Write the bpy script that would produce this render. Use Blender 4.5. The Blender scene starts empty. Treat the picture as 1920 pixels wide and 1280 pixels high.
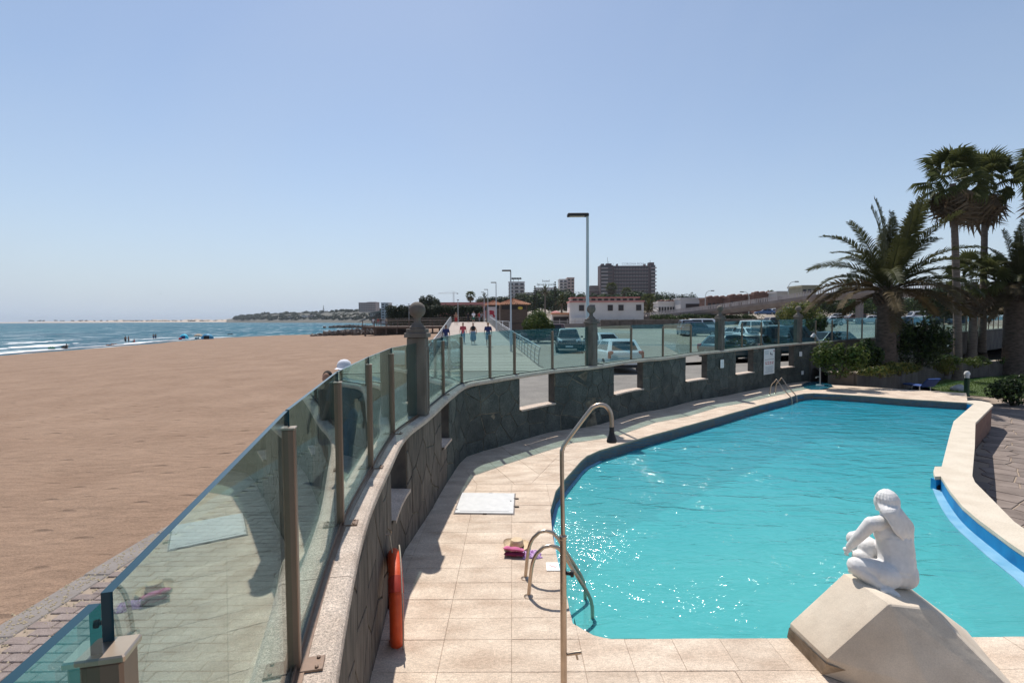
import bpy, bmesh, math, random
import numpy as np
from mathutils import Vector, Matrix

random.seed(7)
rng = np.random.default_rng(11)
S = bpy.context.scene
COL = S.collection
R = math.radians
PI = math.pi

# ------------------------------------------------------------------ camera
EYE = Vector((0.0, 0.0, 2.9))
F_PX = 960.0
CAMROT = (Matrix.Rotation(R(90 - 2.49), 3, 'X') @ Matrix.Rotation(R(-0.344), 3, 'Z'))
cam_d = bpy.data.cameras.new('camera')
cam_d.lens = 18.0
cam_d.sensor_width = 36.0
cam_d.clip_start = 0.05
cam_d.clip_end = 20000
cam = bpy.data.objects.new('camera', cam_d)
COL.objects.link(cam)
cam.location = EYE
cam.rotation_euler = CAMROT.to_euler()
S.camera = cam

# ------------------------------------------------------------------ light
SUN_DIR = Vector((-0.135, 0.52, 1.0)).normalized()      # towards the sun
SUN_EL = math.asin(SUN_DIR.z)
SUN_AZ = math.atan2(SUN_DIR.x, SUN_DIR.y)               # from +Y towards +X
W = bpy.data.worlds.new('World')
S.world = W
W.use_nodes = True
nt = W.node_tree
nt.nodes.clear()
n_out = nt.nodes.new('ShaderNodeOutputWorld')
n_bg = nt.nodes.new('ShaderNodeBackground')
n_sky = nt.nodes.new('ShaderNodeTexSky')
n_sky.sky_type = 'NISHITA'
n_sky.sun_disc = False
n_sky.sun_elevation = SUN_EL
n_sky.sun_rotation = SUN_AZ
n_sky.altitude = 0
n_sky.air_density = 1.0
n_sky.dust_density = 0.6
n_sky.ozone_density = 1.5
n_bg.inputs['Strength'].default_value = 0.13
# the pale sea haze that thickens towards the horizon, the same all round
n_geo = nt.nodes.new('ShaderNodeTexCoord')
n_sep = nt.nodes.new('ShaderNodeSeparateXYZ')
nt.links.new(n_geo.outputs['Generated'], n_sep.inputs[0])
n_abs = nt.nodes.new('ShaderNodeMath')
n_abs.operation = 'ABSOLUTE'
nt.links.new(n_sep.outputs['Z'], n_abs.inputs[0])
n_mul = nt.nodes.new('ShaderNodeMath')
n_mul.operation = 'MULTIPLY'
n_mul.inputs[1].default_value = -5.6
nt.links.new(n_abs.outputs[0], n_mul.inputs[0])
n_exp = nt.nodes.new('ShaderNodeMath')
n_exp.operation = 'EXPONENT'
nt.links.new(n_mul.outputs[0], n_exp.inputs[0])
n_mix = nt.nodes.new('ShaderNodeMix')
n_mix.data_type = 'RGBA'
n_cl = nt.nodes.new('ShaderNodeTexNoise')                # thin uneven veil
n_cl.inputs['Scale'].default_value = 1.7
n_cl.inputs['Detail'].default_value = 5.0
n_cl.inputs['Distortion'].default_value = 0.6
nt.links.new(n_geo.outputs['Generated'], n_cl.inputs['Vector'])
n_ca = nt.nodes.new('ShaderNodeMapRange')
n_ca.inputs['From Min'].default_value = 0.35
n_ca.inputs['From Max'].default_value = 0.70
n_ca.inputs['To Min'].default_value = 0.0
n_ca.inputs['To Max'].default_value = 0.17
nt.links.new(n_cl.outputs['Fac'], n_ca.inputs['Value'])
n_add = nt.nodes.new('ShaderNodeMath')
n_add.operation = 'ADD'
n_add.use_clamp = True
nt.links.new(n_exp.outputs[0], n_add.inputs[0])
nt.links.new(n_ca.outputs[0], n_add.inputs[1])
nt.links.new(n_add.outputs[0], n_mix.inputs[0])
nt.links.new(n_sky.outputs[0], n_mix.inputs[6])
n_mix.inputs[7].default_value = (0.545 / 0.13, 0.635 / 0.13, 0.76 / 0.13, 1)
nt.links.new(n_mix.outputs[2], n_bg.inputs['Color'])
nt.links.new(n_bg.outputs[0], n_out.inputs['Surface'])
sun_d = bpy.data.lights.new('sun', 'SUN')
sun_d.energy = 5.0
sun_d.angle = R(0.53)
sun_d.color = (1.0, 0.955, 0.89)
sun = bpy.data.objects.new('sun', sun_d)
COL.objects.link(sun)
sun.rotation_euler = SUN_DIR.to_track_quat('Z', 'Y').to_euler()
sun.location = (0, 0, 60)
S.view_settings.view_transform = 'Standard'
S.view_settings.look = 'None'
S.view_settings.exposure = 0.0
S.view_settings.gamma = 1.0
S.view_settings.use_curve_mapping = False
S.cycles.max_bounces = 10
S.cycles.diffuse_bounces = 3
S.cycles.glossy_bounces = 4
S.cycles.transparent_max_bounces = 24
S.cycles.volume_bounces = 0
S.cycles.use_denoising = True
S.cycles.sample_clamp_indirect = 8.0


# ------------------------------------------------------------------ places
def ray(px, py):
    """World direction through a point of the 1920 x 1280 photograph."""
    return CAMROT @ Vector(((px - 960) / F_PX, -(py - 640) / F_PX, -1.0))


def P(px, py, z):
    d = ray(px, py)
    t = (z - EYE.z) / d.z
    return EYE + d * t


def PY(px, py, y):
    d = ray(px, py)
    return EYE + d * (y / d.y)


def X_at(px, y, py=600):
    return PY(px, py, y).x


def Z_at(py, y, px=960):
    return PY(px, py, y).z


# ------------------------------------------------------------------ tagging
def tag(o, label=None, cat=None, group=None, kind=None):
    if label:
        o['label'] = label
    if cat:
        o['category'] = cat
    if group:
        o['group'] = group
    if kind:
        o['kind'] = kind
    return o


def thing(name, label, cat, loc=(0, 0, 0), rz=0.0, group=None):
    o = bpy.data.objects.new(name, None)
    o.empty_display_size = 0.2
    COL.objects.link(o)
    o.location = loc
    o.rotation_euler = (0, 0, rz)
    return tag(o, label, cat, group)


def children(o):
    return [c for c in KIDS.get(o.name, [])]


KIDS = {}


def link(o, parent=None):
    COL.objects.link(o)
    if parent is not None:
        o.parent = parent
        KIDS.setdefault(parent.name, []).append(o)
    return o


def copy_tree(o, parent=None):
    c = o.copy()
    link(c, parent)
    for ch in children(o):
        copy_tree(ch, c)
    return c


class MB:
    """Collects polygons and links them as one mesh object."""

    def __init__(self):
        self.v, self.f, self.m = [], [], []

    def add(self, vs, fs, mi=0):
        b = len(self.v)
        self.v.extend([tuple(p) for p in vs])
        for f in fs:
            self.f.append([b + i for i in f])
            self.m.append(mi)
        return self

    def box(self, c, s, mi=0, rz=0.0, taper=1.0):
        cx, cy, cz = c
        hx, hy, hz = s[0] / 2, s[1] / 2, s[2] / 2
        ca, sa = math.cos(rz), math.sin(rz)
        vs = []
        for k, zz in ((1.0, -hz), (taper, hz)):
            for x, y in ((-hx, -hy), (hx, -hy), (hx, hy), (-hx, hy)):
                x, y = x * k, y * k
                vs.append((cx + x * ca - y * sa, cy + x * sa + y * ca, cz + zz))
        return self.add(vs, [(3, 2, 1, 0), (4, 5, 6, 7), (0, 1, 5, 4), (1, 2, 6, 5), (2, 3, 7, 6), (3, 0, 4, 7)], mi)

    def cbox(self, c, s, b=0.01, mi=0, rz=0.0):
        """A box with its top and upright edges chamfered."""
        cx, cy, cz = c
        hx, hy, hz = s[0] / 2, s[1] / 2, s[2] / 2
        ring = [(-hx + b, -hy), (hx - b, -hy), (hx, -hy + b), (hx, hy - b), (hx - b, hy), (-hx + b, hy), (-hx, hy - b), (-hx, -hy + b)]
        top = [(x * (hx - b) / hx, y * (hy - b) / hy) for x, y in ring]
        ca, sa = math.cos(rz), math.sin(rz)
        T = lambda x, y, z: (cx + x * ca - y * sa, cy + x * sa + y * ca, cz + z)
        vs = [T(x, y, -hz) for x, y in ring] + [T(x, y, hz - b) for x, y in ring] + [T(x, y, hz) for x, y in top]
        fs = [tuple(range(7, -1, -1)), tuple(range(16, 24))]
        for k in (0, 8):
            for i in range(8):
                j = (i + 1) % 8
                fs.append((k + i, k + j, k + 8 + j, k + 8 + i))
        return self.add(vs, fs, mi)

    def tube(self, pts, r, n=8, mi=0, caps=True):
        pts = [Vector(p) for p in pts]
        rs = r if isinstance(r, (list, tuple)) else [r] * len(pts)
        vs, fs = [], []
        prev = None
        for i, p in enumerate(pts):
            t = (pts[min(i + 1, len(pts) - 1)] - pts[max(i - 1, 0)]).normalized()
            if prev is None:
                a = Vector((0, 0, 1)) if abs(t.z) < 0.9 else Vector((1, 0, 0))
                u = t.cross(a).normalized()
            else:
                u = (prev - t * prev.dot(t)).normalized()
            prev = u
            w = t.cross(u)
            for k in range(n):
                an = 2 * PI * k / n
                vs.append(p + (u * math.cos(an) + w * math.sin(an)) * rs[i])
        for i in range(len(pts) - 1):
            for k in range(n):
                k2 = (k + 1) % n
                fs.append((i * n + k, i * n + k2, (i + 1) * n + k2, (i + 1) * n + k))
        if caps:
            fs.append(tuple(range(n - 1, -1, -1)))
            fs.append(tuple((len(pts) - 1) * n + k for k in range(n)))
        return self.add(vs, fs, mi)

    def lathe(self, prof, c=(0, 0, 0), n=20, mi=0):
        """prof: (radius, z) from bottom to top."""
        vs, fs = [], []
        for rr, z in prof:
            for k in range(n):
                a = 2 * PI * k / n
                vs.append((c[0] + rr * math.cos(a), c[1] + rr * math.sin(a), c[2] + z))
        for i in range(len(prof) - 1):
            for k in range(n):
                k2 = (k + 1) % n
                fs.append((i * n + k, i * n + k2, (i + 1) * n + k2, (i + 1) * n + k))
        fs.append(tuple(range(n - 1, -1, -1)))
        fs.append(tuple((len(prof) - 1) * n + k for k in range(n)))
        return self.add(vs, fs, mi)

    def sphere(self, c, r, n=12, m=8, mi=0):
        rx, ry, rz = r if isinstance(r, (tuple, list)) else (r, r, r)
        vs, fs = [], []
        for i in range(1, m):
            t = PI * i / m
            for k in range(n):
                a = 2 * PI * k / n
                vs.append((c[0] + rx * math.sin(t) * math.cos(a), c[1] + ry * math.sin(t) * math.sin(a), c[2] + rz * math.cos(t)))
        top = len(vs)
        vs.append((c[0], c[1], c[2] + rz))
        vs.append((c[0], c[1], c[2] - rz))
        for k in range(n):
            k2 = (k + 1) % n
            fs.append((top, k, k2))
            fs.append((top + 1, (m - 2) * n + k2, (m - 2) * n + k))
            for i in range(m - 2):
                fs.append((i * n + k, (i + 1) * n + k, (i + 1) * n + k2, i * n + k2))
        return self.add(vs, fs, mi)

    def prism(self, poly, z0, z1, mi=0, bottom=True):
        """poly: counter-clockwise (x, y) outline."""
        n = len(poly)
        vs = [(p[0], p[1], z0) for p in poly] + [(p[0], p[1], z1) for p in poly]
        fs = [tuple(range(n, 2 * n))]
        if bottom:
            fs.append(tuple(range(n - 1, -1, -1)))
        for i in range(n):
            j = (i + 1) % n
            fs.append((i, j, n + j, n + i))
        return self.add(vs, fs, mi)

    def obj(self, name, mats, parent=None, smooth=False, loc=None):
        me = bpy.data.meshes.new(name)
        me.from_pydata(self.v, [], self.f)
        if not isinstance(mats, (list, tuple)):
            mats = [mats]
        for mm in mats:
            me.materials.append(mm)
        if len(mats) > 1:
            me.polygons.foreach_set('material_index', self.m)
        if smooth:
            me.polygons.foreach_set('use_smooth', [True] * len(self.f))
        me.update()
        o = bpy.data.objects.new(name, me)
        if loc is not None:
            o.location = loc
        return link(o, parent)


def smooth_by_angle(o, deg=40):
    me = o.data
    me.polygons.foreach_set('use_smooth', [True] * len(me.polygons))
    me.set_sharp_from_angle(angle=R(deg))
    return o


def mesh_np(name, V, Fq, mats, parent=None, smooth=False, mi=None):
    """V (n,3), Fq (m,k) numpy arrays -> one object."""
    me = bpy.data.meshes.new(name)
    k = Fq.shape[1]
    me.vertices.add(len(V))
    me.vertices.foreach_set('co', V.astype(np.float32).ravel())
    me.loops.add(Fq.size)
    me.loops.foreach_set('vertex_index', Fq.astype(np.int32).ravel())
    me.polygons.add(len(Fq))
    me.polygons.foreach_set('loop_start', np.arange(0, Fq.size, k, dtype=np.int32))
    if not isinstance(mats, (list, tuple)):
        mats = [mats]
    for mm in mats:
        me.materials.append(mm)
    if mi is not None:
        me.polygons.foreach_set('material_index', mi.astype(np.int32))
    if smooth:
        me.polygons.foreach_set('use_smooth', np.ones(len(Fq), dtype=bool))
    me.update(calc_edges=True)
    o = bpy.data.objects.new(name, me)
    return link(o, parent)


def place(o, name, loc, rz=0.0, parent=None, scale=None):
    """A linked copy of a mesh object."""
    c = bpy.data.objects.new(name, o.data if hasattr(o, 'data') else o)
    c.location = loc
    c.rotation_euler = (0, 0, rz)
    if scale:
        c.scale = scale
    return link(c, parent)


# ------------------------------------------------------------------ materials
MATS = {}


def mat(name, col, rough=0.8, var=0.12, scale=3.0, bump=0.0, bscale=30.0, metal=0.0, spec=0.5, col2=None,
        detail=4.0, rnd=0.0, coords='World', stretch=None, thr=None, bdist=0.02, grain=None):
    """Principled material whose colour wanders between two tones by noise; rnd varies it from object to object."""
    if name in MATS:
        return MATS[name]
    m = bpy.data.materials.new(name)
    m.use_nodes = True
    t = m.node_tree
    N, L = t.nodes, t.links
    b = N['Principled BSDF']
    if coords == 'World':
        co = N.new('ShaderNodeNewGeometry').outputs['Position']
    else:
        co = N.new('ShaderNodeTexCoord').outputs[coords]
    if stretch:
        mp = N.new('ShaderNodeMapping')
        mp.inputs['Scale'].default_value = stretch
        L.new(co, mp.inputs[0])
        co = mp.outputs[0]
    nz = N.new('ShaderNodeTexNoise')
    nz.inputs['Scale'].default_value = scale
    nz.inputs['Detail'].default_value = detail
    L.new(co, nz.inputs['Vector'])
    rp = N.new('ShaderNodeValToRGB')
    lo, hi = thr or (0.3, 0.7)
    rp.color_ramp.elements[0].position = lo
    rp.color_ramp.elements[1].position = hi
    c2 = col2 or tuple(min(1, c * (1 + var)) for c in col)
    c1 = col if col2 else tuple(c * (1 - var) for c in col)
    rp.color_ramp.elements[0].color = (*c1, 1)
    rp.color_ramp.elements[1].color = (*c2, 1)
    L.new(nz.outputs['Fac'], rp.inputs[0])
    cout = rp.outputs[0]
    if rnd > 0:
        oi = N.new('ShaderNodeObjectInfo')
        mr = N.new('ShaderNodeMapRange')
        mr.inputs['To Min'].default_value = 1 - rnd
        mr.inputs['To Max'].default_value = 1 + rnd
        L.new(oi.outputs['Random'], mr.inputs['Value'])
        mx = N.new('ShaderNodeMix')
        mx.data_type = 'RGBA'
        mx.blend_type = 'MULTIPLY'
        mx.inputs[0].default_value = 1.0
        L.new(cout, mx.inputs[6])
        L.new(mr.outputs[0], mx.inputs[7])
        cout = mx.outputs[2]
    for gs, ga in (grain or ()):
        ng = N.new('ShaderNodeTexNoise')
        ng.inputs['Scale'].default_value = gs
        ng.inputs['Detail'].default_value = 3.0
        L.new(co, ng.inputs['Vector'])
        mg = N.new('ShaderNodeMapRange')
        mg.inputs['From Min'].default_value = 0.34
        mg.inputs['From Max'].default_value = 0.66
        mg.inputs['To Min'].default_value = 1 - ga
        mg.inputs['To Max'].default_value = 1 + ga
        L.new(ng.outputs['Fac'], mg.inputs['Value'])
        mx = N.new('ShaderNodeMix')
        mx.data_type = 'RGBA'
        mx.blend_type = 'MULTIPLY'
        mx.inputs[0].default_value = 1.0
        L.new(cout, mx.inputs[6])
        L.new(mg.outputs[0], mx.inputs[7])
        cout = mx.outputs[2]
    L.new(cout, b.inputs['Base Color'])
    b.inputs['Roughness'].default_value = rough
    b.inputs['Metallic'].default_value = metal
    b.inputs['Specular IOR Level'].default_value = spec
    if bump > 0:
        nb = N.new('ShaderNodeTexNoise')
        nb.inputs['Scale'].default_value = bscale
        nb.inputs['Detail'].default_value = 5.0
        L.new(co, nb.inputs['Vector'])
        bp = N.new('ShaderNodeBump')
        bp.inputs['Strength'].default_value = bump
        bp.inputs['Distance'].default_value = bdist
        L.new(nb.outputs['Fac'], bp.inputs['Height'])
        L.new(bp.outputs[0], b.inputs['Normal'])
    MATS[name] = m
    return m


def leaf_mat(name, col, col2, trans=0.25, rough=0.5, scale=0.9):
    m = mat(name, col, rough=rough, col2=col2, scale=scale, coords='Object', spec=0.12)
    t = m.node_tree
    N, L = t.nodes, t.links
    b = N['Principled BSDF']
    out = N['Material Output']
    tr = N.new('ShaderNodeBsdfTranslucent')
    src = b.inputs['Base Color'].links[0].from_socket
    L.new(src, tr.inputs['Color'])
    mx = N.new('ShaderNodeMixShader')
    mx.inputs[0].default_value = trans
    L.new(b.outputs[0], mx.inputs[1])
    L.new(tr.outputs[0], mx.inputs[2])
    L.new(mx.outputs[0], out.inputs['Surface'])
    return m


def glass_mat(name, tint, f0=0.08, power=4.0, rough=0.0):
    """Tinted reflective pane: part mirror by angle, part clear tint (sunlight passes it)."""
    m = bpy.data.materials.new(name)
    m.use_nodes = True
    t = m.node_tree
    N, L = t.nodes, t.links
    N.remove(N['Principled BSDF'])
    out = N['Material Output']
    tr = N.new('ShaderNodeBsdfTransparent')
    nz = N.new('ShaderNodeTexNoise')
    nz.inputs['Scale'].default_value = 1.3
    rp = N.new('ShaderNodeValToRGB')
    rp.color_ramp.elements[0].color = (*[c * 0.97 for c in tint], 1)
    rp.color_ramp.elements[1].color = (*tint, 1)
    tc = N.new('ShaderNodeTexCoord')
    L.new(tc.outputs['Object'], nz.inputs['Vector'])
    L.new(nz.outputs['Fac'], rp.inputs[0])
    L.new(rp.outputs[0], tr.inputs['Color'])
    gl = N.new('ShaderNodeBsdfGlossy')
    gl.inputs['Roughness'].default_value = rough
    gl.inputs['Color'].default_value = (0.80, 0.88, 0.85, 1)
    lw = N.new('ShaderNodeLayerWeight')              # Schlick reflectance, the same from both sides
    lw.inputs['Blend'].default_value = 0.5
    pw = N.new('ShaderNodeMath')
    pw.operation = 'POWER'
    pw.inputs[1].default_value = power
    L.new(lw.outputs['Facing'], pw.inputs[0])
    fr = N.new('ShaderNodeMapRange')
    fr.inputs['To Min'].default_value = f0
    fr.inputs['To Max'].default_value = 1.0
    L.new(pw.outputs[0], fr.inputs['Value'])
    mx = N.new('ShaderNodeMixShader')
    L.new(fr.outputs[0], mx.inputs[0])
    L.new(tr.outputs[0], mx.inputs[1])
    L.new(gl.outputs[0], mx.inputs[2])
    L.new(mx.outputs[0], out.inputs['Surface'])
    return m


# stone, concrete, paint
M_slab = mat('deck_slab', (0.50, 0.375, 0.285), 0.85, col2=(0.60, 0.48, 0.385), scale=2.2, bump=0.35, bscale=120, rnd=0.07, coords='Generated')
M_slab2 = mat('deck_slab_rough', (0.475, 0.36, 0.268), 0.9, col2=(0.68, 0.56, 0.44), scale=2.1, detail=12, bump=0.45, bscale=110, rnd=0.06, stretch=(1, 2.2, 1), grain=((75, .22), (22, .12)))
M_mortar = mat('joint_mortar', (0.31, 0.24, 0.18), 0.95, scale=20)
M_cream = mat('cream_coping_paint', (0.54, 0.46, 0.355), 0.8, col2=(0.63, 0.55, 0.44), scale=2.5, detail=10, bump=0.2, bscale=60, grain=((60, .08),))
M_cop = mat('granular_coping', (0.46, 0.36, 0.285), 0.9, col2=(0.62, 0.51, 0.42), scale=4, detail=8, bump=0.8, bscale=200, bdist=0.012, grain=((130, .38), (45, .12)))
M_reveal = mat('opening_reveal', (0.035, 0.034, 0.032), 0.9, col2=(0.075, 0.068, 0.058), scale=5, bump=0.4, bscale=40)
M_wallcore = mat('wall_mortar', (0.035, 0.034, 0.028), 0.95, col2=(0.24, 0.205, 0.145), scale=6, detail=8, bump=0.4, bscale=60)
M_slate = mat('slate_stone', (0.034, 0.042, 0.039), 0.75, col2=(0.084, 0.093, 0.080), scale=3.0, detail=10, bump=0.8, bscale=18, rnd=0.22, grain=((26, .3), (80, .18)))
M_slate_b = mat('brown_stone', (0.055, 0.046, 0.038), 0.85, col2=(0.15, 0.125, 0.10), scale=4, bump=0.8, bscale=14, rnd=0.2, stretch=(3, 3, 0.7))
M_oldwall = mat('weathered_concrete', (0.0630, 0.0528, 0.0450), 0.95, col2=(0.1320, 0.1140, 0.0990), scale=1.8, detail=8, bump=0.8, bscale=9, stretch=(1, 1, 0.6))
M_pillar = mat('pillar_concrete', (0.1100, 0.0908, 0.0743), 0.9, col2=(0.1870, 0.1595, 0.1320), scale=7, bump=0.5, bscale=90, stretch=(1, 1, 0.35))
M_steel = mat('brushed_steel', (0.46, 0.365, 0.285), 0.36, var=0.14, scale=8, metal=0.9)
M_post = mat('anodised_post', (0.215, 0.140, 0.098), 0.4, var=0.12, scale=6, metal=0.35, stretch=(6, 6, 0.6))
M_alu = mat('grey_rail_metal', (0.42, 0.43, 0.43), 0.45, var=0.1, scale=6, metal=0.6)
M_black = mat('black_rubber', (0.012, 0.012, 0.014), 0.6, scale=10)
M_white = mat('white_paint', (0.78, 0.78, 0.76), 0.55, var=0.04, scale=5)
M_statue = mat('statue_white', (0.62, 0.595, 0.565), 0.55, col2=(0.74, 0.715, 0.69), scale=7, detail=9, bump=0.10, bscale=60, grain=((30, .04),))
M_rock = mat('cream_plaster_block', (0.52, 0.42, 0.315), 0.88, col2=(0.66, 0.565, 0.45), scale=1.8, detail=12, bump=0.18, bscale=17, grain=((120, .07), (6, .06)))
M_lid = mat('white_hatch', (0.55, 0.545, 0.53), 0.5, col2=(0.63, 0.62, 0.60), scale=9, detail=8, bump=0.1, bscale=30)
M_orange = mat('orange_buoy', (0.62, 0.062, 0.012), 0.5, col2=(0.74, 0.10, 0.022), scale=9, detail=8, bump=0.15, bscale=30)
M_buoy_dark = mat('faded_buoy', (0.40, 0.035, 0.018), 0.6, var=0.15, scale=9)
M_rope = mat('grey_rope', (0.35, 0.32, 0.26), 0.9, scale=40)
M_pool = mat('pool_blue_paint', (0.003, 0.15, 0.36), 0.6, col2=(0.006, 0.24, 0.50), scale=3.5, spec=0.2)
M_poolfloor = mat('pool_floor', (0.06, 0.47, 0.50), 0.6, col2=(0.09, 0.56, 0.57), scale=0.6)
M_ledge = mat('pool_ledge', (0.13, 0.34, 0.50), 0.5, col2=(0.24, 0.46, 0.60), scale=4, detail=7)
M_straw = mat('straw_hat', (0.55, 0.40, 0.24), 0.9, col2=(0.68, 0.53, 0.36), scale=40, bump=0.4, bscale=90)
M_ribbon = mat('dark_ribbon', (0.03, 0.025, 0.025), 0.8, scale=20)
M_pink = mat('pink_cloth', (0.55, 0.13, 0.27), 0.85, var=0.2, scale=12, bump=0.3, bscale=40)
M_pinkshade = mat('maroon_cloth', (0.22, 0.02, 0.07), 0.9, var=0.2, scale=12)  # dark maroon standing in for the shade under the pink cloth
M_purple = mat('purple_print_cloth', (0.30, 0.14, 0.36), 0.9, col2=(0.62, 0.42, 0.66), scale=60, thr=(0.45, 0.55))
M_asphalt = mat('parking_dust', (0.150, 0.138, 0.122), 0.95, col2=(0.205, 0.188, 0.165), scale=0.25, detail=9, bump=0.3, bscale=8, grain=((1.6, .12), (14, .12)))
M_brick = mat('paving_brick', (0.20, 0.152, 0.134), 0.9, col2=(0.265, 0.212, 0.19), scale=7, bump=0.4, bscale=90, rnd=0.13, grain=((120, .2),))
M_kerb = mat('kerb_concrete', (0.2000, 0.1720, 0.1560), 0.95, col2=(0.2480, 0.2200, 0.2000), scale=5, bump=0.4, bscale=70)
M_wood = mat('grey_boards', (0.30, 0.245, 0.205), 0.85, col2=(0.40, 0.335, 0.285), scale=4, stretch=(0.5, 6, 1), bump=0.2, bscale=40, rnd=0.16)
M_timber = mat('brown_timber', (0.085, 0.055, 0.042), 0.9, col2=(0.15, 0.105, 0.08), scale=4)
M_stamp = mat('stamped_paving', (0.1600, 0.1240, 0.1040), 0.88, col2=(0.2400, 0.1920, 0.1640), scale=2.5, bump=0.5, bscale=30, rnd=0.16)
M_lawn = mat('lawn_soil', (0.055, 0.085, 0.02), 0.95, scale=5)
M_soil = mat('planter_soil', (0.05, 0.038, 0.028), 0.95, scale=6, bump=0.5, bscale=20)
M_glass = glass_mat('fence_glass', (0.70, 0.868, 0.88), f0=0.095, power=4.0)
M_glassedge = mat('glass_edge', (0.012, 0.045, 0.06), 0.12, scale=4)
M_darkglass = mat('window_glass', (0.016, 0.019, 0.022), 0.12, var=0.2, scale=2, spec=0.45)
# ------------------------------------------------------------------ geometry helpers
def area2(p):
    return sum(p[i][0] * p[(i + 1) % len(p)][1] - p[(i + 1) % len(p)][0] * p[i][1] for i in range(len(p))) / 2


def ccw(p):
    return p if area2(p) > 0 else p[::-1]


def clip_half(poly, nx, ny, c):
    """Keep the part of poly where nx*x + ny*y <= c."""
    out = []
    n = len(poly)
    for i in range(n):
        a, b = poly[i], poly[(i + 1) % n]
        da, db = nx * a[0] + ny * a[1] - c, nx * b[0] + ny * b[1] - c
        if da <= 0:
            out.append(a)
        if (da < 0 < db) or (db < 0 < da):
            t = da / (da - db)
            out.append((a[0] + (b[0] - a[0]) * t, a[1] + (b[1] - a[1]) * t))
    return out


def clip_rect(poly, x0, x1, y0, y1):
    for h in ((-1, 0, -x0), (1, 0, x1), (0, -1, -y0), (0, 1, y1)):
        poly = clip_half(poly, *h)
        if len(poly) < 3:
            return []
    return poly


def shrink(poly, d):
    """Moves each side of a small convex-ish outline inwards by d."""
    poly = ccw(poly)
    pts = []
    for p in poly:
        if not pts or math.hypot(p[0] - pts[-1][0], p[1] - pts[-1][1]) > 1e-4:
            pts.append(p)
    if len(pts) > 1 and math.hypot(pts[0][0] - pts[-1][0], pts[0][1] - pts[-1][1]) < 1e-4:
        pts.pop()
    n = len(pts)
    if n < 3:
        return []
    out = []
    for i in range(n):
        a, b, c = pts[i - 1], pts[i], pts[(i + 1) % n]
        e1 = (b[0] - a[0], b[1] - a[1])
        e2 = (c[0] - b[0], c[1] - b[1])
        l1, l2 = math.hypot(*e1), math.hypot(*e2)
        n1 = (-e1[1] / l1, e1[0] / l1)
        n2 = (-e2[1] / l2, e2[0] / l2)
        bx, by = n1[0] + n2[0], n1[1] + n2[1]
        q = bx * bx + by * by
        if q < 0.006:
            return []
        k = min(2 * d / q, 4 * d)
        out.append((b[0] + bx * k, b[1] + by * k))
    return out if area2(out) > 2e-5 else []


def catmull(pts, step=0.25):
    pts = [Vector(p) for p in pts]
    out = []
    n = len(pts)
    for i in range(n - 1):
        p0, p1, p2, p3 = pts[max(i - 1, 0)], pts[i], pts[i + 1], pts[min(i + 2, n - 1)]
        k = max(1, int((p2 - p1).length / step))
        for j in range(k):
            t = j / k
            t2, t3 = t * t, t * t * t
            out.append(0.5 * ((2 * p1) + (p2 - p0) * t + (2 * p0 - 5 * p1 + 4 * p2 - p3) * t2 + (3 * p1 - p0 - 3 * p2 + p3) * t3))
    out.append(pts[-1])
    return out


def lerp_tab(x, xs, ys):
    return float(np.interp(x, xs, ys))


# ------------------------------------------------------------------ the curved wall's line (under the glass)
GH = 1.05                                    # height of the glass
posts = []                                   # (point on coping, kind)


def post_px(px, py, C, kind='post'):
    posts.append((P(px, py, 2.9 - C), kind))


for q in ((-0.36, -1.05), (-0.43, 0.1)):
    posts.append((Vector((q[0], q[1], 2.9 - 1.41)), 'post'))
t = P(212, 1105, 2.9 - 0.36)
posts.append((Vector((t.x, t.y - 0.02, 2.9 - 1.41)), 'end'))
t = P(537, 769, 2.9 - 0.355)
posts.append((Vector((t.x, t.y, 2.9 - 1.405)), 'post'))
t = P(631, 697, 2.9 - 0.35)
posts.append((Vector((t.x, t.y, 2.9 - 1.40)), 'post'))
post_px(694, 876.7, 1.395)
post_px(735.7, 812.7, 1.39)
post_px(785, 777, 1.385, 'pillar')
post_px(831, 739.5, 1.365)
post_px(865.4, 718.4, 1.347)
post_px(918.8, 708.8, 1.325)
post_px(964.8, 701.4, 1.31)
post_px(1035.7, 691.7, 1.298)
post_px(1108.4, 685, 1.268, 'pillar')
post_px(1183.3, 673.9, 1.25)
post_px(1242.7, 668.7, 1.24)
post_px(1295, 661.3, 1.215)
post_px(1349, 656, 1.185, 'pillar')
post_px(1390.7, 651.6, 1.17)
post_px(1426.8, 648, 1.155)
post_px(1459.4, 645, 1.145)
post_px(1495.7, 642.4, 1.135, 'pillar')
a, b, c = posts[-1][0].copy(), P(1787, 623, 2.9 - 1.0), P(1880, 615.6, 2.9 - 0.95)
d = c + (c - b).normalized() * 16
far_line = [a, b, c, d]
for u, v in ((a, b), (b, c), (c, d)):
    k = max(1, round((v - u).length / 1.45))
    for i in range(1, k + 1):
        posts.append((u.lerp(v, i / k), 'post'))
PATH = catmull([p for p, k in posts], 0.2)
PS = [0.0]
for i in range(1, len(PATH)):
    PS.append(PS[-1] + (PATH[i].xy - PATH[i - 1].xy).length)
PXs, PYs, PZs = [p.x for p in PATH], [p.y for p in PATH], [p.z for p in PATH]


def wall_at(s, off=0.0, z=None):
    """Point at length s along the wall, off metres towards the pool; z absolute or the coping's top."""
    e = 0.12
    x0, y0 = lerp_tab(s - e, PS, PXs), lerp_tab(s - e, PS, PYs)
    x1, y1 = lerp_tab(s + e, PS, PXs), lerp_tab(s + e, PS, PYs)
    l = math.hypot(x1 - x0, y1 - y0) or 1
    nx, ny = (y1 - y0) / l, -(x1 - x0) / l
    return Vector((lerp_tab(s, PS, PXs) + nx * off, lerp_tab(s, PS, PYs) + ny * off, lerp_tab(s, PS, PZs) if z is None else z))


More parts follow.
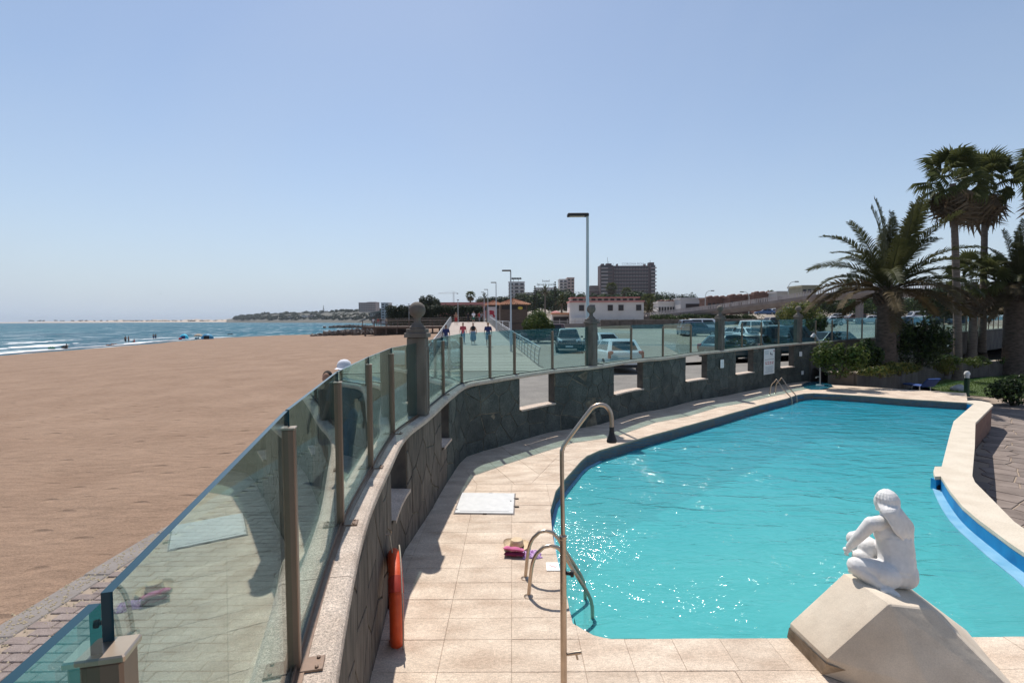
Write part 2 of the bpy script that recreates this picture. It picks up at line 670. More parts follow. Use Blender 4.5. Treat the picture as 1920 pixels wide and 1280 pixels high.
def to_px(p):
    d = CAMROT.transposed() @ (Vector(p) - EYE)
    return 960 + F_PX * d.x / -d.z, 640 - F_PX * d.y / -d.z


def s_of_px(px, off, z, s0=2.5, s1=None):
    best, bs = 1e9, s0
    for s in np.arange(s0, s1 or PS[-1], 0.02):
        p = wall_at(s, off, z)
        if p.y < 0.3:
            continue
        e = abs(to_px(p)[0] - px)
        if e < best:
            best, bs = e, s
    return bs


def s_near(pt):
    i = min(range(len(PATH)), key=lambda k: (PATH[k].xy - Vector(pt).xy).length)
    return PS[i]


# ------------------------------------------------------------------ sea
def sea_material():
    m = bpy.data.materials.new('sea_water')
    m.use_nodes = True
    N, L = m.node_tree.nodes, m.node_tree.links
    N.remove(N['Principled BSDF'])
    b = N.new('ShaderNodeBsdfDiffuse')
    gl = N.new('ShaderNodeBsdfGlossy')
    gl.inputs['Roughness'].default_value = 0.3
    ms = N.new('ShaderNodeMixShader')
    ms.inputs[0].default_value = 0.055
    L.new(b.outputs[0], ms.inputs[1])
    L.new(gl.outputs[0], ms.inputs[2])
    L.new(ms.outputs[0], N['Material Output'].inputs['Surface'])
    tc = N.new('ShaderNodeTexCoord')
    mp = N.new('ShaderNodeMapping')
    mp.inputs['Scale'].default_value = (0.35, 0.12, 1)
    mp.inputs['Rotation'].default_value = (0, 0, R(-12))
    L.new(tc.outputs['Object'], mp.inputs[0])
    nz = N.new('ShaderNodeTexNoise')
    nz.inputs['Scale'].default_value = 0.6
    nz.inputs['Detail'].default_value = 9
    nz.inputs['Roughness'].default_value = 0.68
    L.new(mp.outputs[0], nz.inputs['Vector'])
    # white caps, with painted flecks for the sun's glitter
    r1 = N.new('ShaderNodeValToRGB')
    r1.color_ramp.elements[0].position = 0.645
    r1.color_ramp.elements[1].position = 0.70
    L.new(nz.outputs['Fac'], r1.inputs[0])
    n2 = N.new('ShaderNodeTexNoise')
    n2.inputs['Scale'].default_value = 0.02
    n2.inputs['Detail'].default_value = 4
    L.new(tc.outputs['Object'], n2.inputs['Vector'])
    r2 = N.new('ShaderNodeValToRGB')
    r2.color_ramp.elements[0].position = 0.35
    r2.color_ramp.elements[1].position = 0.65
    r2.color_ramp.elements[0].color = (0.012, 0.075, 0.125, 1)
    r2.color_ramp.elements[1].color = (0.022, 0.125, 0.17, 1)
    L.new(n2.outputs['Fac'], r2.inputs[0])
    mx = N.new('ShaderNodeMix')
    mx.data_type = 'RGBA'
    L.new(r1.outputs[0], mx.inputs[0])
    L.new(r2.outputs[0], mx.inputs[6])
    mx.inputs[7].default_value = (0.75, 0.78, 0.8, 1)
    m4 = N.new('ShaderNodeMapping')  # second layer: pale streaks painted in for sun glints on the waves
    m4.inputs['Scale'].default_value = (0.30, 0.030, 1)
    m4.inputs['Rotation'].default_value = (0, 0, R(-10))
    L.new(tc.outputs['Object'], m4.inputs[0])
    n4 = N.new('ShaderNodeTexNoise')
    n4.inputs['Scale'].default_value = 1.6
    n4.inputs['Detail'].default_value = 5
    n4.inputs['Roughness'].default_value = 0.7
    L.new(m4.outputs[0], n4.inputs['Vector'])
    r4 = N.new('ShaderNodeValToRGB')
    r4.color_ramp.elements[0].position = 0.565
    r4.color_ramp.elements[1].position = 0.61
    L.new(n4.outputs['Fac'], r4.inputs[0])
    mm = N.new('ShaderNodeMix')
    mm.data_type = 'RGBA'
    L.new(r4.outputs[0], mm.inputs[0])
    L.new(mx.outputs[2], mm.inputs[6])
    mm.inputs[7].default_value = (0.60, 0.66, 0.68, 1)
    L.new(mm.outputs[2], b.inputs['Color'])
    bp = N.new('ShaderNodeBump')
    bp.inputs['Strength'].default_value = 1.0
    bp.inputs['Distance'].default_value = 1.6
    L.new(nz.outputs['Fac'], bp.inputs['Height'])
    L.new(bp.outputs[0], b.inputs['Normal'])
    L.new(bp.outputs[0], gl.inputs['Normal'])
    return m


M_sea = sea_material()
mb = MB()
mb.add([(-9000, -300, 0), (9000, -300, 0), (9000, 12000, 0), (-9000, 12000, 0)], [(0, 1, 2, 3)])
sea = mb.obj('sea', M_sea, loc=(0, 0, -2.1))
tag(sea, kind='structure')

# ------------------------------------------------------------------ beach
M_sand = mat('brown_sand', (0.226, 0.146, 0.098), 0.95, col2=(0.284, 0.191, 0.132), scale=0.5, detail=11, spec=0.2, grain=((4.5, .06), (35, .12), (110, .14)))


def sand_relief(m):
    N, L = m.node_tree.nodes, m.node_tree.links
    b = N['Principled BSDF']
    tc = N.new('ShaderNodeTexCoord')
    mp = N.new('ShaderNodeMapping')
    mp.inputs['Scale'].default_value = (1.1, 3.0, 1)
    mp.inputs['Rotation'].default_value = (0, 0, R(-9))
    L.new(tc.outputs['Object'], mp.inputs[0])
    n1 = N.new('ShaderNodeTexNoise')
    n1.inputs['Scale'].default_value = 2.3
    n1.inputs['Detail'].default_value = 7
    n1.inputs['Roughness'].default_value = 0.5
    L.new(mp.outputs[0], n1.inputs['Vector'])
    vo = N.new('ShaderNodeTexVoronoi')                 # footprints
    vo.inputs['Scale'].default_value = 1.9
    vo.inputs['Randomness'].default_value = 1.0
    mv = N.new('ShaderNodeMapping')
    mv.inputs['Scale'].default_value = (0.8, 1.35, 1)
    L.new(tc.outputs['Object'], mv.inputs[0])
    L.new(mv.outputs[0], vo.inputs['Vector'])
    rr = N.new('ShaderNodeMapRange')
    rr.inputs['From Min'].default_value = 0.05
    rr.inputs['From Max'].default_value = 0.23
    L.new(vo.outputs['Distance'], rr.inputs['Value'])
    ad = N.new('ShaderNodeMath')
    ad.operation = 'MULTIPLY_ADD'
    L.new(rr.outputs[0], ad.inputs[0])
    ad.inputs[1].default_value = 0.55
    hn = N.new('ShaderNodeMath')
    hn.operation = 'MULTIPLY'
    hn.inputs[1].default_value = 0.55
    L.new(n1.outputs['Fac'], hn.inputs[0])
    L.new(hn.outputs[0], ad.inputs[2])
    fn = N.new('ShaderNodeTexNoise')
    fn.inputs['Scale'].default_value = 60
    fn.inputs['Detail'].default_value = 3
    L.new(tc.outputs['Object'], fn.inputs['Vector'])
    ad2 = N.new('ShaderNodeMath')
    ad2.operation = 'MULTIPLY_ADD'
    L.new(fn.outputs['Fac'], ad2.inputs[0])
    ad2.inputs[1].default_value = 0.10
    L.new(ad.outputs[0], ad2.inputs[2])
    bp = N.new('ShaderNodeBump')
    bp.inputs['Strength'].default_value = 0.85
    bp.inputs['Distance'].default_value = 0.13
    L.new(ad2.outputs[0], bp.inputs['Height'])
    L.new(bp.outputs[0], b.inputs['Normal'])


sand_relief(M_sand)
SHORE = [(-6, -74), (40, -79), (82, -82.7), (93, -84), (113, -86), (130, -90), (147, -93), (160, -89.5), (175, -83.5), (185, -77), (195, -71), (207, -50), (216, -10)]


def shore_x(y):
    return lerp_tab(y, [p[0] for p in SHORE], [p[1] for p in SHORE])


def walk_c(y):                                            # centre line of the boardwalk
    return -1.45 - 0.095 * (y - 26)


def sand_z(x, y):
    sx = shore_x(y)
    t = min(max((-4.2 - x) / max(-4.2 - sx, 1), 0), 1.4)
    z = 0.36 - 2.5 * (t * t * (3 - 2 * min(t, 1)) if t <= 1 else 1 + (t - 1) * 0.9)
    if y > 178:
        k = (y - 178) / 36
        z -= 2.2 * k * k * min(1, t * 2 + 0.4)
    return z


rows = list(np.concatenate([np.arange(-6, 12, 0.3), np.arange(12, 40, 1.0), np.arange(40, 225, 5.0)]))
nu = 70
V, Fq = [], []
for y in rows:
    xr = -4.12 if y < 24 else (-4.12 + (walk_c(max(y, 30)) + 4.12) * min(1, (y - 24) / 6))
    xl = shore_x(y) - 22
    for i in range(nu):
        t = (i / (nu - 1)) ** 1.9
        x = xr + (xl - xr) * t
        und = 0.035 * math.sin(x * 1.9 + 0.8 * math.sin(y * 0.7)) * math.sin(y * 1.3 + x * 0.4) + 0.02 * math.sin(3.7 * y + 1.1 * x)
        edge = min(1, (xr - x) / 0.5)
        V.append((x, y, sand_z(x, y) + und * edge * (1 if y < 60 else 0.3)))
for j in range(len(rows) - 1):
    for i in range(nu - 1):
        a = j * nu + i
        Fq.append((a, a + nu, a + nu + 1, a + 1))
sand = mesh_np('beach_sand', np.array(V), np.array(Fq), M_sand, smooth=True)
tag(sand, kind='structure')
# wet strip and breaking foam along the water line
M_foam = mat('sea_foam', (0.72, 0.74, 0.75), 0.9, col2=(0.84, 0.85, 0.85), scale=0.8, detail=6)
M_wet = mat('wet_sand', (0.085, 0.062, 0.05), 0.35, var=0.2, scale=0.4)


def shore_band(name, y0, y1, off0, off1, z, m, amp=1.0, step=0.8, seed=0):
    rr = random.Random(seed)
    ph = [rr.random() * 6 for _ in range(6)]
    V, F2 = [], []
    ys = np.arange(y0, y1, step)
    for k, y in enumerate(ys):
        e = min(1, k / 6, (len(ys) - 1 - k) / 6)
        w = 0.5 * (math.sin(y * 0.13 + ph[0]) + 0.6 * math.sin(y * 0.41 + ph[1]) + 0.4 * math.sin(y * 1.13 + ph[2])) * amp
        w2 = 0.5 * (math.sin(y * 0.17 + ph[3]) + 0.6 * math.sin(y * 0.52 + ph[4]) + 0.5 * math.sin(y * 1.4 + ph[5])) * amp
        a, b = shore_x(y) + off0 + w, shore_x(y) + off1 + w2
        br = max(0.0, min(1.4, .8 + .7 * math.sin(y * .19 + ph[1] * 2) + .5 * math.sin(y * .067 + ph[4]) + .3 * math.sin(y * .8 + ph[5])))
        e *= br if name == 'breaker_foam' else .35 + .65 * br
        mid = (a + b) / 2
        a, b = mid + (a - mid) * e, mid + (b - mid) * e
        V += [(a, y, z), (b, y, z)]
        if k:
            n = len(V)
            F2.append((n - 4, n - 2, n - 1, n - 3))
    o = mesh_np(name, np.array(V), np.array(F2), m)
    return tag(o, kind='structure')


V, F2 = [], []
for k, y in enumerate(np.arange(25, 180, 1.0)):
    w_ = .5 * math.sin(y * .31) + .35 * math.sin(y * .83 + 1)
    for o in (-2.0, 1.5 + w_ * .4, 3.6 + w_):
        x = shore_x(y) + o
        V.append((x, y, max(sand_z(x, y), -2.2) + .045))
    if k:
        n_ = len(V)
        F2 += [(n_ - 6, n_ - 3, n_ - 2, n_ - 5), (n_ - 5, n_ - 2, n_ - 1, n_ - 4)]
tag(mesh_np('wet_sand', np.array(V), np.array(F2), M_wet, smooth=True), kind='structure')
shore_band('swash_foam', 30, 165, -1.2, 1.3, -2.085, M_foam, 0.9, seed=1)
shore_band('breaker_foam', 20, 92, -11, -4.0, -2.09, M_foam, 2.4, seed=2)
shore_band('breaker_foam', 88, 128, -17, -9.5, -2.075, M_foam, 2.2, seed=3)
shore_band('breaker_foam', 40, 80, -30, -27.5, -2.08, M_foam, 1.6, seed=4)
shore_band('breaker_foam', 98, 150, -31, -28.5, -2.07, M_foam, 1.8, seed=5)
shore_band('breaker_foam', 130, 185, -12, -10.4, -2.065, M_foam, 1.2, seed=6)

# ------------------------------------------------------------------ promenade, car park, rising ground
outer = [wall_at(s, -0.12, 0.45) for s in np.arange(0, PS[-1], 0.4)]
walk_edge_r = [(walk_c(y) + 2.9, y) for y in (48, 40, 30, 26)]
pts = [(p.x, p.y) for p in outer if p.x > -4] + [(75, 48)] + walk_edge_r + [(1.4, 24), (-4.12, 24), (-4.12, -6), (outer[0].x, -6)]
mb = MB()
poly = ccw(pts)
mb.add([(x, y, 0.45) for x, y in poly], [tuple(range(len(poly)))])
o = mb.obj('car_park_ground', M_asphalt)
tag(o, kind='structure')
GY = [20, 48, 92, 120, 200, 500, 1200]
GZ = [0.45, 0.45, 1.8, 3.2, 5.0, 13, 18]


GZL = [0.45, 0.45, 0.95, 1.45, 4.0, 13, 18]


def ground_z(y, x=200.0):
    """Height of the ground behind the car park: low on the left, banked up on the right."""
    k = min(max((x / max(y, 1) - 0.30) / 0.15, 0), 1)
    return lerp_tab(y, GY, GZL) * (1 - k) + lerp_tab(y, GY, GZ) * k


M_land = mat('dry_hill_ground', (0.235, 0.19, 0.15), 0.95, col2=(0.33, 0.28, 0.22), scale=0.05, detail=8)
V, Fq = [], []
gy = [47.9, 55, 65, 80, 92, 105, 120, 150, 200, 300, 500, 800, 1400]
gu = np.linspace(0, 1, 25)
for y in gy:
    xl = walk_c(min(y, 150)) + 2.6 if y < 150 else walk_c(150) - 0.9 * (y - 150) * 0.35
    for u in gu:
        x = xl + (max(150, 1.5 * y) - xl) * u
        V.append((x, y, ground_z(y, x)))
for j in range(len(gy) - 1):
    for i in range(24):
        a = j * 25 + i
        Fq.append((a, a + 1, a + 26, a + 25))
tag(mesh_np('rising_ground', np.array(V), np.array(Fq), M_land, smooth=True), kind='structure')

# brick promenade: pavers, kerb along the sand
prom = bpy.data.objects.new('promenade', bpy.data.meshes.new('promenade'))
pm = MB()
pp = [(-3.9, -3), (outer[0].x - 0.02, -3)] + [(p.x - 0.02, p.y) for p in outer if -3 < p.y < 12 and p.x < 0.5][::1] + [(-3.9, 12)]
pp = ccw(pp)
pm.add([(x, y, 0.456) for x, y in pp], [tuple(range(len(pp)))])
prom = pm.obj('promenade', M_mortar)
tag(prom, kind='structure')
bm_ = MB()
bm_.cbox((0, 0, 0), (0.194, 0.096, 0.04), 0.006)
brick0 = bm_.obj('brick', M_brick, prom)
cells = []
rest = MB()
k = 0
for j, y in enumerate(np.arange(2.6, 11.5, 0.102)):
    for x in np.arange(-3.79 + (0.1 if j % 2 else 0), -1.1, 0.2):
        s = s_near((x, y, 0))
        if x > wall_at(s, -0.16).x - 0.12:
            continue
        cells.append((y - 0.2 * x, x, y))
cells = [c for c in cells]
cells.sort(key=lambda c: (c[1] > -2.5) * 3 + c[2])
for i, (_, x, y) in enumerate(cells):
    loc = (x + random.uniform(-.002, .002), y + random.uniform(-.002, .002), 0.448 + random.uniform(-.003, .003))
    if i == 0:
        brick0.location = loc
    elif i < 295:
        place(brick0, 'brick', loc, random.uniform(-.012, .012), prom)
    else:
        rest.box((loc[0], loc[1], loc[2]), (0.194, 0.096, 0.04))
tag(rest.obj('brick_field', M_brick, prom), kind='stuff')
# promenade kerb with a broken sandy edge
kb = MB()
y = -3.0
kerb = None
while y < 23:
    l = 0.98
    k1 = MB()
    w = 0.26 + random.uniform(-.01, .015)
    k1.cbox((-4.03 + random.uniform(-.01, .01), y + l / 2, 0.415), (w, l - 0.015, 0.09), 0.015)
    k1.obj('kerb_stone', M_kerb, prom)
    y += l
# scattered gravel and sand on the kerb
gv, gf = [], []
for i in range(1500):
    cl = random.choice([2.9, 3.3, 3.8, 4.1, 4.7, 5.3, 6.0])
    x = random.gauss(-4.05, 0.09) if random.random() < .55 else random.gauss(-3.72, 0.1)
    y = random.gauss(cl, 0.35)
    r = random.uniform(.004, .013)
    z = 0.462 if x > -4.16 else 0.36 + (x + 4.16) * 0.1 + 0.03
    a = random.random() * 6
    b = len(gv)
    gv += [(x + r * math.cos(a + q * 2.1), y + r * math.sin(a + q * 2.1), z) for q in range(3)] + [(x, y, z + r)]
    gf += [(b, b + 1, b + 3), (b + 1, b + 2, b + 3), (b + 2, b, b + 3)]
g = mesh_np('gravel', np.array(gv), np.array(gf), mat('gravel_bits', (0.30, 0.25, 0.17), 0.9, var=0.35, scale=30))
tag(g, 'loose gravel and dry plant bits along the promenade kerb', 'gravel', kind='stuff')

# ------------------------------------------------------------------ pool and deck outline
pool_left = [(1145, 1196.8), (1131, 1194.5), (1112.5, 1190), (1094, 1180), (1074, 1167.5), (1068, 1142), (1062, 1111), (1051.5, 1075), (1044.5, 1043), (1036, 1000),
             (1032, 956), (1042, 920), (1059, 898), (1089, 864), (1100, 854.5), (1124, 843.6), (1178, 828), (1225, 814), (1260, 805),
             (1340, 783), (1425, 759), (1477, 746), (1492, 740.5), (1507, 737.5), (1525, 736.5), (1578, 739), (1640, 743), (1700, 747.7), (1812.5, 754.5)]
pool_right = [(1826, 757), (1788, 790), (1781, 814), (1765.6, 874.7), (1764, 893), (1782, 921.6), (1805, 949.7), (1831, 972), (1864, 996.6), (1894, 1019),
              (1940, 1050), (1990, 1090), (2015, 1130), (2020, 1188)]
PL = [P(x, y, 0).xy.to_tuple() for x, y in pool_left]
PR = [P(x, y, 0).xy.to_tuple() for x, y in pool_right]
yn = PL[0][1]
PR[-1] = (PR[-1][0], yn)
pool_poly = ccw(PL + PR)

foot = [wall_at(s, 0.10, 0) for s in np.arange(0.0, s_of_px(1516, 0.1, 0.5, 20), 0.3)]
foot = [(p.x, p.y) for p in foot if p.y > -1.4]
far_edge = [P(1812, 736.5, 0).xy.to_tuple(), P(1700, 730, 0).xy.to_tuple(), P(1600, 723.5, 0).xy.to_tuple(), P(1552, 720, 0).xy.to_tuple()]
deck_poly = [(PR[-1][0] + 1.6, -1.4), (PR[-1][0] + 1.6, yn), (PR[-1][0], yn)] + PL + [P(1814, 750.5, 0).xy.to_tuple()] + far_edge + foot[::-1]
deck_poly = ccw(deck_poly)
base = MB()
base.prism(deck_poly, -0.30, -0.011)
deck = base.obj('pool_deck', M_mortar)
tag(deck, kind='structure')
SLABS = []


def slab_grid(region, ang, cx, cy, org, key):
    ca, sa = math.cos(ang), math.sin(ang)
    loc = [((x - org[0]) * ca + (y - org[1]) * sa, -(x - org[0]) * sa + (y - org[1]) * ca) for x, y in region]
    xs, ys = [p[0] for p in loc], [p[1] for p in loc]
    j = 0
    y = math.floor(min(ys) / cy) * cy
    while y < max(ys):
        x = math.floor(min(xs) / cx) * cx + (0.0 if j % 2 == 0 else key * cx)
        while x < max(xs):
            q = clip_rect(loc, x, x + cx, y, y + cy)
            if len(q) >= 3:
                q = shrink(q, 0.0012) or ccw(q)
                if len(q) >= 3 and area2(q) > 0.0008:
                    SLABS.append([(px * ca - py * sa + org[0], px * sa + py * ca + org[1]) for px, py in q])
            x += cx
        y += cy
        j += 1


near_r = clip_half(deck_poly, 0, 1, yn)
near_a = clip_half(clip_half(deck_poly, 0, 1, yn), 0, -1, -(yn - 0.43))
near_a = clip_half(near_a, -1, 0, -1.0)
near_b = clip_half(near_r, 0, 1, yn - 0.43)
near_b = clip_half(near_b, -1, 0, -1.0)
slab_grid(near_a, 0, 0.43, 0.43, (1.0, yn - 0.43), 0.0)
slab_grid(near_b, 0, 0.62, 0.43, (1.2, yn - 0.43), 0.5)
left_near = clip_half(near_r, 1, 0, 1.0)
slab_grid(left_near, 0, 0.61, 0.43, (-0.02, yn - 0.43), 0.0)
mid = clip_half(clip_half(deck_poly, 0, -1, -yn), 0, 1, 8.9)
slab_grid(mid, 0, 0.61, 0.335, (-0.02, yn), 0.0)
ZONE = clip_half(deck_poly, 0, -1, -8.9)
zc = (1.0, 11.8)
far_a = clip_half(ZONE, 1, -0.35, 1.4 - 0.35 * 12)
slab_grid(far_a, R(20), 0.62, 0.5, (0, 9), 0.0)
far_b = clip_half(clip_half(ZONE, -1, 0.35, -(1.4 - 0.35 * 12)), 1, 0, 12.2)
slab_grid(far_b, R(37), 0.8, 0.52, (2, 13), 0.0)
far_c = clip_half(ZONE, -1, 0, -12.2)
slab_grid(far_c, R(4), 0.8, 0.6, (12.2, 20), 0.0)
SLABS.sort(key=lambda q: sum(p[1] for p in q) / len(q) + 0.25 * abs(sum(p[0] for p in q) / len(q)) + (30 if min(p[1] for p in q) < 2.4 else 0))
left = MB()
for i, q in enumerate(SLABS):
    dz = random.uniform(-0.0022, 0.0022)
    n = len(q)
    b = [(x, y, -0.05) for x, y in q] + [(x, y, -0.003 + dz) for x, y in q] + [(x, y, dz) for x, y in shrink(q, 0.004)]
    if len(b) != 3 * n:
        b = b[:2 * n] + [(x, y, dz) for x, y in q]
    fs = [tuple(range(2 * n, 3 * n))]
    for lv in (0, n):
        for a in range(n):
            c2 = (a + 1) % n
            fs.append((lv + a, lv + c2, lv + n + c2, lv + n + a))
    if i < 298:
        one = MB()
        one.add(b, fs)
        cxm, cym = sum(p[0] for p in q) / n, sum(p[1] for p in q) / n
        one.v = [(x - cxm, y - cym, z) for x, y, z in one.v]
        one.obj('slab', M_slab2, deck, loc=(cxm, cym, 0))
    else:
        left.add(b, fs)
if left.v:
    tag(left.obj('far_slabs', M_slab2, deck), kind='stuff')

# pool basin and water
pb = MB()
n = len(pool_poly)
pb.add([(x, y, -0.045) for x, y in pool_poly] + [(x, y, -0.30) for x, y in pool_poly], [(i, n + i, n + (i + 1) % n, (i + 1) % n) for i in range(n)], 0)
pb.add([(x, y, -0.30) for x, y in pool_poly] + [(x, y, -1.55) for x, y in pool_poly], [(i, n + i, n + (i + 1) % n, (i + 1) % n) for i in range(n)], 1)
pb.add([(x, y, -1.55) for x, y in pool_poly], [tuple(range(n))], 1)
basin = pb.obj('pool_basin', [M_pool, M_poolfloor])
tag(basin, kind='structure')


def offset_in(line, d, side):
    out = []
    for i in range(len(line)):
        a, b = Vector(line[max(i - 1, 0)]), Vector(line[min(i + 1, len(line) - 1)])
        t = (b - a).normalized()
        out.append((line[i][0] + side * t.y * d, line[i][1] - side * t.x * d))
    return out


def ledge(line, d0, d1, z, name, m, side=1, thick=0.05):
    ds = [d0 + (d1 - d0) * i / (len(line) - 1) for i in range(len(line))]
    o2 = offset_in(line, 1.0, side)
    inner = [(a[0] + (b[0] - a[0]) * dd, a[1] + (b[1] - a[1]) * dd) for a, b, dd in zip(line, o2, ds)]
    V = []
    for (a, b) in zip(line, inner):
        V += [(a[0], a[1], z), (b[0], b[1], z), (b[0], b[1], z - thick)]
    fs = []
    for i in range(len(line) - 1):
        k = i * 3
        fs += [(k, k + 1, k + 4, k + 3), (k + 1, k + 2, k + 5, k + 4)]
    l = MB()
    l.add(V, fs)
    return l.obj(name, m, basin)


ledge(PL[4:16], 0.05, 0.05, -0.235, 'rim_ledge', M_ledge)
rl = catmull([(x, y, 0) for x, y in PR[4:12]], 0.2)
ledge([(p.x, p.y) for p in rl], 0.11, 0.20, -0.236, 'overflow_ledge', M_ledge, side=1, thick=0.09)
d = MB()


def water_material():
    m = bpy.data.materials.new('pool_water')
    m.use_nodes = True
    N, L = m.node_tree.nodes, m.node_tree.links
    N.remove(N['Principled BSDF'])
    out = N['Material Output']
    tc = N.new('ShaderNodeTexCoord')
    mp = N.new('ShaderNodeMapping')
    mp.inputs['Scale'].default_value = (0.62, 1.5, 1)
    mp.inputs['Rotation'].default_value = (0, 0, R(14))
    L.new(tc.outputs['Object'], mp.inputs[0])
    n1 = N.new('ShaderNodeTexNoise')
    n1.inputs['Scale'].default_value = 1.7
    n1.inputs['Detail'].default_value = 4
    n1.inputs['Roughness'].default_value = 0.52
    n1.inputs['Distortion'].default_value = 0.7
    L.new(mp.outputs[0], n1.inputs['Vector'])
    bp = N.new('ShaderNodeBump')
    bp.inputs['Strength'].default_value = 0.8
    bp.inputs['Distance'].default_value = 0.10
    L.new(n1.outputs['Fac'], bp.inputs['Height'])
    nm = N.new('ShaderNodeTexNoise')
    nm.inputs['Scale'].default_value = 0.75
    nm.inputs['Detail'].default_value = 2
    L.new(tc.outputs['Object'], nm.inputs['Vector'])
    rm = N.new('ShaderNodeMapRange')
    rm.inputs['From Min'].default_value = 0.46
    rm.inputs['From Max'].default_value = 0.66
    rm.inputs['To Min'].default_value = 0.36
    L.new(nm.outputs['Fac'], rm.inputs['Value'])
    n3 = N.new('ShaderNodeTexNoise')
    n3.inputs['Scale'].default_value = 9.0
    n3.inputs['Detail'].default_value = 3
    L.new(mp.outputs[0], n3.inputs['Vector'])
    b2 = N.new('ShaderNodeBump')
    b2.inputs['Strength'].default_value = 1.0
    b2.inputs['Distance'].default_value = 0.093
    hm = N.new('ShaderNodeMath')
    hm.operation = 'MULTIPLY'
    L.new(n3.outputs['Fac'], hm.inputs[0])
    L.new(rm.outputs[0], hm.inputs[1])
    L.new(hm.outputs[0], b2.inputs['Height'])
    L.new(bp.outputs[0], b2.inputs['Normal'])
    tr = N.new('ShaderNodeBsdfTransparent')
    tr.inputs['Color'].default_value = (0.62, 0.93, 0.94, 1)
    di = N.new('ShaderNodeBsdfDiffuse')
    n2 = N.new('ShaderNodeTexNoise')
    n2.inputs['Scale'].default_value = 0.35
    n2.inputs['Detail'].default_value = 3
    L.new(tc.outputs['Object'], n2.inputs['Vector'])
    rp = N.new('ShaderNodeValToRGB')
    rp.color_ramp.elements[0].color = (0.07, 0.405, 0.42, 1)
    rp.color_ramp.elements[1].color = (0.14, 0.515, 0.50, 1)
    L.new(n2.outputs['Fac'], rp.inputs[0])
    gy_ = N.new('ShaderNodeSeparateXYZ')               # bluer towards the far end: depth and sky reflection put into the colour
    L.new(tc.outputs['Object'], gy_.inputs[0])
    dr = N.new('ShaderNodeMapRange')
    dr.inputs['From Min'].default_value = 6.0
    dr.inputs['From Max'].default_value = 19.0
    L.new(gy_.outputs['Y'], dr.inputs['Value'])
    dm = N.new('ShaderNodeMix')
    dm.data_type = 'RGBA'
    L.new(dr.outputs[0], dm.inputs[0])
    L.new(rp.outputs[0], dm.inputs[6])
    dm.inputs[7].default_value = (0.018, 0.33, 0.47, 1)
    L.new(dm.outputs[2], di.inputs['Color'])
    L.new(bp.outputs[0], di.inputs['Normal'])
    m1 = N.new('ShaderNodeMixShader')
    m1.inputs[0].default_value = 0.68
    L.new(tr.outputs[0], m1.inputs[1])
    L.new(di.outputs[0], m1.inputs[2])
    gl = N.new('ShaderNodeBsdfGlossy')
    gl.inputs['Roughness'].default_value = 0.10
    L.new(b2.outputs[0], gl.inputs['Normal'])
    fr = N.new('ShaderNodeFresnel')
    fr.inputs['IOR'].default_value = 1.33
    L.new(bp.outputs[0], fr.inputs['Normal'])
    m2 = N.new('ShaderNodeMixShader')
    L.new(fr.outputs[0], m2.inputs[0])
    L.new(m1.outputs[0], m2.inputs[1])
    L.new(gl.outputs[0], m2.inputs[2])
    L.new(m2.outputs[0], out.inputs['Surface'])
    return m


wm = MB()
wm.add([(x, y, -0.25) for x, y in pool_poly], [tuple(range(n))])
water = wm.obj('pool_water', water_material())
tag(water, kind='structure')

# raised cream border on the right, with its outer wall down to the lower paving
brd_in = [P(x, y, 0).xy.to_tuple() for x, y in [(1814, 751), (1812.5, 754.5), (1826, 757), (1788, 790), (1781, 814), (1765.6, 874.7), (1752.7, 874.7), (1750, 884), (1753, 893.4), (1764, 893), (1782, 921.6), (1805, 949.7),
          (1831, 972), (1864, 996.6), (1894, 1019), (1940, 1050), (1990, 1090), (2015, 1130)]] + [(PR[-1][0], yn)]
brd_out = [P(x, y, 0).xy.to_tuple() for x, y in [(1826, 750.5), (1840.6, 751.8), (1856, 755), (1862, 760), (1829, 792.7), (1827.7, 837), (1823, 892), (1828, 904), (1869, 945), (1901.6, 978), (1940, 1005), (2040, 1060), (2140, 1120)]] + [(PR[-1][0] + 1.5, yn)]
bpoly = brd_in + brd_out[::-1]
bpoly = ccw(bpoly)
b_ = MB()
b_.prism(bpoly, -0.055, 0.006)
border = b_.obj('pool_border', M_cream)
tag(border, 'broad cream painted border along the right side of the pool', 'pool edge')
bw = MB()
ow = offset_in(brd_out, 0.03, 1)
for i in range(len(ow) - 1):
    a, b = ow[i], ow[i + 1]
    bw.add([(a[0], a[1], -0.82), (b[0], b[1], -0.82), (b[0], b[1], -0.055), (a[0], a[1], -0.055)], [(0, 1, 2, 3)])
M_redwall = mat('border_outer_wall', (0.17, 0.085, 0.06), 0.9, col2=(0.25, 0.14, 0.10), scale=5, bump=0.4, bscale=30)
bw.obj('outer_wall', M_redwall, border)
nz = MB()
a, b = Vector(P(1764, 893, 0).xy), Vector(P(1753, 893.4, 0).xy)
pz = P(1759, 905, -0.18)
nz.box(((a.x + b.x) / 2 + .035, a.y + 0.06, -0.17), (0.12, 0.12, 0.22))
nz.obj('inlet_box', M_pool, border)
nz = MB()
nz.tube([((a.x + b.x) / 2 + .035, a.y + 0.03, -0.20), ((a.x + b.x) / 2 + .035, a.y - 0.012, -0.20)], 0.048, 14)
nz.obj('inlet_mouth', M_black, border)

# ------------------------------------------------------------------ lower ground on the right: stamped paving, lawn
ZL = -0.8
gm = MB()
gp = ccw([(x, y) for x, y in offset_in(brd_out, 0.02, 1)[1:]] + [(PR[-1][0] + 1.5, -4), (60, -4), (60, 34), P(1600, 716, -0.2).xy.to_tuple(), P(1600, 723.5, 0).xy.to_tuple(), P(1812, 736.5, 0).xy.to_tuple()])
gm.add([(x, y, ZL - 0.012) for x, y in gp], [tuple(range(len(gp)))])
plaza = gm.obj('lower_paving', M_mortar)
tag(plaza, kind='structure')
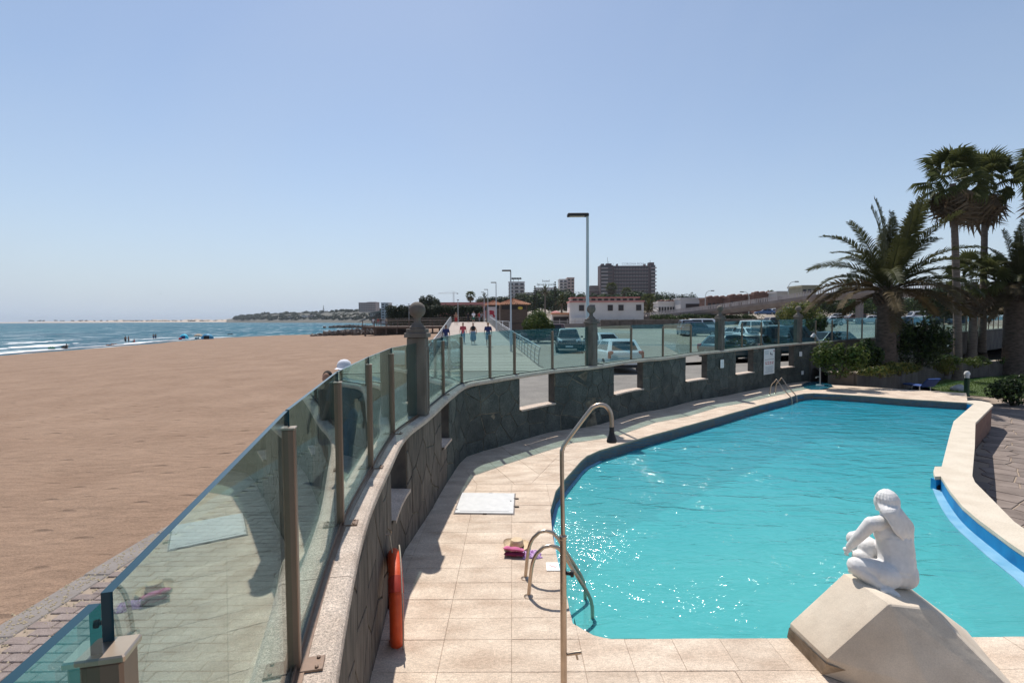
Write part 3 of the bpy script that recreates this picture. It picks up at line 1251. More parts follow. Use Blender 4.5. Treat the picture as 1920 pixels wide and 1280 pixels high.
# irregular stamped stones near the border
reg = ccw([P(1850, 757, ZL).xy.to_tuple(), P(2300, 757, ZL).xy.to_tuple(), P(2300, 1080, ZL).xy.to_tuple()] + [(x + 0.02, y) for x, y in brd_out[2:12]][::-1])
xs, ys = [p[0] for p in reg], [p[1] for p in reg]


def voronoi(pts, rect, reach, gap):
    """Convex cells of jittered points, each clipped to rect and pulled back by gap."""
    cells = []
    arr = np.array(pts)
    for i, (x, y) in enumerate(pts):
        c = [(rect[0], rect[2]), (rect[1], rect[2]), (rect[1], rect[3]), (rect[0], rect[3])]
        dd = (arr[:, 0] - x) ** 2 + (arr[:, 1] - y) ** 2
        for j in np.argsort(dd)[1:22]:
            if dd[j] > reach * reach:
                break
            nx, ny = arr[j, 0] - x, arr[j, 1] - y
            l = math.hypot(nx, ny)
            nx, ny = nx / l, ny / l
            c = clip_half(c, nx, ny, nx * (x + arr[j, 0]) / 2 + ny * (y + arr[j, 1]) / 2 - gap)
            if len(c) < 3:
                break
        cells.append(c)
    return cells


jp = []
y = min(ys) - 0.5
j = 0
while y < max(ys) + 0.5:
    x = min(xs) - 0.5 + (0.35 if j % 2 else 0)
    while x < min(max(xs), 24) + 0.5:
        jp.append((x + random.uniform(-.25, .25), y + random.uniform(-.12, .12)))
        x += 0.78
    y += 0.42
    j += 1
cells = voronoi(jp, (min(xs), min(max(xs), 24), min(ys), max(ys)), 2.5, 0.009)
kept = []
for c in cells:
    if len(c) < 3:
        continue
    mx, my = sum(p[0] for p in c) / len(c), sum(p[1] for p in c) / len(c)
    inside = False
    for i in range(len(reg)):
        (x0, y0), (x1, y1) = reg[i], reg[(i + 1) % len(reg)]
        if (y0 > my) != (y1 > my) and mx < (x1 - x0) * (my - y0) / (y1 - y0) + x0:
            inside = not inside
    if inside:
        kept.append((my + abs(mx - my * 0.95), mx, my, c))
kept.sort()
rest = MB()
for i, (_, mx, my, c) in enumerate(kept):
    c = ccw(c)
    dz = random.uniform(-.004, .004)
    o = MB() if i < 240 else rest
    n2 = len(c)
    t2 = shrink(c, 0.012)
    if len(t2) != n2:
        t2 = c
    vs = [(x, y, ZL - 0.02) for x, y in c] + [(x, y, ZL + 0.006 + dz) for x, y in t2]
    fs = [tuple(range(n2, 2 * n2))] + [(q, (q + 1) % n2, n2 + (q + 1) % n2, n2 + q) for q in range(n2)]
    o.add(vs, fs)
    if i < 240:
        o.obj('paving_stone', M_stamp, plaza)
if rest.v:
    tag(rest.obj('paving_field', M_stamp, plaza), kind='stuff')
# ------------------------------------------------------------------ the curved stone wall
SILL = 0.72
COPT = 0.095
S_END = s_of_px(1521, 0.1, 0.6, 20)
S_BEG = 0.0
S1 = s_near(posts[8][0])
wins = []
for (l, r) in ((740, 768), (832, 863), (977, 1042), (1153, 1207), (1287.6, 1327), (1381, 1414), (1465, 1490)):
    lo = 2.5 if r < 900 else S1
    hi = S1 if r < 900 else S_END
    a, b = s_of_px(l, 0.14, SILL, lo, hi), s_of_px(r, 0.14, SILL, lo, hi)
    if b - a < 0.45:
        b = a + 0.62
    wins.append((a, b))
cuts = sorted(set([round(s, 3) for s in np.arange(S_BEG, S_END, 0.3)] + [S_END] + [x for w in wins for x in w]))
core = MB()
FI, FO = 0.096, -0.13
for a, b in zip(cuts[:-1], cuts[1:]):
    if b - a < 1e-4:
        continue
    m_ = (a + b) / 2
    inw = any(w[0] - 1e-3 < m_ < w[1] + 1e-3 for w in wins)
    za, zb = wall_at(a).z - COPT, wall_at(b).z - COPT
    ta, tb = (SILL, SILL) if inw else (za, zb)
    q = [wall_at(a, FI, -0.06), wall_at(b, FI, -0.06), wall_at(b, FI, tb), wall_at(a, FI, ta),
         wall_at(a, FO, -0.06), wall_at(b, FO, -0.06), wall_at(b, FO, tb), wall_at(a, FO, ta)]
    core.add(q, [(0, 1, 2, 3), (5, 4, 7, 6)], 0)
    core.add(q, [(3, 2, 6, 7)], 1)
for w in wins:
    for s, sg in ((w[0], 0), (w[1], 1)):
        z1 = wall_at(s).z - COPT
        f = [wall_at(s, FI, SILL), wall_at(s, FO, SILL), wall_at(s, FO, z1), wall_at(s, FI, z1)]
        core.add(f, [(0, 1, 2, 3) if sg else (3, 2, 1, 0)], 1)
wall = core.obj('pool_wall', [M_wallcore, M_reveal])
tag(wall, 'long curved dark stone wall with square openings between pool deck and promenade', 'wall')
for w in wins:                                   # sills
    sb = MB()
    k = 4
    for i in range(k):
        a, b = w[0] + (w[1] - w[0]) * i / k, w[0] + (w[1] - w[0]) * (i + 1) / k
        q = [wall_at(a, FI + 0.060, SILL - 0.02), wall_at(b, FI + 0.060, SILL - 0.02), wall_at(b, FI + 0.060, SILL + 0.02), wall_at(a, FI + 0.060, SILL + 0.02),
             wall_at(a, FO - 0.02, SILL + 0.02), wall_at(b, FO - 0.02, SILL + 0.02)]
        sb.add(q, [(0, 1, 2, 3), (3, 2, 5, 4)])
    sb.obj('window_sill', M_cop, wall)

# stones: cells in (length, height), proud of the mortar
jp = []
s = S_BEG + 0.1
row = 0
z = 0.12
while z < 1.85:
    s = S_BEG + 0.1 + (0.28 if row % 2 else 0)
    while s < S_END:
        jp.append((s + random.uniform(-.19, .19), z + random.uniform(-.14, .14)))
        s += random.uniform(0.48, 0.66)
    z += 0.40
    row += 1
cells = voronoi(jp, (S_BEG, S_END - 0.02, -0.03, 2.0), 2.0, 0.0095)
pieces = []
for c in cells:
    if len(c) < 3:
        continue
    ms = sum(p[0] for p in c) / len(c)
    zt = wall_at(ms).z - COPT - 0.004
    c = clip_half(c, 0, 1, zt)
    if len(c) < 3:
        continue
    parts = [c]
    for w in wins:
        nxt = []
        for q in parts:
            if max(p[0] for p in q) < w[0] or min(p[0] for p in q) > w[1] or max(p[1] for p in q) < SILL:
                nxt.append(q)
                continue
            nxt.append(clip_half(q, 1, 0, w[0] - 0.006))
            nxt.append(clip_half(q, -1, 0, -(w[1] + 0.006)))
            lowp = clip_half(clip_half(q, 1, 0, w[1] + 0.006), -1, 0, -(w[0] - 0.006))
            nxt.append(clip_half(lowp, 0, 1, SILL - 0.03) if len(lowp) >= 3 else [])
        parts = [q for q in nxt if len(q) >= 3 and abs(area2(q)) > 0.004]
    pieces += parts
pieces.sort(key=lambda c: -abs(area2(c)))
small = MB()
small_n = 0
for i, c in enumerate(pieces):
    c = ccw(c)
    t = shrink(c, 0.008)
    if len(t) != len(c):
        t = c
    h = random.uniform(0.007, 0.013)
    tilt = random.uniform(-.006, .006)
    n = len(c)
    ms = sum(p[0] for p in c) / n
    base = [wall_at(s, FI - 0.01, z) for s, z in c]
    mid_ = [wall_at(s, FI + .003 + h * 0.6, z) for s, z in c]
    top = [wall_at(s, FI + .003 + h + (s - ms) * tilt, z) for s, z in t]
    fs = [tuple(range(2 * n, 3 * n))]
    for lv in (0, n):
        for a in range(n):
            b = (a + 1) % n
            fs.append((lv + a, lv + b, lv + n + b, lv + n + a))
    near = ms < S1 - 0.4
    if i < 290:
        o = MB()
        cen = sum((Vector(p) for p in top), Vector()) / n
        o.add([p - cen for p in base + mid_ + top], fs)
        o.obj('stone', M_slate_b if near else M_slate, wall, loc=cen)
    else:
        small.add(base + mid_ + top, fs)
if small.v:
    tag(small.obj('stone_chips', M_slate, wall), kind='stuff')

# coping: one rounded band, in lengths
prof = [(-0.17, -COPT), (0.135, -COPT), (0.172, -0.078), (0.180, -0.05), (0.172, -0.02), (0.150, -0.002), (0.0, 0.0), (-0.165, 0.0), (-0.185, -0.03)]


def sweep(s0, s1, prof, step=0.15):
    k = max(1, int((s1 - s0) / step))
    V, F2 = [], []
    n = len(prof)
    for i in range(k + 1):
        s = s0 + (s1 - s0) * i / k
        zc = wall_at(s).z
        for o, dz in prof:
            V.append(wall_at(s, o, zc + dz))
    for i in range(k):
        for j in range(n):
            j2 = (j + 1) % n
            F2.append((i * n + j, (i + 1) * n + j, (i + 1) * n + j2, i * n + j2))
    F2.append(tuple(range(n)))
    F2.append(tuple(k * n + j for j in range(n - 1, -1, -1)))
    return V, F2


s = 0.0
while s < PS[-1] - 0.5:
    l = random.uniform(1.7, 2.1)
    if PS[-1] - s - l < 1:
        l = PS[-1] - s
    m_ = MB()
    m_.add(*sweep(s + 0.003, s + l - 0.003, prof))
    o = m_.obj('coping_stone', M_cop if s < S_END else M_oldwall, wall)
    smooth_by_angle(o, 35)
    s += l

# farther on the wall is plain weathered concrete
fw = MB()
k = 0
ss = np.arange(S_END, PS[-1], 0.5)
zs = [-0.9, -0.2, 0.5, 1.1]
V, F2 = [], []
for i, s in enumerate(ss):
    zt = wall_at(s).z - COPT
    for z in zs + [zt]:
        V.append(wall_at(s, FI + 0.02 + random.uniform(-.012, .012), z))
    V.append(wall_at(s, FO, zt))
    V.append(wall_at(s, FO, -0.9))
for i in range(len(ss) - 1):
    for j in range(6):
        a = i * 7 + j
        F2.append((a, a + 7, a + 8, a + 1))
fw.add(V, F2)
far_wall = fw.obj('garden_wall', M_oldwall)
tag(far_wall, 'plain weathered concrete garden wall under the far glass fence behind the palms', 'wall')
pl = MB()
p = wall_at(S_END, 0.13, 0)
tang = (wall_at(S_END + .2) - wall_at(S_END - .2))
ang = math.atan2(tang.y, tang.x)
pl.cbox((p.x, p.y, 0.65), (0.34, 0.12, 1.36), 0.015, rz=ang)
pl.obj('pilaster', M_oldwall, wall)

# metal strip at the foot of the glass
st = MB()
st.add(*sweep(0.0, S1 + 0.05, [(0.012, 0.0), (0.050, 0.0), (0.050, 0.006), (0.020, 0.006), (0.018, 0.026), (0.012, 0.026)]))
# ------------------------------------------------------------------ pillars
PIL = []


def make_pillar(pt, ang, label, hs):
    t = thing('ball_pillar', label, 'pillar', pt, ang, 'ball topped pillars along the curved wall')
    b = MB()
    w, dd = 0.21, 0.27
    b.cbox((0, 0.0, hs / 2), (w, dd, hs), 0.012)
    for y in (-dd / 2 - 0.004, dd / 2 + 0.004):           # sunk panel edges
        b.box((-w / 2 + 0.03, y, hs * 0.46), (0.035, 0.012, hs * 0.8))
        b.box((w / 2 - 0.03, y, hs * 0.46), (0.035, 0.012, hs * 0.8))
        b.box((0, y, hs * 0.06), (w - 0.02, 0.0118, 0.05))
        b.box((0, y, hs * 0.86), (w - 0.02, 0.0118, 0.05))
    b.obj('shaft', M_pillar, t)
    b = MB()
    b.cbox((0, 0, hs + 0.035), (w + 0.075, dd + 0.06, 0.07), 0.014)
    b.cbox((0, 0, hs + 0.10), (w + 0.03, dd + 0.01, 0.055), 0.01)
    b.obj('capital', M_pillar, t)
    b = MB()
    z = hs + 0.128
    b.lathe([(0.115, z), (0.118, z + 0.018), (0.085, z + 0.05), (0.055, z + 0.085), (0.046, z + 0.12), (0.052, z + 0.15), (0.06, z + 0.165)], n=20)
    smooth_by_angle(b.obj('neck', M_pillar, t), 50)
    b = MB()
    b.sphere((0, 0, z + 0.155 + 0.112), 0.12, 24, 16)
    b.obj('ball', M_pillar, t, smooth=True)
    return t


pil_lab = ['weathered ball topped pillar nearest the camera, at the first bend of the glass fence',
           'ball topped pillar in front of the foot of the tall lamp post',
           'ball topped pillar with the small white number plaque on the wall near it',
           'ball topped pillar farthest along, by the white notice board']
pil_i = [i for i, (p, k) in enumerate(posts) if k == 'pillar']
for i, lab in zip(pil_i, pil_lab):
    p = posts[i][0]
    s = s_near(p)
    tg = wall_at(s + .3) - wall_at(s - .3)
    make_pillar(p, math.atan2(tg.y, tg.x), lab, 1.13)
# ------------------------------------------------------------------ glass fences
run_lab = ['reflective glass fence run nearest the camera, left of the first pillar',
           'glass fence run in front of the boardwalk, between the first two pillars',
           'glass fence run in front of the white hatchback, between second and third pillar',
           'glass fence run above the white notice board, between third and fourth pillar',
           'far glass fence run behind the palm trunks, beyond the last pillar']
bounds = [-1] + pil_i + [len(posts)]


def make_post(p, ang, parent, near):
    hgt = GH - 0.075
    b = MB()
    b.cbox((p.x, p.y, p.z + hgt / 2), (0.045, 0.062, hgt), 0.004, rz=ang)
    o = b.obj('post', M_post, parent)
    if near:
        c = MB()
        c.cbox((p.x, p.y, p.z + hgt + 0.004), (0.05, 0.07, 0.008), 0.002, rz=ang)
        c.obj('post_cap', M_steel, o)
        ca, sa = math.cos(ang), math.sin(ang)
        off = Vector((sa, -ca, 0))
        c = MB()
        q = p + off * 0.075
        c.cbox((q.x, q.y, p.z + 0.005), (0.09, 0.09, 0.009), 0.002, rz=ang)
        for du in (-0.03, 0.03):
            e = q + Vector((ca, sa, 0)) * du + off * 0.02
            c.lathe([(0.008, 0.009), (0.008, 0.016), (0.004, 0.018)], (e.x, e.y, p.z), 8)
        c.obj('base_plate', M_post, o)
    return o


for r in range(5):
    lo, hi = bounds[r], bounds[r + 1]
    idx = list(range(max(lo, 0), min(hi, len(posts) - 1) + 1))
    if r == 0:
        idx = list(range(0, hi + 1))
    t = thing('glass_fence', run_lab[r], 'glass fence', tuple(posts[idx[0]][0]), 0, 'glass fence runs on the curved wall')
    org = Vector(posts[idx[0]][0])
    for k, i in enumerate(idx):
        p = posts[i][0] - org
        if posts[i][1] != 'pillar':
            q = posts[min(i + 1, len(posts) - 1)][0] - posts[max(i - 1, 0)][0]
            make_post(p, math.atan2(q.y, q.x), t, r < 2 and i < 14)
        if k == len(idx) - 1:
            break
        a, b = posts[i][0] - org, posts[i + 1][0] - org
        u = (b - a)
        L_ = u.xy.length
        ud = u / L_
        g0 = 0.105 if posts[i][1] == 'pillar' else 0.014
        g1 = 0.105 if posts[i + 1][1] == 'pillar' else 0.014
        A, B = a + ud * g0, b - ud * g1
        nn = Vector((ud.y, -ud.x, 0)).normalized() * 0.007
        zz = Vector((0, 0, GH))
        z0 = Vector((0, 0, 0.015))
        vs = [A + nn + z0, B + nn + z0, B + nn + zz, A + nn + zz, A - nn + z0, B - nn + z0, B - nn + zz, A - nn + zz]
        g = MB()
        g.add(vs, [(0, 1, 2, 3), (5, 4, 7, 6)], 0)
        g.add(vs, [(3, 2, 6, 7), (1, 5, 6, 2), (4, 0, 3, 7), (4, 5, 1, 0)], 1)
        g.obj('glass_pane', [M_glass, M_glassedge], t)
    if r == 0:
        st.v = [tuple(Vector(v) - org) for v in st.v]
        st.obj('base_strip', M_post, t)
    else:
        sm = MB()
        s0, s1 = s_near(posts[idx[0]][0]) + 0.12, s_near(posts[idx[-1]][0]) - (0.12 if r < 4 else 0)
        sm.add(*sweep(s0, s1, [(0.010, 0.0), (0.035, 0.0), (0.030, 0.018), (0.010, 0.02)], 0.4))
        sm.v = [tuple(Vector(v) - org) for v in sm.v]
        sm.obj('base_strip', M_black, t)

# ------------------------------------------------------------------ things on the wall
# notice board, plaques
def wall_plate(name, px0, py0, px1, py1, label, cat, mm=None):
    s = s_of_px((px0 + px1) / 2, FI + 0.055, 1.0, S1, S_END)
    c = wall_at(s, FI + 0.060, 1.0)
    d = (c - EYE).xy.length
    z0 = PY((px0 + px1) / 2, py1, c.y).z
    z1 = PY((px0 + px1) / 2, py0, c.y).z
    sa, sb = s_of_px(px0, FI + 0.055, 1.0, S1, S_END), s_of_px(px1, FI + 0.055, 1.0, S1, S_END)
    w = max(0.1, (wall_at(sb) - wall_at(sa)).xy.length)
    tg = wall_at(s + .3) - wall_at(s - .3)
    ang = math.atan2(tg.y, tg.x)
    t = thing(name, label, cat, (c.x, c.y, (z0 + z1) / 2), ang)
    b = MB()
    b.cbox((0, 0, 0), (w, 0.014, z1 - z0), 0.003)
    b.obj('board', mm or M_white, t)
    return t, w, z1 - z0


def text_obj(body, size, mm, parent, loc, rot, name='lettering', align='CENTER', ext=0.002):
    cu = bpy.data.curves.new(name, 'FONT')
    cu.body = body
    cu.size = size
    cu.align_x = align
    cu.align_y = 'CENTER'
    cu.extrude = ext
    tmp = bpy.data.objects.new(name, cu)
    COL.objects.link(tmp)
    dg = bpy.context.evaluated_depsgraph_get()
    me = bpy.data.meshes.new_from_object(tmp.evaluated_get(dg))
    bpy.data.objects.remove(tmp)
    me.materials.clear()
    me.materials.append(mm)
    o = bpy.data.objects.new(name, me)
    o.location = loc
    o.rotation_euler = rot
    return link(o, parent)


M_ink = mat('sign_ink_dark', (0.03, 0.035, 0.05), 0.7, scale=10)
M_inkred = mat('sign_ink_red', (0.45, 0.04, 0.06), 0.7, scale=10)
M_inkgrey = mat('sign_ink_grey', (0.35, 0.42, 0.46), 0.7, scale=10)
t, w, h = wall_plate('notice_board', 1432, 654, 1452, 701, 'tall white notice board with pool rules hanging on the dark stone wall', 'sign')
fr = -0.0085
d = MB()
for i in range(5):                                            # small print, upper left
    d.box((-w * .26, fr, h * (.44 - .035 * i)), (w * .36, 0.002, h * .014))
for i in range(9):                                            # small print, lower half
    d.box((random.uniform(-.03, .0) * w, fr, h * (-.20 - .03 * i)), (w * random.uniform(.6, .82), 0.002, h * .012))
tag(d.obj('small_print', M_inkgrey, t), kind='stuff')
d = MB()
d.sphere((w * .12, fr, h * .29), (w * .07, .002, h * .022), 10, 6)
d.box((w * .10, fr, h * .33), (w * .05, 0.002, h * .075), rz=0.0)
d.box((w * .24, fr, h * .27), (w * .08, 0.002, h * .05))
d.box((0, fr, h * .085), (w * .86, 0.002, h * .012))
d.obj('picture', M_ink, t)
d = MB()
for k in range(4):
    d.box((w * (-.33 + .22 * k), fr, h * -.02), (w * .15, 0.002, h * .028))
    d.box((w * (-.30 + .2 * k), fr, h * -.085), (w * .15, 0.002, h * .028))
d.box((w * .42, fr, h * .41), (w * .08, 0.002, h * .05))
tag(d.obj('red_print', M_inkred, t), kind='stuff')
t, w, h = wall_plate('number_plaque', 1350.6, 674, 1356.8, 689.5, 'narrow white plaque with grey numerals on the stone wall near the third pillar', 'plaque')
text_obj('1\n2\n0', h * 0.3, M_inkgrey, t, (0, -0.009, 0), (R(90), 0, 0), 'numerals', ext=0.001)
wall_plate('switch_box', 1498.5, 659, 1503.5, 668, 'small white box high on the wall end near the concrete pilaster', 'box')
wall_plate('socket_box', 1503, 695, 1507, 702, 'tiny white socket box low on the wall near the concrete pilaster', 'box')

# life buoy hung flat against the wall
s = s_of_px(727, 0.16, 1.1, 2.0, 7)
c = wall_at(s, 0.215, 0.0)
for _ in range(3):
    pz0, pz1 = PY(730, 1212, c.y).z, PY(730, 1035, c.y).z
tg = wall_at(s + .3) - wall_at(s - .3)
buoy = thing('life_buoy', 'orange life buoy hanging from a rope on the near end of the stone wall', 'life buoy', (c.x, c.y, (pz0 + pz1) / 2), math.atan2(tg.y, tg.x) + R(9))
Rr, rr_ = (pz1 - pz0) / 2 - 0.078, 0.076
V, F2, mi = [], [], []
nu_, nv_ = 40, 14
for i in range(nu_):
    a = 2 * PI * i / nu_
    for j in range(nv_):
        b = 2 * PI * j / nv_
        q = Rr + rr_ * 1.05 * math.cos(b)
        V.append((q * math.cos(a), -rr_ * 0.85 * math.sin(b), q * math.sin(a)))
for i in range(nu_):
    for j in range(nv_):
        F2.append((i * nv_ + j, i * nv_ + (j + 1) % nv_, ((i + 1) % nu_) * nv_ + (j + 1) % nv_, ((i + 1) % nu_) * nv_ + j))
o = mesh_np('ring', np.array(V), np.array(F2), M_orange, buoy, smooth=True)
for k in range(4):
    a0 = R(45 + 90 * k)
    m_ = MB()
    pts = []
    V, F2 = [], []
    for i in range(5):
        a = a0 + R(-9 + 4.5 * i)
        for j in range(nv_):
            b = 2 * PI * j / nv_
            q = Rr + rr_ * 1.12 * math.cos(b)
            V.append((q * math.cos(a), -rr_ * 0.92 * math.sin(b), q * math.sin(a)))
    for i in range(4):
        for j in range(nv_):
            F2.append((i * nv_ + j, i * nv_ + (j + 1) % nv_, (i + 1) * nv_ + (j + 1) % nv_, (i + 1) * nv_ + j))
    mesh_np('band', np.array(V), np.array(F2), M_buoy_dark, buoy, smooth=True)
m_ = MB()
for k in range(4):
    a0, a1 = R(45 + 90 * k), R(135 + 90 * k)
    pts = []
    for i in range(9):
        t_ = i / 8
        a = a0 + (a1 - a0) * t_
        q = Rr + rr_ * (1.15 + 0.25 * math.sin(PI * t_))
        pts.append((q * math.cos(a), -0.05, q * math.sin(a)))
    m_.tube(pts, 0.006, 6)
m_.tube([(0.0, 0.02, Rr + rr_), (-0.03, 0.035, Rr + rr_ + 0.12), (-0.035, 0.045, Rr + rr_ + 0.2)], 0.006, 6)
m_.tube([(0.02, 0.02, Rr + rr_), (0.0, 0.035, Rr + rr_ + 0.12), (-0.035, 0.045, Rr + rr_ + 0.2)], 0.006, 6)
m_.obj('rope', M_rope, buoy)
hk = MB()
hk.tube([(-0.035, 0.08, Rr + rr_ + 0.2), (-0.035, 0.03, Rr + rr_ + 0.2), (-0.035, 0.03, Rr + rr_ + 0.225)], 0.008, 6)
hk.obj('hook', M_steel, buoy)
# ------------------------------------------------------------------ figures: one smooth skin grown over tapered limbs
def figure(parts, voxel, name, mats, parent=None, smooth_it=4, seg=10):
    m = MB()
    for q in parts:
        if q[0] == 'cap':
            _, a, b, ra, rb = q
            a, b = Vector(a), Vector(b)
            m.tube([a, a.lerp(b, .5), b], [ra, (ra + rb) / 2, rb], seg)
            m.sphere(a, ra * 0.999, seg, 6)
            m.sphere(b, rb * 0.999, seg, 6)
        elif q[0] == 'ell':
            _, c, r = q[:3]
            k = len(m.v)
            m.sphere((0, 0, 0), r, 14, 10)
            rot = q[3] if len(q) > 3 else Matrix.Identity(3)
            for i in range(k, len(m.v)):
                m.v[i] = tuple(rot @ Vector(m.v[i]) + Vector(c))
    o = m.obj(name, mats)
    KIDS.pop(o.name, None)
    md = o.modifiers.new('r', 'REMESH')
    md.mode = 'VOXEL'
    md.voxel_size = voxel
    md.use_smooth_shade = True
    if smooth_it:
        sm = o.modifiers.new('s', 'SMOOTH')
        sm.factor = 0.5
        sm.iterations = smooth_it
    dg = bpy.context.evaluated_depsgraph_get()
    me = bpy.data.meshes.new_from_object(o.evaluated_get(dg))
    old = o.data
    bpy.data.objects.remove(o)
    bpy.data.meshes.remove(old)
    me.name = name
    me.materials.clear()
    me.materials.append(mats)
    me.polygons.foreach_set('use_smooth', [True] * len(me.polygons))
    o = bpy.data.objects.new(name, me)
    return link(o, parent)


def Ry(a):
    return Matrix.Rotation(R(a), 3, 'Y')


def Rx(a):
    return Matrix.Rotation(R(a), 3, 'X')


def Rz(a):
    return Matrix.Rotation(R(a), 3, 'Z')


# ------------------------------------------------------------------ pool ladders
def pool_ladder(f0, f1, inward, reach, label, hgt=0.54, drop=0.95):
    """f0, f1: feet of the two rails; inward: unit vector towards the water."""
    c = (Vector(f0) + Vector(f1)) / 2
    t = thing('pool_ladder', label, 'pool ladder', (c.x, c.y, 0.0), 0, 'pool ladders')
    n = Vector(inward)
    for f in (f0, f1):
        o = Vector(f) - c
        m = MB()
        prof2 = [(0.0, 0.0), (0.02, 0.2), (0.045, 0.36), (0.09, 0.46), (0.16, 0.525), (0.235, hgt), (0.31, 0.515), (0.37, 0.45), (0.43, 0.34), (reach - 0.04, 0.02), (reach + 0.0, -0.10), (reach + 0.01, -0.22), (reach + 0.01, -drop)]
        pts = catmull([(o + n * a + Vector((0, 0, z))) for a, z in prof2], 0.05)
        m.tube(pts, 0.0195, 10)
        r = m.obj('rail', M_steel, t, smooth=True)
        e = MB()
        e.lathe([(0.05, 0.0), (0.05, 0.006), (0.03, 0.018), (0.021, 0.024)], (o.x, o.y, 0.001), 16)
        e.obj('flange', M_steel, r)
    for z in (-0.30, -0.55, -0.80):
        m = MB()
        a, b = Vector(f0) - c + n * (reach + 0.01), Vector(f1) - c + n * (reach + 0.01)
        mid_ = (a + b) / 2
        m.cbox((mid_.x, mid_.y, z), ((b - a).length, 0.075, 0.03), 0.008, rz=math.atan2((b - a).y, (b - a).x))
        m.obj('step', M_steel, t)
    return t


f0, f1 = P(985, 1084, 0), P(991, 1118, 0)
pool_ladder(f0, f1, (1, 0.04, 0), P(1111, 1165, -0.25).x - f1.x, 'steel pool ladder beside the straw hat, near end of the pool')
g0, g1 = P(1443, 741, 0), P(1453, 737.5, 0)
ed = (P(1477, 746, 0) - P(1425, 759, 0)).normalized()
pool_ladder(g0, g1, (ed.y, -ed.x, 0), 0.78, 'steel pool ladder at the far end below the notice board', hgt=0.62)

# ------------------------------------------------------------------ showers
YS = 3.62
sx = X_at(1056, YS, 1100)
t = thing('outdoor_shower', 'tall curved steel pool shower with a black head, nearest the camera', 'shower', (sx, YS, 0), 0, 'outdoor showers')
zj = Z_at(1003, YS, 1056)
m = MB()
m.cbox((0, 0, 0.012), (0.2, 0.2, 0.02), 0.004)
m.tube([(0.004, 0, 0.02), (0.0, 0, zj)], 0.0235, 14)
smooth_by_angle(m.obj('lower_pole', M_steel, t), 50)
m = MB()
m.lathe([(0.0245, zj - 0.03), (0.027, zj - 0.025), (0.027, zj - 0.004), (0.02, zj + 0.004)], (0, 0, 0), 16)
m.obj('collar', M_steel, t)
q = lambda px, py: tuple(Vector((X_at(px, YS, py) - sx, 0, Z_at(py, YS, px))))
pts = [(0, 0, zj - 0.02), q(1053.5, 860), q(1055, 842), q(1062, 828), q(1104, 772), q(1113, 762.5), q(1124, 758.5), q(1135, 760.5), q(1143, 769), q(1146.5, 782), q(1147, 804)]
m = MB()
m.tube(catmull(pts, 0.02), 0.0155, 12)
smooth_by_angle(m.obj('upper_pipe', M_steel, t), 50)
hx, _, hz = q(1147, 806)
m = MB()
m.lathe([(0.034, -0.088), (0.037, -0.078), (0.033, -0.062), (0.021, -0.03), (0.017, 0.0), (0.0175, 0.022), (0.012, 0.026)], (hx, 0, hz), 16)
smooth_by_angle(m.obj('shower_head', M_black, t), 50)
m = MB()
zk = Z_at(1073, YS, 1070)
m.tube([(0.02, -0.005, zk), (0.05, -0.012, zk), (0.052, -0.012, zk)], [0.014, 0.014, 0.026], 14)
m.tube([(0.052, -0.012, zk), (0.075, -0.014, zk)], [0.026, 0.024], 14)
smooth_by_angle(m.obj('valve_knob', M_black, t), 40)
m = MB()
zt = Z_at(1226, YS, 1075)
m.tube([(0.02, 0, zt), (0.075, -0.01, zt + 0.016), (0.13, -0.02, zt + 0.03)], [0.011, 0.014, 0.014], 10)
m.tube([(0.09, -0.012, zt + 0.018), (0.102, -0.02, zt - 0.025)], 0.008, 8)
smooth_by_angle(m.obj('foot_tap', M_steel, t), 40)

b0 = P(1537.5, 723, 0)
t = thing('outdoor_shower', 'slim far pool shower standing in a small blue tray by the bushes', 'shower', (b0.x, b0.y, 0), 0, 'outdoor showers')
m = MB()
q = lambda px, py: tuple(Vector((X_at(px, b0.y, py) - b0.x, 0, Z_at(py, b0.y, px))))
m.tube([(0, 0, 0), q(1537.5, 650), q(1536.5, 641), q(1531, 632), q(1526, 625)], 0.028, 10)
smooth_by_angle(m.obj('pole', M_alu, t), 50)
m = MB()
m.tube([q(1526, 625), q(1523, 632)], [0.03, 0.085], 12)
m.obj('shower_head', M_alu, t)
m = MB()
m.tube([q(1537, 706), q(1530, 706.5)], 0.018, 8)
m.tube([q(1530, 706.5), q(1530, 709)], 0.03, 8)
m.obj('foot_tap', M_alu, t)
m = MB()
m.lathe([(0.16, 0.012), (0.15, 0.05), (0.05, 0.06)], (0, 0, 0), 18)
m.obj('foot', M_lid, t)
tr_ = [P(x, y, 0) - b0 for x, y in ((1503, 722), (1513, 717), (1535, 715.5), (1556, 719), (1562, 725), (1545, 730.5), (1520, 730.5), (1508, 727))]
m = MB()
m.prism(ccw([(p.x, p.y) for p in tr_]), 0.003, 0.014)
m.obj('blue_tray', mat('tray_blue', (0.008, 0.07, 0.12), 0.25, col2=(0.03, 0.17, 0.22), scale=1.5), t)

# ------------------------------------------------------------------ hatch in the deck
hc = [P(*q_, 0) for q_ in ((852, 963), (963, 964.5), (965.5, 926), (866, 925))]
cc = sum(hc, Vector()) / 4
t = thing('deck_hatch', 'white square access hatch let into the pool deck, with hinges', 'hatch', (cc.x, cc.y, 0))
hl = [(p - cc) for p in hc]
m = MB()
m.prism(ccw([(p.x * 1.03, p.y * 1.03) for p in hl]), -0.002, 0.009)
m.obj('frame', M_kerb, t)
m = MB()
m.prism(ccw([(p.x * .985, p.y * .985) for p in hl]), 0.009, 0.02)
m.obj('rim', M_lid, t)
m = MB()
m.prism(ccw([(p.x * .985 * .84 - 0.0, p.y * .985 * .86) for p in hl]), 0.020, 0.025)
lid = m.obj('lid', M_lid, t)
m = MB()
m.lathe([(0.012, 0.0), (0.012, 0.004)], (hl[1].x * .9, 0.05, 0.0215), 10)
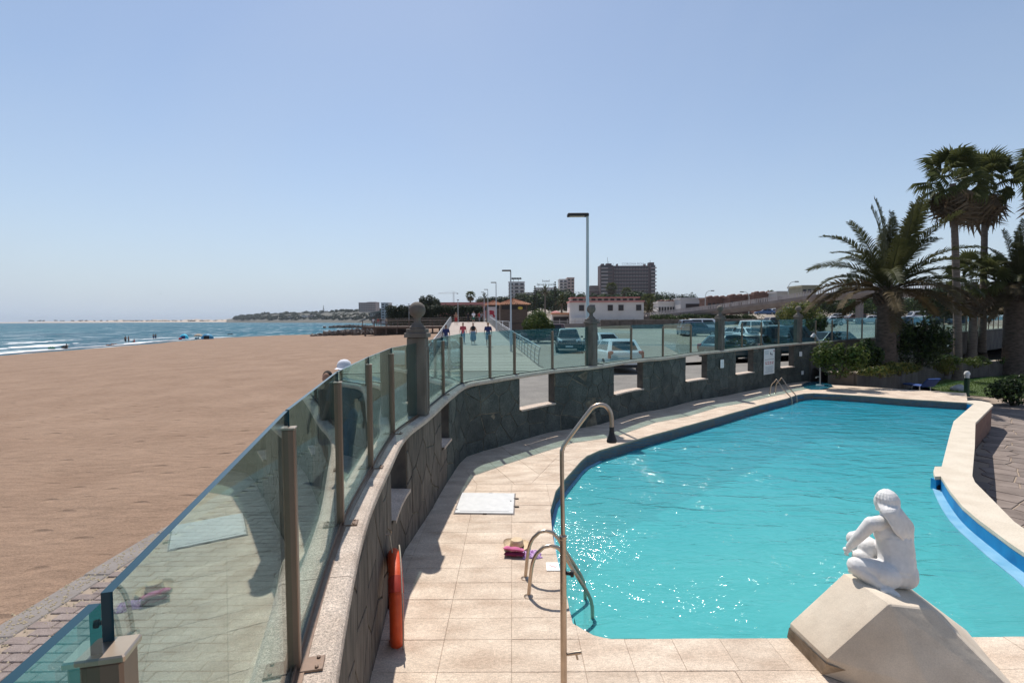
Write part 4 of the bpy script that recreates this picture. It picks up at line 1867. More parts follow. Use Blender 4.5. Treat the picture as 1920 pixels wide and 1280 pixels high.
m.lathe([(0.012, 0.0), (0.012, 0.004)], (hl[0].x * .95, -.3, 0.0215), 10)
m.obj('finger_hole', M_black, lid)
for (dx, dy) in ((hl[1].x + 0.04, 0.18), (hl[1].x + 0.04, -0.17), (0.05, hl[2].y + 0.025), (0.0, hl[0].y - 0.025)):
    m = MB()
    m.cbox((dx, dy, 0.012), (0.09, 0.022, 0.016) if abs(dx) > .2 else (0.06, 0.03, 0.014), 0.003)
    m.obj('hinge', M_oldwall, t)

# ------------------------------------------------------------------ hat, cloths, marker tile
hp = P(969, 1026, 0)
t = thing('straw_hat', 'straw hat with dark ribbon and upturned brim lying on the deck', 'hat', (hp.x, hp.y, 0), R(-12))
V, F2 = [], []
nn_ = 36
rings = [(0.088, 0.015), (0.105, 0.012), (0.13, 0.012), (0.155, 0.018), (0.168, 0.03)]
for k, (r_, z_) in enumerate(rings):
    for i in range(nn_):
        a = 2 * PI * i / nn_
        lift = 0.045 * max(0, math.cos(a - R(175))) ** 2 * (k / 4) ** 1.5 + 0.02 * max(0, math.cos(a)) ** 2 * (k / 4)
        V.append((r_ * 1.02 * math.cos(a), r_ * 1.14 * math.sin(a), z_ + lift))
for k in range(4):
    for i in range(nn_):
        F2.append((k * nn_ + i, (k + 1) * nn_ + i, (k + 1) * nn_ + (i + 1) % nn_, k * nn_ + (i + 1) % nn_))
mesh_np('brim', np.array(V), np.array(F2), M_straw, t, smooth=True)
m = MB()
m.lathe([(0.089, 0.012), (0.086, 0.05), (0.08, 0.095), (0.07, 0.108), (0.03, 0.104), (0.005, 0.102)], n=28)
smooth_by_angle(m.obj('crown', M_straw, t), 55)
m = MB()
m.lathe([(0.0915, 0.013), (0.0905, 0.036)], n=28)
m.obj('ribbon', M_ribbon, t)
kp = P(963, 1043, 0)
t = thing('pink_cushion', 'folded pink beach cloth propped on the deck in front of the hat', 'beach towel', (kp.x, kp.y, 0), R(-8))


def pillow(L_, W_, H_, c, mm, name, parent, rot=(0, 0, 0), nx=14, ny=6, wob=0.006):
    V, F3 = [], []
    for s_ in (1, -1):
        for j in range(ny + 1):
            for i in range(nx + 1):
                u, v = i / nx * 2 - 1, j / ny * 2 - 1
                h = (1 - abs(u) ** 6) * (1 - abs(v) ** 4)
                V.append((u * L_ / 2, v * W_ / 2, s_ * H_ / 2 * h + wob * math.sin(7 * u + 3 * v) * h))
    b = (nx + 1) * (ny + 1)
    for j in range(ny):
        for i in range(nx):
            a = j * (nx + 1) + i
            F3.append((a, a + 1, a + nx + 2, a + nx + 1))
            F3.append((b + a, b + a + nx + 1, b + a + nx + 2, b + a + 1))
    o = mesh_np(name, np.array(V), np.array(F3), mm, parent, smooth=True)
    o.location = c
    o.rotation_euler = rot
    return o


pillow(0.26, 0.10, 0.05, (0, 0.02, 0.085), M_pink, 'upper_fold', t, (R(-22), R(4), 0))
pillow(0.25, 0.09, 0.045, (0.01, -0.005, 0.036), M_pinkshade, 'lower_fold', t, (R(-12), 0, 0))  # the cloth's shadow, shaped as a dark fold
kp = P(997, 1041, 0)
t = thing('printed_cloth', 'crumpled purple and white printed cloth behind the ladder rails', 'cloth', (kp.x, kp.y, 0), R(6))
V, F2 = [], []
for j in range(13):
    for i in range(19):
        u, v = i / 18 * 2 - 1, j / 12 * 2 - 1
        e = max(0, 1 - max(abs(u), abs(v)) ** 4)
        V.append((u * 0.115 * (1 + .1 * math.sin(5 * v)), v * 0.085 * (1 + .15 * math.sin(4 * u)), 0.004 + e * (0.035 + 0.016 * math.sin(9 * u + 4 * v) + 0.012 * math.sin(13 * v - 5 * u))))
for j in range(12):
    for i in range(18):
        a = j * 19 + i
        F2.append((a, a + 1, a + 20, a + 19))
mesh_np('printed_folds', np.array(V), np.array(F2), M_purple, t, smooth=True)
tc_ = [P(*q_, 0) for q_ in ((1025, 1070.5), (1050, 1070.5), (1047, 1055.5), (1023.5, 1055.5))]
cc = sum(tc_, Vector()) / 4
t = thing('marker_tile', 'small white pool marker tile with a ring pictogram at the pool edge', 'tile', (cc.x, cc.y, 0))
m = MB()
m.prism(ccw([((p - cc).x, (p - cc).y) for p in tc_]), 0.001, 0.012)
m.obj('plate', M_white, t)
m = MB()
for i in range(24):
    a0, a1 = 2 * PI * i / 24, 2 * PI * (i + 1) / 24
    m.add([(0.05 * math.cos(a0), 0.045 * math.sin(a0), 0.0128), (0.05 * math.cos(a1), 0.045 * math.sin(a1), 0.0128), (0.043 * math.cos(a1), 0.039 * math.sin(a1), 0.0128), (0.043 * math.cos(a0), 0.039 * math.sin(a0), 0.0128)], [(3, 2, 1, 0)])
m.box((0, 0, 0.013), (0.085, 0.008, 0.0012), rz=R(-40))
m.sphere((-0.018, 0.012, 0.0125), (0.008, 0.007, 0.001), 8, 4)
m.box((0.0, -0.004, 0.0130), (0.045, 0.012, 0.001), rz=R(18))
m.obj('pictogram', mat('tile_print', (0.55, 0.35, 0.33), 0.7, scale=20), t)

# ------------------------------------------------------------------ cream block and statue
t = thing('cream_block', 'large faceted cream plaster block at the pool edge carrying the statue', 'plinth', (3.1, 4.2, 0))
O = Vector((3.1, 4.2, 0))
zt = 0.70
top = [P(1582, 1074, zt), P(1667, 1131, zt - 0.01), P(1749, 1140, zt - 0.06)]
top.append(Vector((top[2].x + 0.02, top[0].y + 0.03, zt - 0.02)))
n_ = (top[1] - P(1551, 1234, 0.19)).cross(top[2] - P(1551, 1234, 0.19))


def on_front(x, z):
    q_ = P(1551, 1234, 0.19)
    return Vector((x, q_.y - (n_.x * (x - q_.x) + n_.z * (z - q_.z)) / n_.y, z))


fn2 = Vector((3.60, 3.32, .15))
fn1 = P(1551, 1234, 0.19).lerp(fn2, .5)
bas = [P(1477, 1194, 0.0), P(1541, 1263, 0.0), Vector((fn1.x - .02, fn1.y - .05, 0)), Vector((fn2.x + .02, fn2.y - .05, 0)), P(1870, 1257, 0), P(1816, 1191, 0)]
sk = [P(1481, 1167, 0.17), P(1551, 1234, 0.19), fn1, fn2, P(1853, 1231, 0.16), P(1812, 1180, 0.1)]
V = [v - O for v in top + sk + bas]
m = MB()
fs = [(3, 2, 1, 0), (0, 1, 5, 4), (1, 6, 5), (1, 2, 7, 6), (2, 8, 7), (2, 3, 9, 8), (3, 0, 4, 9)]
for i in range(6):
    j = (i + 1) % 6
    fs.append((4 + i, 4 + j, 10 + j, 10 + i))
me = bpy.data.meshes.new('block')
bmx = bmesh.new()
vv = [bmx.verts.new(v) for v in V]
for f in fs:
    bmx.faces.new([vv[i] for i in f])
bmesh.ops.recalc_face_normals(bmx, faces=bmx.faces)
bmesh.ops.bevel(bmx, geom=list(bmx.edges), offset=0.016, segments=2, affect='EDGES', profile=0.6)
bmesh.ops.triangulate(bmx, faces=[f for f in bmx.faces if len(f.verts) > 4])
bmx.to_mesh(me)
bmx.free()
me.materials.append(M_rock)
bo = link(bpy.data.objects.new('block', me), t)
smooth_by_angle(bo, 17)
M_stain = mat('old_plaster', (0.17, 0.12, 0.075), 0.95, col2=(0.42, 0.33, 0.24), scale=7, detail=9, bump=0.6, bscale=30)
m = MB()
c0 = sum(bas, Vector()) / 6
m.add([((v - O) + ((v - c0).normalized()) * 0.006 + Vector((0, 0, .001))) for v in bas] + [((v - O) + (v - c0).normalized() * 0.006 - Vector((0, 0, 0.045))) + Vector((0, 0, 0.0)) for v in sk],
      [(i, (i + 1) % 6, 6 + (i + 1) % 6, 6 + i) for i in range(6)])
m.obj('worn_skirt', M_stain, t)

ST = P(1669, 1098, zt)
stz = zt - 0.012
st_t = thing('statue', 'white statue of a seated woman with long hair, seen from behind on the cream block', 'statue', (ST.x, ST.y, stz), R(0))
def sp(zx, zy, dy):
    """Statue joint from its place in the picture at a given depth behind the seat."""
    q_ = PY(1540 + zx / 4.923, 880 + zy / 4.923, ST.y + dy)
    return Vector((q_.x - ST.x, dy, q_.z - stz))


def C_(a, b, ra, rb):
    return ('cap', tuple(a), tuple(b), ra, rb)


def E_(c, r, rot=None):
    return ('ell', tuple(c), r, rot or Matrix.Identity(3))


hd = sp(592, 305, .17)
B = [E_(sp(695, 940, .06), (0.162, 0.125, 0.122)), E_(sp(612, 975, .02), (0.105, 0.102, 0.108)), E_(sp(775, 975, .02), (0.092, 0.098, 0.108)),
     C_(sp(695, 930, .06), sp(695, 790, .09), 0.138, 0.130), C_(sp(695, 790, .09), sp(670, 640, .13), 0.130, 0.134),
     E_(sp(665, 590, .14), (0.162, 0.100, 0.128), Ry(6)), E_(sp(625, 505, .145), (0.148, 0.068, 0.062), Ry(4)),
     C_(sp(490, 495, .13), sp(620, 480, .14), 0.056, 0.062), C_(sp(620, 480, .14), sp(770, 520, .14), 0.062, 0.056),
     E_(sp(560, 600, .22), (.055, .055, .055)), E_(sp(690, 600, .23), (.055, .055, .055)),
     C_(sp(615, 470, .145), sp(600, 370, .165), 0.058, 0.048),
     E_(hd, (0.074, 0.092, 0.098), Rz(16)), E_(hd + Vector((.004, .062, -.030)), (0.050, 0.044, 0.058)),
     C_(hd + Vector((.0, .104, -.005)), hd + Vector((-.002, .118, -.026)), .011, .014),
     E_(hd + Vector((.0, .100, -.062)), (.022, .014, .008)), E_(hd + Vector((.0, .088, -.085)), (.022, .02, .016)),
     # left arm round the raised knee
     C_(sp(462, 495, .125), sp(345, 620, .17), 0.056, 0.044), C_(sp(345, 620, .17), sp(262, 708, .24), 0.043, 0.031),
     E_(sp(236, 738, .265), (0.026, 0.036, 0.022), Rz(25)),
     # right arm in front
     C_(sp(780, 525, .15), sp(730, 650, .31), 0.052, 0.042), C_(sp(730, 650, .31), sp(470, 690, .46), 0.042, 0.030), E_(sp(400, 695, .47), (.045, .028, .026)),
     # raised right leg
     C_(sp(690, 900, .16), sp(345, 640, .36), 0.105, 0.074), C_(sp(345, 650, .36), sp(390, 800, .33), 0.074, 0.066), C_(sp(390, 800, .33), sp(330, 905, .34), 0.062, 0.042),
     E_(sp(300, 640, .36), (.060, .062, .066)), E_(sp(445, 725, .26), (.098, .080, .088)), E_(sp(390, 800, .24), (.095, .07, .062)), C_(sp(330, 915, .34), sp(270, 935, .42), .036, .024),
     # folded left leg
     C_(sp(610, 950, .06), sp(315, 880, .13), 0.105, 0.066), C_(sp(315, 895, .12), sp(460, 1000, .06), 0.062, 0.062), C_(sp(460, 1000, .06), sp(600, 1100, -.03), 0.060, 0.040),
     C_(sp(600, 1105, -.04), sp(690, 1160, -.09), .036, .030), C_(sp(600, 1105, -.04), sp(580, 1125, -.06), .034, .028)]
for k in range(4):                                            # fingers of the left hand
    a = sp(226 + 6 * k, 748 + 4 * k, .282 - .014 * k)
    b = a + Vector((-.003 + .002 * k, .010, -.026))
    c = b + Vector((.015, .010, -.018 + .002 * k))
    B += [C_(a, b, .0088, .008), C_(b, c, .008, .0065)]
B += [C_(sp(250, 725, .27), sp(285, 752, .29), .010, .008)]
for k in range(5):                                            # toes of the tucked foot
    a = sp(685 + 10 * k, 1172 - 3 * k, -.105 + .008 * k)
    B.append(C_(a, a + Vector((.022, -.016, -.006)), .011 - .001 * k, .0085 - .0008 * k))
body = figure(B, 0.0068, 'body', M_statue, st_t, 4, 14)
H = [E_(hd + Vector((.002, -.006, .010)), (0.078, 0.094, 0.093), Rz(16)), C_(sp(610, 370, .135), sp(720, 480, .075), .044, .046), C_(sp(720, 480, .075), sp(760, 560, .055), .046, .034)]
rh = random.Random(4)


def skull(th, ph, r_=.088):
    return hd + Vector((r_ * math.sin(th) * math.sin(ph), -.102 * math.sin(th) * math.cos(ph), .012 + .098 * math.cos(th)))


for k in range(12):
    u = k / 11
    w_ = rh.uniform(-1, 1)
    ph = R(-88 + 176 * u)
    pts = [skull(R(8), ph), skull(R(38), ph), skull(R(68), ph * .97), skull(R(94), ph * .84, .084)]
    b = sp(575 + 165 * u, 405 - 22 * u, .065 - .035 * math.sin(PI * u))
    c = sp(640 + 195 * u + 6 * w_, 500 + 8 * w_, .022 - .022 * math.sin(PI * u) + .03 * u)
    d_ = sp(690 + 160 * u - 7 * w_, 595 + 8 * w_, .008 - .016 * math.sin(PI * u) + .035 * u)
    e = sp(752 + 88 * u + 6 * w_, 672 + 62 * rh.uniform(-1, .6), .016 + .035 * u)
    pts = catmull(pts + [b, c, d_, e], .018)
    for i in range(len(pts) - 1):
        f_ = i / len(pts)
        rr0 = .0128 * (1.0 - .40 * f_) * (1 + .12 * math.sin(.9 * i + k))
        H.append(C_(pts[i], pts[i + 1], rr0, rr0))
hair = figure(H, 0.0052, 'hair', M_statue, st_t, 1, 8)

# ------------------------------------------------------------------ people
SK = [mat('skin_tan', (0.36, 0.19, 0.115), 0.6, var=0.06, scale=4), mat('skin_fair', (0.50, 0.30, 0.21), 0.6, var=0.06, scale=4), mat('skin_brown', (0.20, 0.10, 0.06), 0.6, var=0.06, scale=4)]
CLOTH = {}


def cloth(name, c):
    if name not in CLOTH:
        CLOTH[name] = mat('cloth_' + name, c, 0.9, var=0.15, scale=7, bump=0.2, bscale=25)
    return CLOTH[name]


navy, black_c, white_c = cloth('navy', (0.02, 0.03, 0.11)), cloth('black', (0.015, 0.014, 0.016)), cloth('white', (0.70, 0.70, 0.74))
pink_c, greyblue, green_c = cloth('coral', (0.48, 0.08, 0.10)), cloth('denim', (0.20, 0.27, 0.36)), cloth('green', (0.02, 0.13, 0.09))
red_c, beige_c, grey_c = cloth('red', (0.35, 0.03, 0.03)), cloth('beige', (0.42, 0.33, 0.24)), cloth('grey', (0.22, 0.22, 0.24))
hair_d, hair_l = cloth('dark_hair', (0.02, 0.013, 0.01)), cloth('grey_hair', (0.30, 0.24, 0.18))


def person(loc, head, hgt, label, skin=0, shirt=None, lower=None, low_m=None, hair=None, hat=None, pose='walk', group=None, wide=1.0, vox=0.03, bag=None, arms=0):
    t = thing('person', label, 'person', tuple(loc), head, group)
    k = hgt / 1.75
    st_ = 0.16 if pose == 'walk' else 0.03
    w = wide
    parts, sh, lo_ = [], [], []
    if pose in ('walk', 'stand'):
        hp_ = [(-0.095 * w, 0, 0.92), (0.095 * w, 0, 0.92)]
        kn = [(-0.10 * w, st_ * .7, 0.50), (0.10 * w, -st_ * .15, 0.49)]
        an = [(-0.10 * w, st_, 0.09), (0.105 * w, -st_ * 1.35, 0.12)]
        for h_, n_, a_ in zip(hp_, kn, an):
            parts += [('cap', h_, n_, 0.088 * w, 0.058), ('cap', n_, a_, 0.057, 0.038), ('cap', (a_[0], a_[1] - .02, a_[2] - .045), (a_[0] * 1.15, a_[1] + .15, a_[2] - .055), 0.042, 0.03)]
        parts += [('ell', (0, 0, 0.95), (0.165 * w, 0.115 * w, 0.13)), ('cap', (0, 0, 1.02), (0, 0, 1.16), 0.125 * w, 0.13 * w), ('ell', (0, 0.0, 1.27), (0.175 * w, 0.115 * w, 0.17)),
                  ('ell', (0, -.005, 1.40), (0.19, 0.085, 0.07)), ('cap', (0, 0, 1.42), (0, 0.01, 1.53), 0.06, 0.055),
                  ('ell', (0, 0.02, 1.63), (0.078, 0.098, 0.115)), ('cap', (0, 0.11, 1.62), (0, 0.125, 1.60), 0.014, 0.017), ('ell', (-.08, 0.02, 1.62), (.012, .022, .03)), ('ell', (.08, 0.02, 1.62), (.012, .022, .03))]
        for sx_, sw in ((-1, -1), (1, 1)):
            so = (0.19 * sx_, -.005, 1.39)
            if arms == 1:
                el = (0.31 * sx_, -0.03, 1.17)
                ha = (0.20 * sx_, 0.10, 0.98)
            else:
                el = (0.25 * sx_ * (1 + .15 * (w - 1)), -0.02 + sw * st_ * .35, 1.11)
                ha = (0.27 * sx_ * (1 + .15 * (w - 1)), 0.05 + sw * st_ * .9, 0.87)
            parts += [('cap', so, el, 0.05, 0.042), ('cap', el, ha, 0.041, 0.028), ('ell', (ha[0], ha[1] + .02, ha[2] - .06), (0.025, 0.035, 0.06))]
            for f_ in range(4):
                parts.append(('cap', (ha[0], ha[1] - .012 + .022 * f_, ha[2] - .10), (ha[0] * .97, ha[1] - .01 + .024 * f_, ha[2] - .165), 0.011, 0.009))
            parts.append(('cap', (ha[0], ha[1] + .045, ha[2] - .05), (ha[0] * .96, ha[1] + .075, ha[2] - .105), 0.012, 0.010))
            sh += [('cap', so, tuple(Vector(so).lerp(Vector(el), .75)), 0.066, 0.06)]
        sh += [('cap', (0, 0, 0.93), (0, 0, 1.17), 0.150 * w, 0.145 * w), ('ell', (0, 0, 1.27), (0.192 * w, 0.135 * w, 0.175)), ('ell', (0, -.005, 1.39), (0.205, 0.10, 0.075))]
        if lower == 'trousers':
            for h_, n_, a_ in zip(hp_, kn, an):
                lo_ += [('cap', h_, n_, 0.105 * w, 0.078), ('cap', n_, (a_[0], a_[1], a_[2] + .02), 0.076, 0.062)]
        elif lower == 'shorts':
            for h_, n_ in zip(hp_, kn):
                lo_ += [('cap', h_, tuple(Vector(h_).lerp(Vector(n_), .85)), 0.112 * w, 0.10)]
        elif lower == 'skirt':
            lo_ += [('cap', (0, 0, 0.95), (0, 0, 0.45), 0.165 * w, 0.20 * w)]
        if lower:
            lo_ += [('ell', (0, 0, 0.95), (0.182 * w, 0.135 * w, 0.135))]
        hz_ = (0, 0.02, 1.63)
    elif pose == 'sit':
        parts = [('ell', (0, 0, 0.13), (0.17, 0.13, 0.13)), ('cap', (0, 0, 0.2), (0, -.08, 0.5), 0.125, 0.14), ('ell', (0, -.08, 0.6), (0.185, 0.09, 0.07)), ('cap', (0, -.08, 0.62), (0, -.05, 0.72), 0.06, 0.055), ('ell', (0, -.03, 0.82), (0.08, 0.098, 0.115))]
        for sx_ in (-1, 1):
            parts += [('cap', (.09 * sx_, 0, .12), (.13 * sx_, .40, .38), .088, .06), ('cap', (.13 * sx_, .40, .38), (.12 * sx_, .62, .05), .056, .04), ('cap', (.12 * sx_, .62, .04), (.13 * sx_, .78, .05), .04, .03),
                      ('cap', (.19 * sx_, -.08, .58), (.26 * sx_, .08, .38), .05, .04), ('cap', (.26 * sx_, .08, .38), (.14 * sx_, .33, .36), .04, .03)]
        sh = [('cap', (0, 0, 0.15), (0, -.08, 0.5), 0.15, 0.158), ('ell', (0, -.08, 0.58), (0.2, 0.11, 0.08))]
        lo_ = [('ell', (0, 0, 0.13), (0.185, 0.145, 0.14))]
        hz_ = (0, -.03, 0.82)
    else:                                                     # lying on the back
        parts = [('ell', (0, 0, 0.11), (0.17, 0.15, 0.11)), ('cap', (0, .1, .12), (0, .42, .14), .12, .14), ('ell', (0, .5, .13), (.19, .08, .09)), ('cap', (0, .52, .13), (0, .62, .14), .06, .055), ('ell', (0, .72, .14), (.08, .11, .1))]
        for sx_ in (-1, 1):
            parts += [('cap', (.09 * sx_, 0, .11), (.11 * sx_, -.42, .14 + .12 * (sx_ > 0)), .088, .06), ('cap', (.11 * sx_, -.42, .14 + .12 * (sx_ > 0)), (.11 * sx_, -.82, .07), .056, .04), ('cap', (.11 * sx_, -.84, .06), (.12 * sx_, -.88, .2), .04, .03),
                      ('cap', (.19 * sx_, .48, .12), (.3 * sx_, .25, .06), .05, .04), ('cap', (.3 * sx_, .25, .06), (.27 * sx_, 0, .06), .04, .03)]
        lo_ = [('ell', (0, 0, 0.11), (0.185, 0.165, 0.125))]
        sh = []
        hz_ = (0, .72, .14)
    sc = lambda L_: [(q_[0],) + tuple((tuple(Vector(x) * k) if isinstance(x, (tuple, list, Vector)) else (x * k if isinstance(x, float) or isinstance(x, int) else x)) for x in q_[1:]) for q_ in L_]
    figure(sc(parts), vox, 'body', SK[skin], t, 2, 8)
    if shirt and sh:
        figure(sc(sh), vox, 'shirt', shirt, t, 2, 8)
    if low_m and lo_:
        figure(sc(lo_), vox, lower or 'shorts', low_m, t, 2, 8)
    hz_ = Vector(hz_)
    if hair:
        hp2 = [('ell', hz_ + Vector((0, -.022, .025)), (0.086, 0.096, 0.108))]
        if hair is hair_d and not hat and pose != 'lie' and skin != 2:
            hp2 += [('cap', hz_ + Vector((0, -.07, 0)), hz_ + Vector((0, -.085, -.17)), .06, .045)]
        figure(sc(hp2), vox * .8, 'hair', hair, t, 1, 8)
    if hat is white_c:
        m_ = MB()
        z_ = hz_ * k
        m_.lathe([(0.108 * k, 0.02 * k), (0.108 * k, 0.06 * k), (0.09 * k, 0.11 * k), (0.05 * k, 0.14 * k), (0.01, 0.148 * k)], (z_.x, z_.y - .015, z_.z), 18)
        m_.add([(z_.x - .08, z_.y + .07, z_.z + .03), (z_.x + .08, z_.y + .07, z_.z + .03), (z_.x + .06, z_.y + .19, z_.z + .015), (z_.x - .06, z_.y + .19, z_.z + .015)], [(0, 1, 2, 3)])
        smooth_by_angle(m_.obj('cap', hat, t), 60)
    elif hat:
        m_ = MB()
        z_ = hz_ * k
        m_.lathe([(0.165 * k, 0.045 * k), (0.17 * k, 0.05 * k), (0.098 * k, 0.062 * k), (0.092 * k, 0.11 * k), (0.06 * k, 0.14 * k), (0.01, 0.145 * k)], (z_.x, z_.y, z_.z), 16)
        smooth_by_angle(m_.obj('hat', hat, t), 50)
    if bag:
        m_ = MB()
        m_.cbox((0.33 * k, 0.02, 0.72 * k), (0.12, 0.30, 0.30), 0.03)
        m_.tube([(0.30 * k, -.08, .86 * k), (0.27 * k, 0.0, 1.25 * k), (0.30 * k, .10, .86 * k)], 0.012, 6)
        m_.obj('bag', bag, t)
    return t
# ------------------------------------------------------------------ plants
L_palm = leaf_mat('palm_leaf', (0.034, 0.040, 0.014), (0.095, 0.095, 0.038), 0.30, 0.5)
L_palmdry = leaf_mat('dry_palm_leaf', (0.050, 0.036, 0.018), (0.13, 0.097, 0.05), 0.15, 0.7)
L_fan = leaf_mat('fan_leaf', (0.045, 0.058, 0.018), (0.13, 0.14, 0.05), 0.32, 0.45)
L_dead = leaf_mat('dead_fan_leaf', (0.085, 0.060, 0.038), (0.21, 0.155, 0.10), 0.2, 0.85)
L_bush = leaf_mat('bush_leaf', (0.030, 0.055, 0.013), (0.085, 0.125, 0.032), 0.28, 0.4)
L_light = leaf_mat('light_bush_leaf', (0.06, 0.085, 0.016), (0.15, 0.17, 0.035), 0.32, 0.45)
L_dark = leaf_mat('dark_bush_leaf', (0.012, 0.024, 0.010), (0.035, 0.055, 0.02), 0.2, 0.4)
L_hedge = leaf_mat('hedge_leaf', (0.012, 0.021, 0.009), (0.034, 0.045, 0.018), 0.12, 0.6)
L_yellow = leaf_mat('yellowing_leaf', (0.12, 0.12, 0.03), (0.26, 0.23, 0.06), 0.3, 0.5)
L_far = leaf_mat('far_leaf', (0.028, 0.034, 0.017), (0.075, 0.08, 0.042), 0.1, 0.7, scale=0.2)
L_grass = leaf_mat('lawn_blade', (0.065, 0.115, 0.016), (0.14, 0.21, 0.035), 0.3, 0.6)
M_trunk = mat('palm_trunk', (0.055, 0.040, 0.030), 0.95, col2=(0.145, 0.105, 0.08), scale=4, bump=0.8, bscale=16, stretch=(1, 1, 3))
M_trunk2 = mat('fan_palm_trunk', (0.085, 0.066, 0.052), 0.95, col2=(0.19, 0.15, 0.12), scale=3, bump=0.6, bscale=20, stretch=(1, 1, 6))
M_bark = mat('tree_bark', (0.07, 0.05, 0.036), 0.95, var=0.3, scale=6, bump=0.6, bscale=25)


def frond_mesh(L_, e0, droop, seed, m, leaf=0.50, pairs=76, twist=0.0):
    r = random.Random(seed)
    pts = []
    x = z = 0.0
    e = e0
    n = 22
    for i in range(n + 1):
        pts.append((x, z, e))
        x += L_ / n * math.cos(e)
        z += L_ / n * math.sin(e)
        e -= droop / n * (0.5 + 1.2 * i / n)
    V, F2 = [], []
    # rachis
    for i, (x, z, e) in enumerate(pts):
        w = 0.035 * (1 - i / n) + 0.006
        V += [(x, -w, z), (x, w, z), (x - math.sin(e) * -w * .9, 0, z + math.cos(e) * -w * .9)]
    for i in range(n):
        a = i * 3
        F2 += [(a, a + 3, a + 4, a + 1), (a, a + 2, a + 5, a + 3), (a + 1, a + 4, a + 5, a + 2)]
    for k in range(pairs):
        t = 0.12 + 0.88 * (k + r.random() * .6) / pairs
        f = min(t * n, n - 0.001)
        i = int(f)
        g = f - i
        x = pts[i][0] + (pts[i + 1][0] - pts[i][0]) * g
        z = pts[i][1] + (pts[i + 1][1] - pts[i][1]) * g
        e = pts[i][2]
        ll = leaf * (0.35 + 0.65 * math.sin(PI * min(1, (t + .12) * .86))) * r.uniform(.8, 1.1)
        for s in (-1, 1):
            fwd = 0.62 + r.uniform(-.12, .12)
            up = 0.42 + r.uniform(-.25, .22)
            d = Vector((math.cos(e) * fwd - math.sin(e) * up * .7, s * 0.72, math.sin(e) * fwd + math.cos(e) * up * .7)).normalized()
            tip = Vector((x, 0, z)) + d * ll + Vector((0, 0, -ll * .22))
            mid_ = Vector((x, 0, z)) + d * ll * .5
            w = 0.024
            ax = Vector((math.cos(e), 0, math.sin(e)))
            b = len(V)
            o = Vector((x, 0, z))
            V += [o - ax * w * .7, o + ax * w * .7, mid_ + ax * w, mid_ - ax * w, tip]
            F2 += [(b, b + 1, b + 2, b + 3), (b + 3, b + 2, b + 4, b + 4)]
    F4 = np.array([f if len(f) == 4 else (f[0], f[1], f[2], f[2]) for f in F2])
    me = bpy.data.meshes.new('frond')
    me.from_pydata([tuple(v) for v in V], [], [tuple(dict.fromkeys(f)) for f in F4.tolist()])
    me.materials.append(m)
    me.update()
    return me


FRONDS = {}
for q, (e0, dr) in enumerate([(86, 22), (74, 44), (60, 66), (46, 80), (32, 86), (18, 74), (2, 56), (-25, 40)]):
    FRONDS[q] = [frond_mesh(3.5 - .12 * q, R(e0), R(dr), 100 + q * 3 + s, L_palm if q < 5 else L_palmdry) for s in range(2)]


def palm_trunk(h, r0, r1, m, lean=(0, 0), rows=70, n=26, amp=0.05, flare=0.12):
    V, F2 = [], []
    for j in range(rows + 1):
        t = j / rows
        rr = r0 + (r1 - r0) * t + flare * math.exp(-t * h / .35)
        cx, cy = lean[0] * t ** 1.3, lean[1] * t ** 1.3
        for i in range(n):
            a = 2 * PI * i / n
            ph = (i / n * 13 + (j * .5))
            d = amp * (abs(math.sin(PI * ph)) * abs(math.sin(PI * j / 2.0 + .4)) - .4) + random.uniform(-.12, .12) * amp
            V.append((cx + (rr + d) * math.cos(a), cy + (rr + d) * math.sin(a), h * t))
    for j in range(rows):
        for i in range(n):
            i2 = (i + 1) % n
            F2.append((j * n + i, j * n + i2, (j + 1) * n + i2, (j + 1) * n + i))
    return np.array(V), np.array(F2)


def date_palm(base, h, r, label, nf=58, scale=1.0, wind=(0.2, 0.0), seed=3):
    rr = random.Random(seed)
    t = thing('date_palm', label, 'palm tree', tuple(base))
    V, F2 = palm_trunk(h, r * 1.0, r * .92, M_trunk)
    mesh_np('trunk', V, F2, M_trunk, t, smooth=False)
    m = MB()                                                 # cut leaf bases under the crown
    for k in range(90):
        a = k * 2.39996
        z = h - 0.55 + 0.75 * k / 90
        d = Vector((math.cos(a), math.sin(a), 0))
        p0 = d * r * (.9 - .5 * max(0, k / 90 - .5)) + Vector((0, 0, z))
        p1 = p0 + d * rr.uniform(.12, .28) + Vector((0, 0, rr.uniform(.1, .22)))
        m.tube([p0, p1], [0.075, 0.035], 5)
    m.obj('leaf_bases', M_trunk, t)
    for k in range(nf):
        u = k / (nf - 1)
        q = min(7, max(0, int(u ** 1.0 * 7.4 + rr.uniform(-.6, .6))))
        o = bpy.data.objects.new('frond', rr.choice(FRONDS[q]))
        a = k * 2.39996 + rr.uniform(-.25, .25)
        o.location = (0.14 * math.cos(a), 0.14 * math.sin(a), h + 0.12 + .22 * (1 - u))
        s = scale * rr.uniform(.86, 1.08)
        o.scale = (s, s, s)
        M_ = Matrix.Rotation(wind[0] * (.5 + .5 * (q < 5)), 4, 'Y') @ Matrix.Rotation(a, 4, 'Z') @ Matrix.Rotation(rr.uniform(-.35, .35), 4, 'X')
        o.rotation_euler = M_.to_euler()
        link(o, t)
    return t


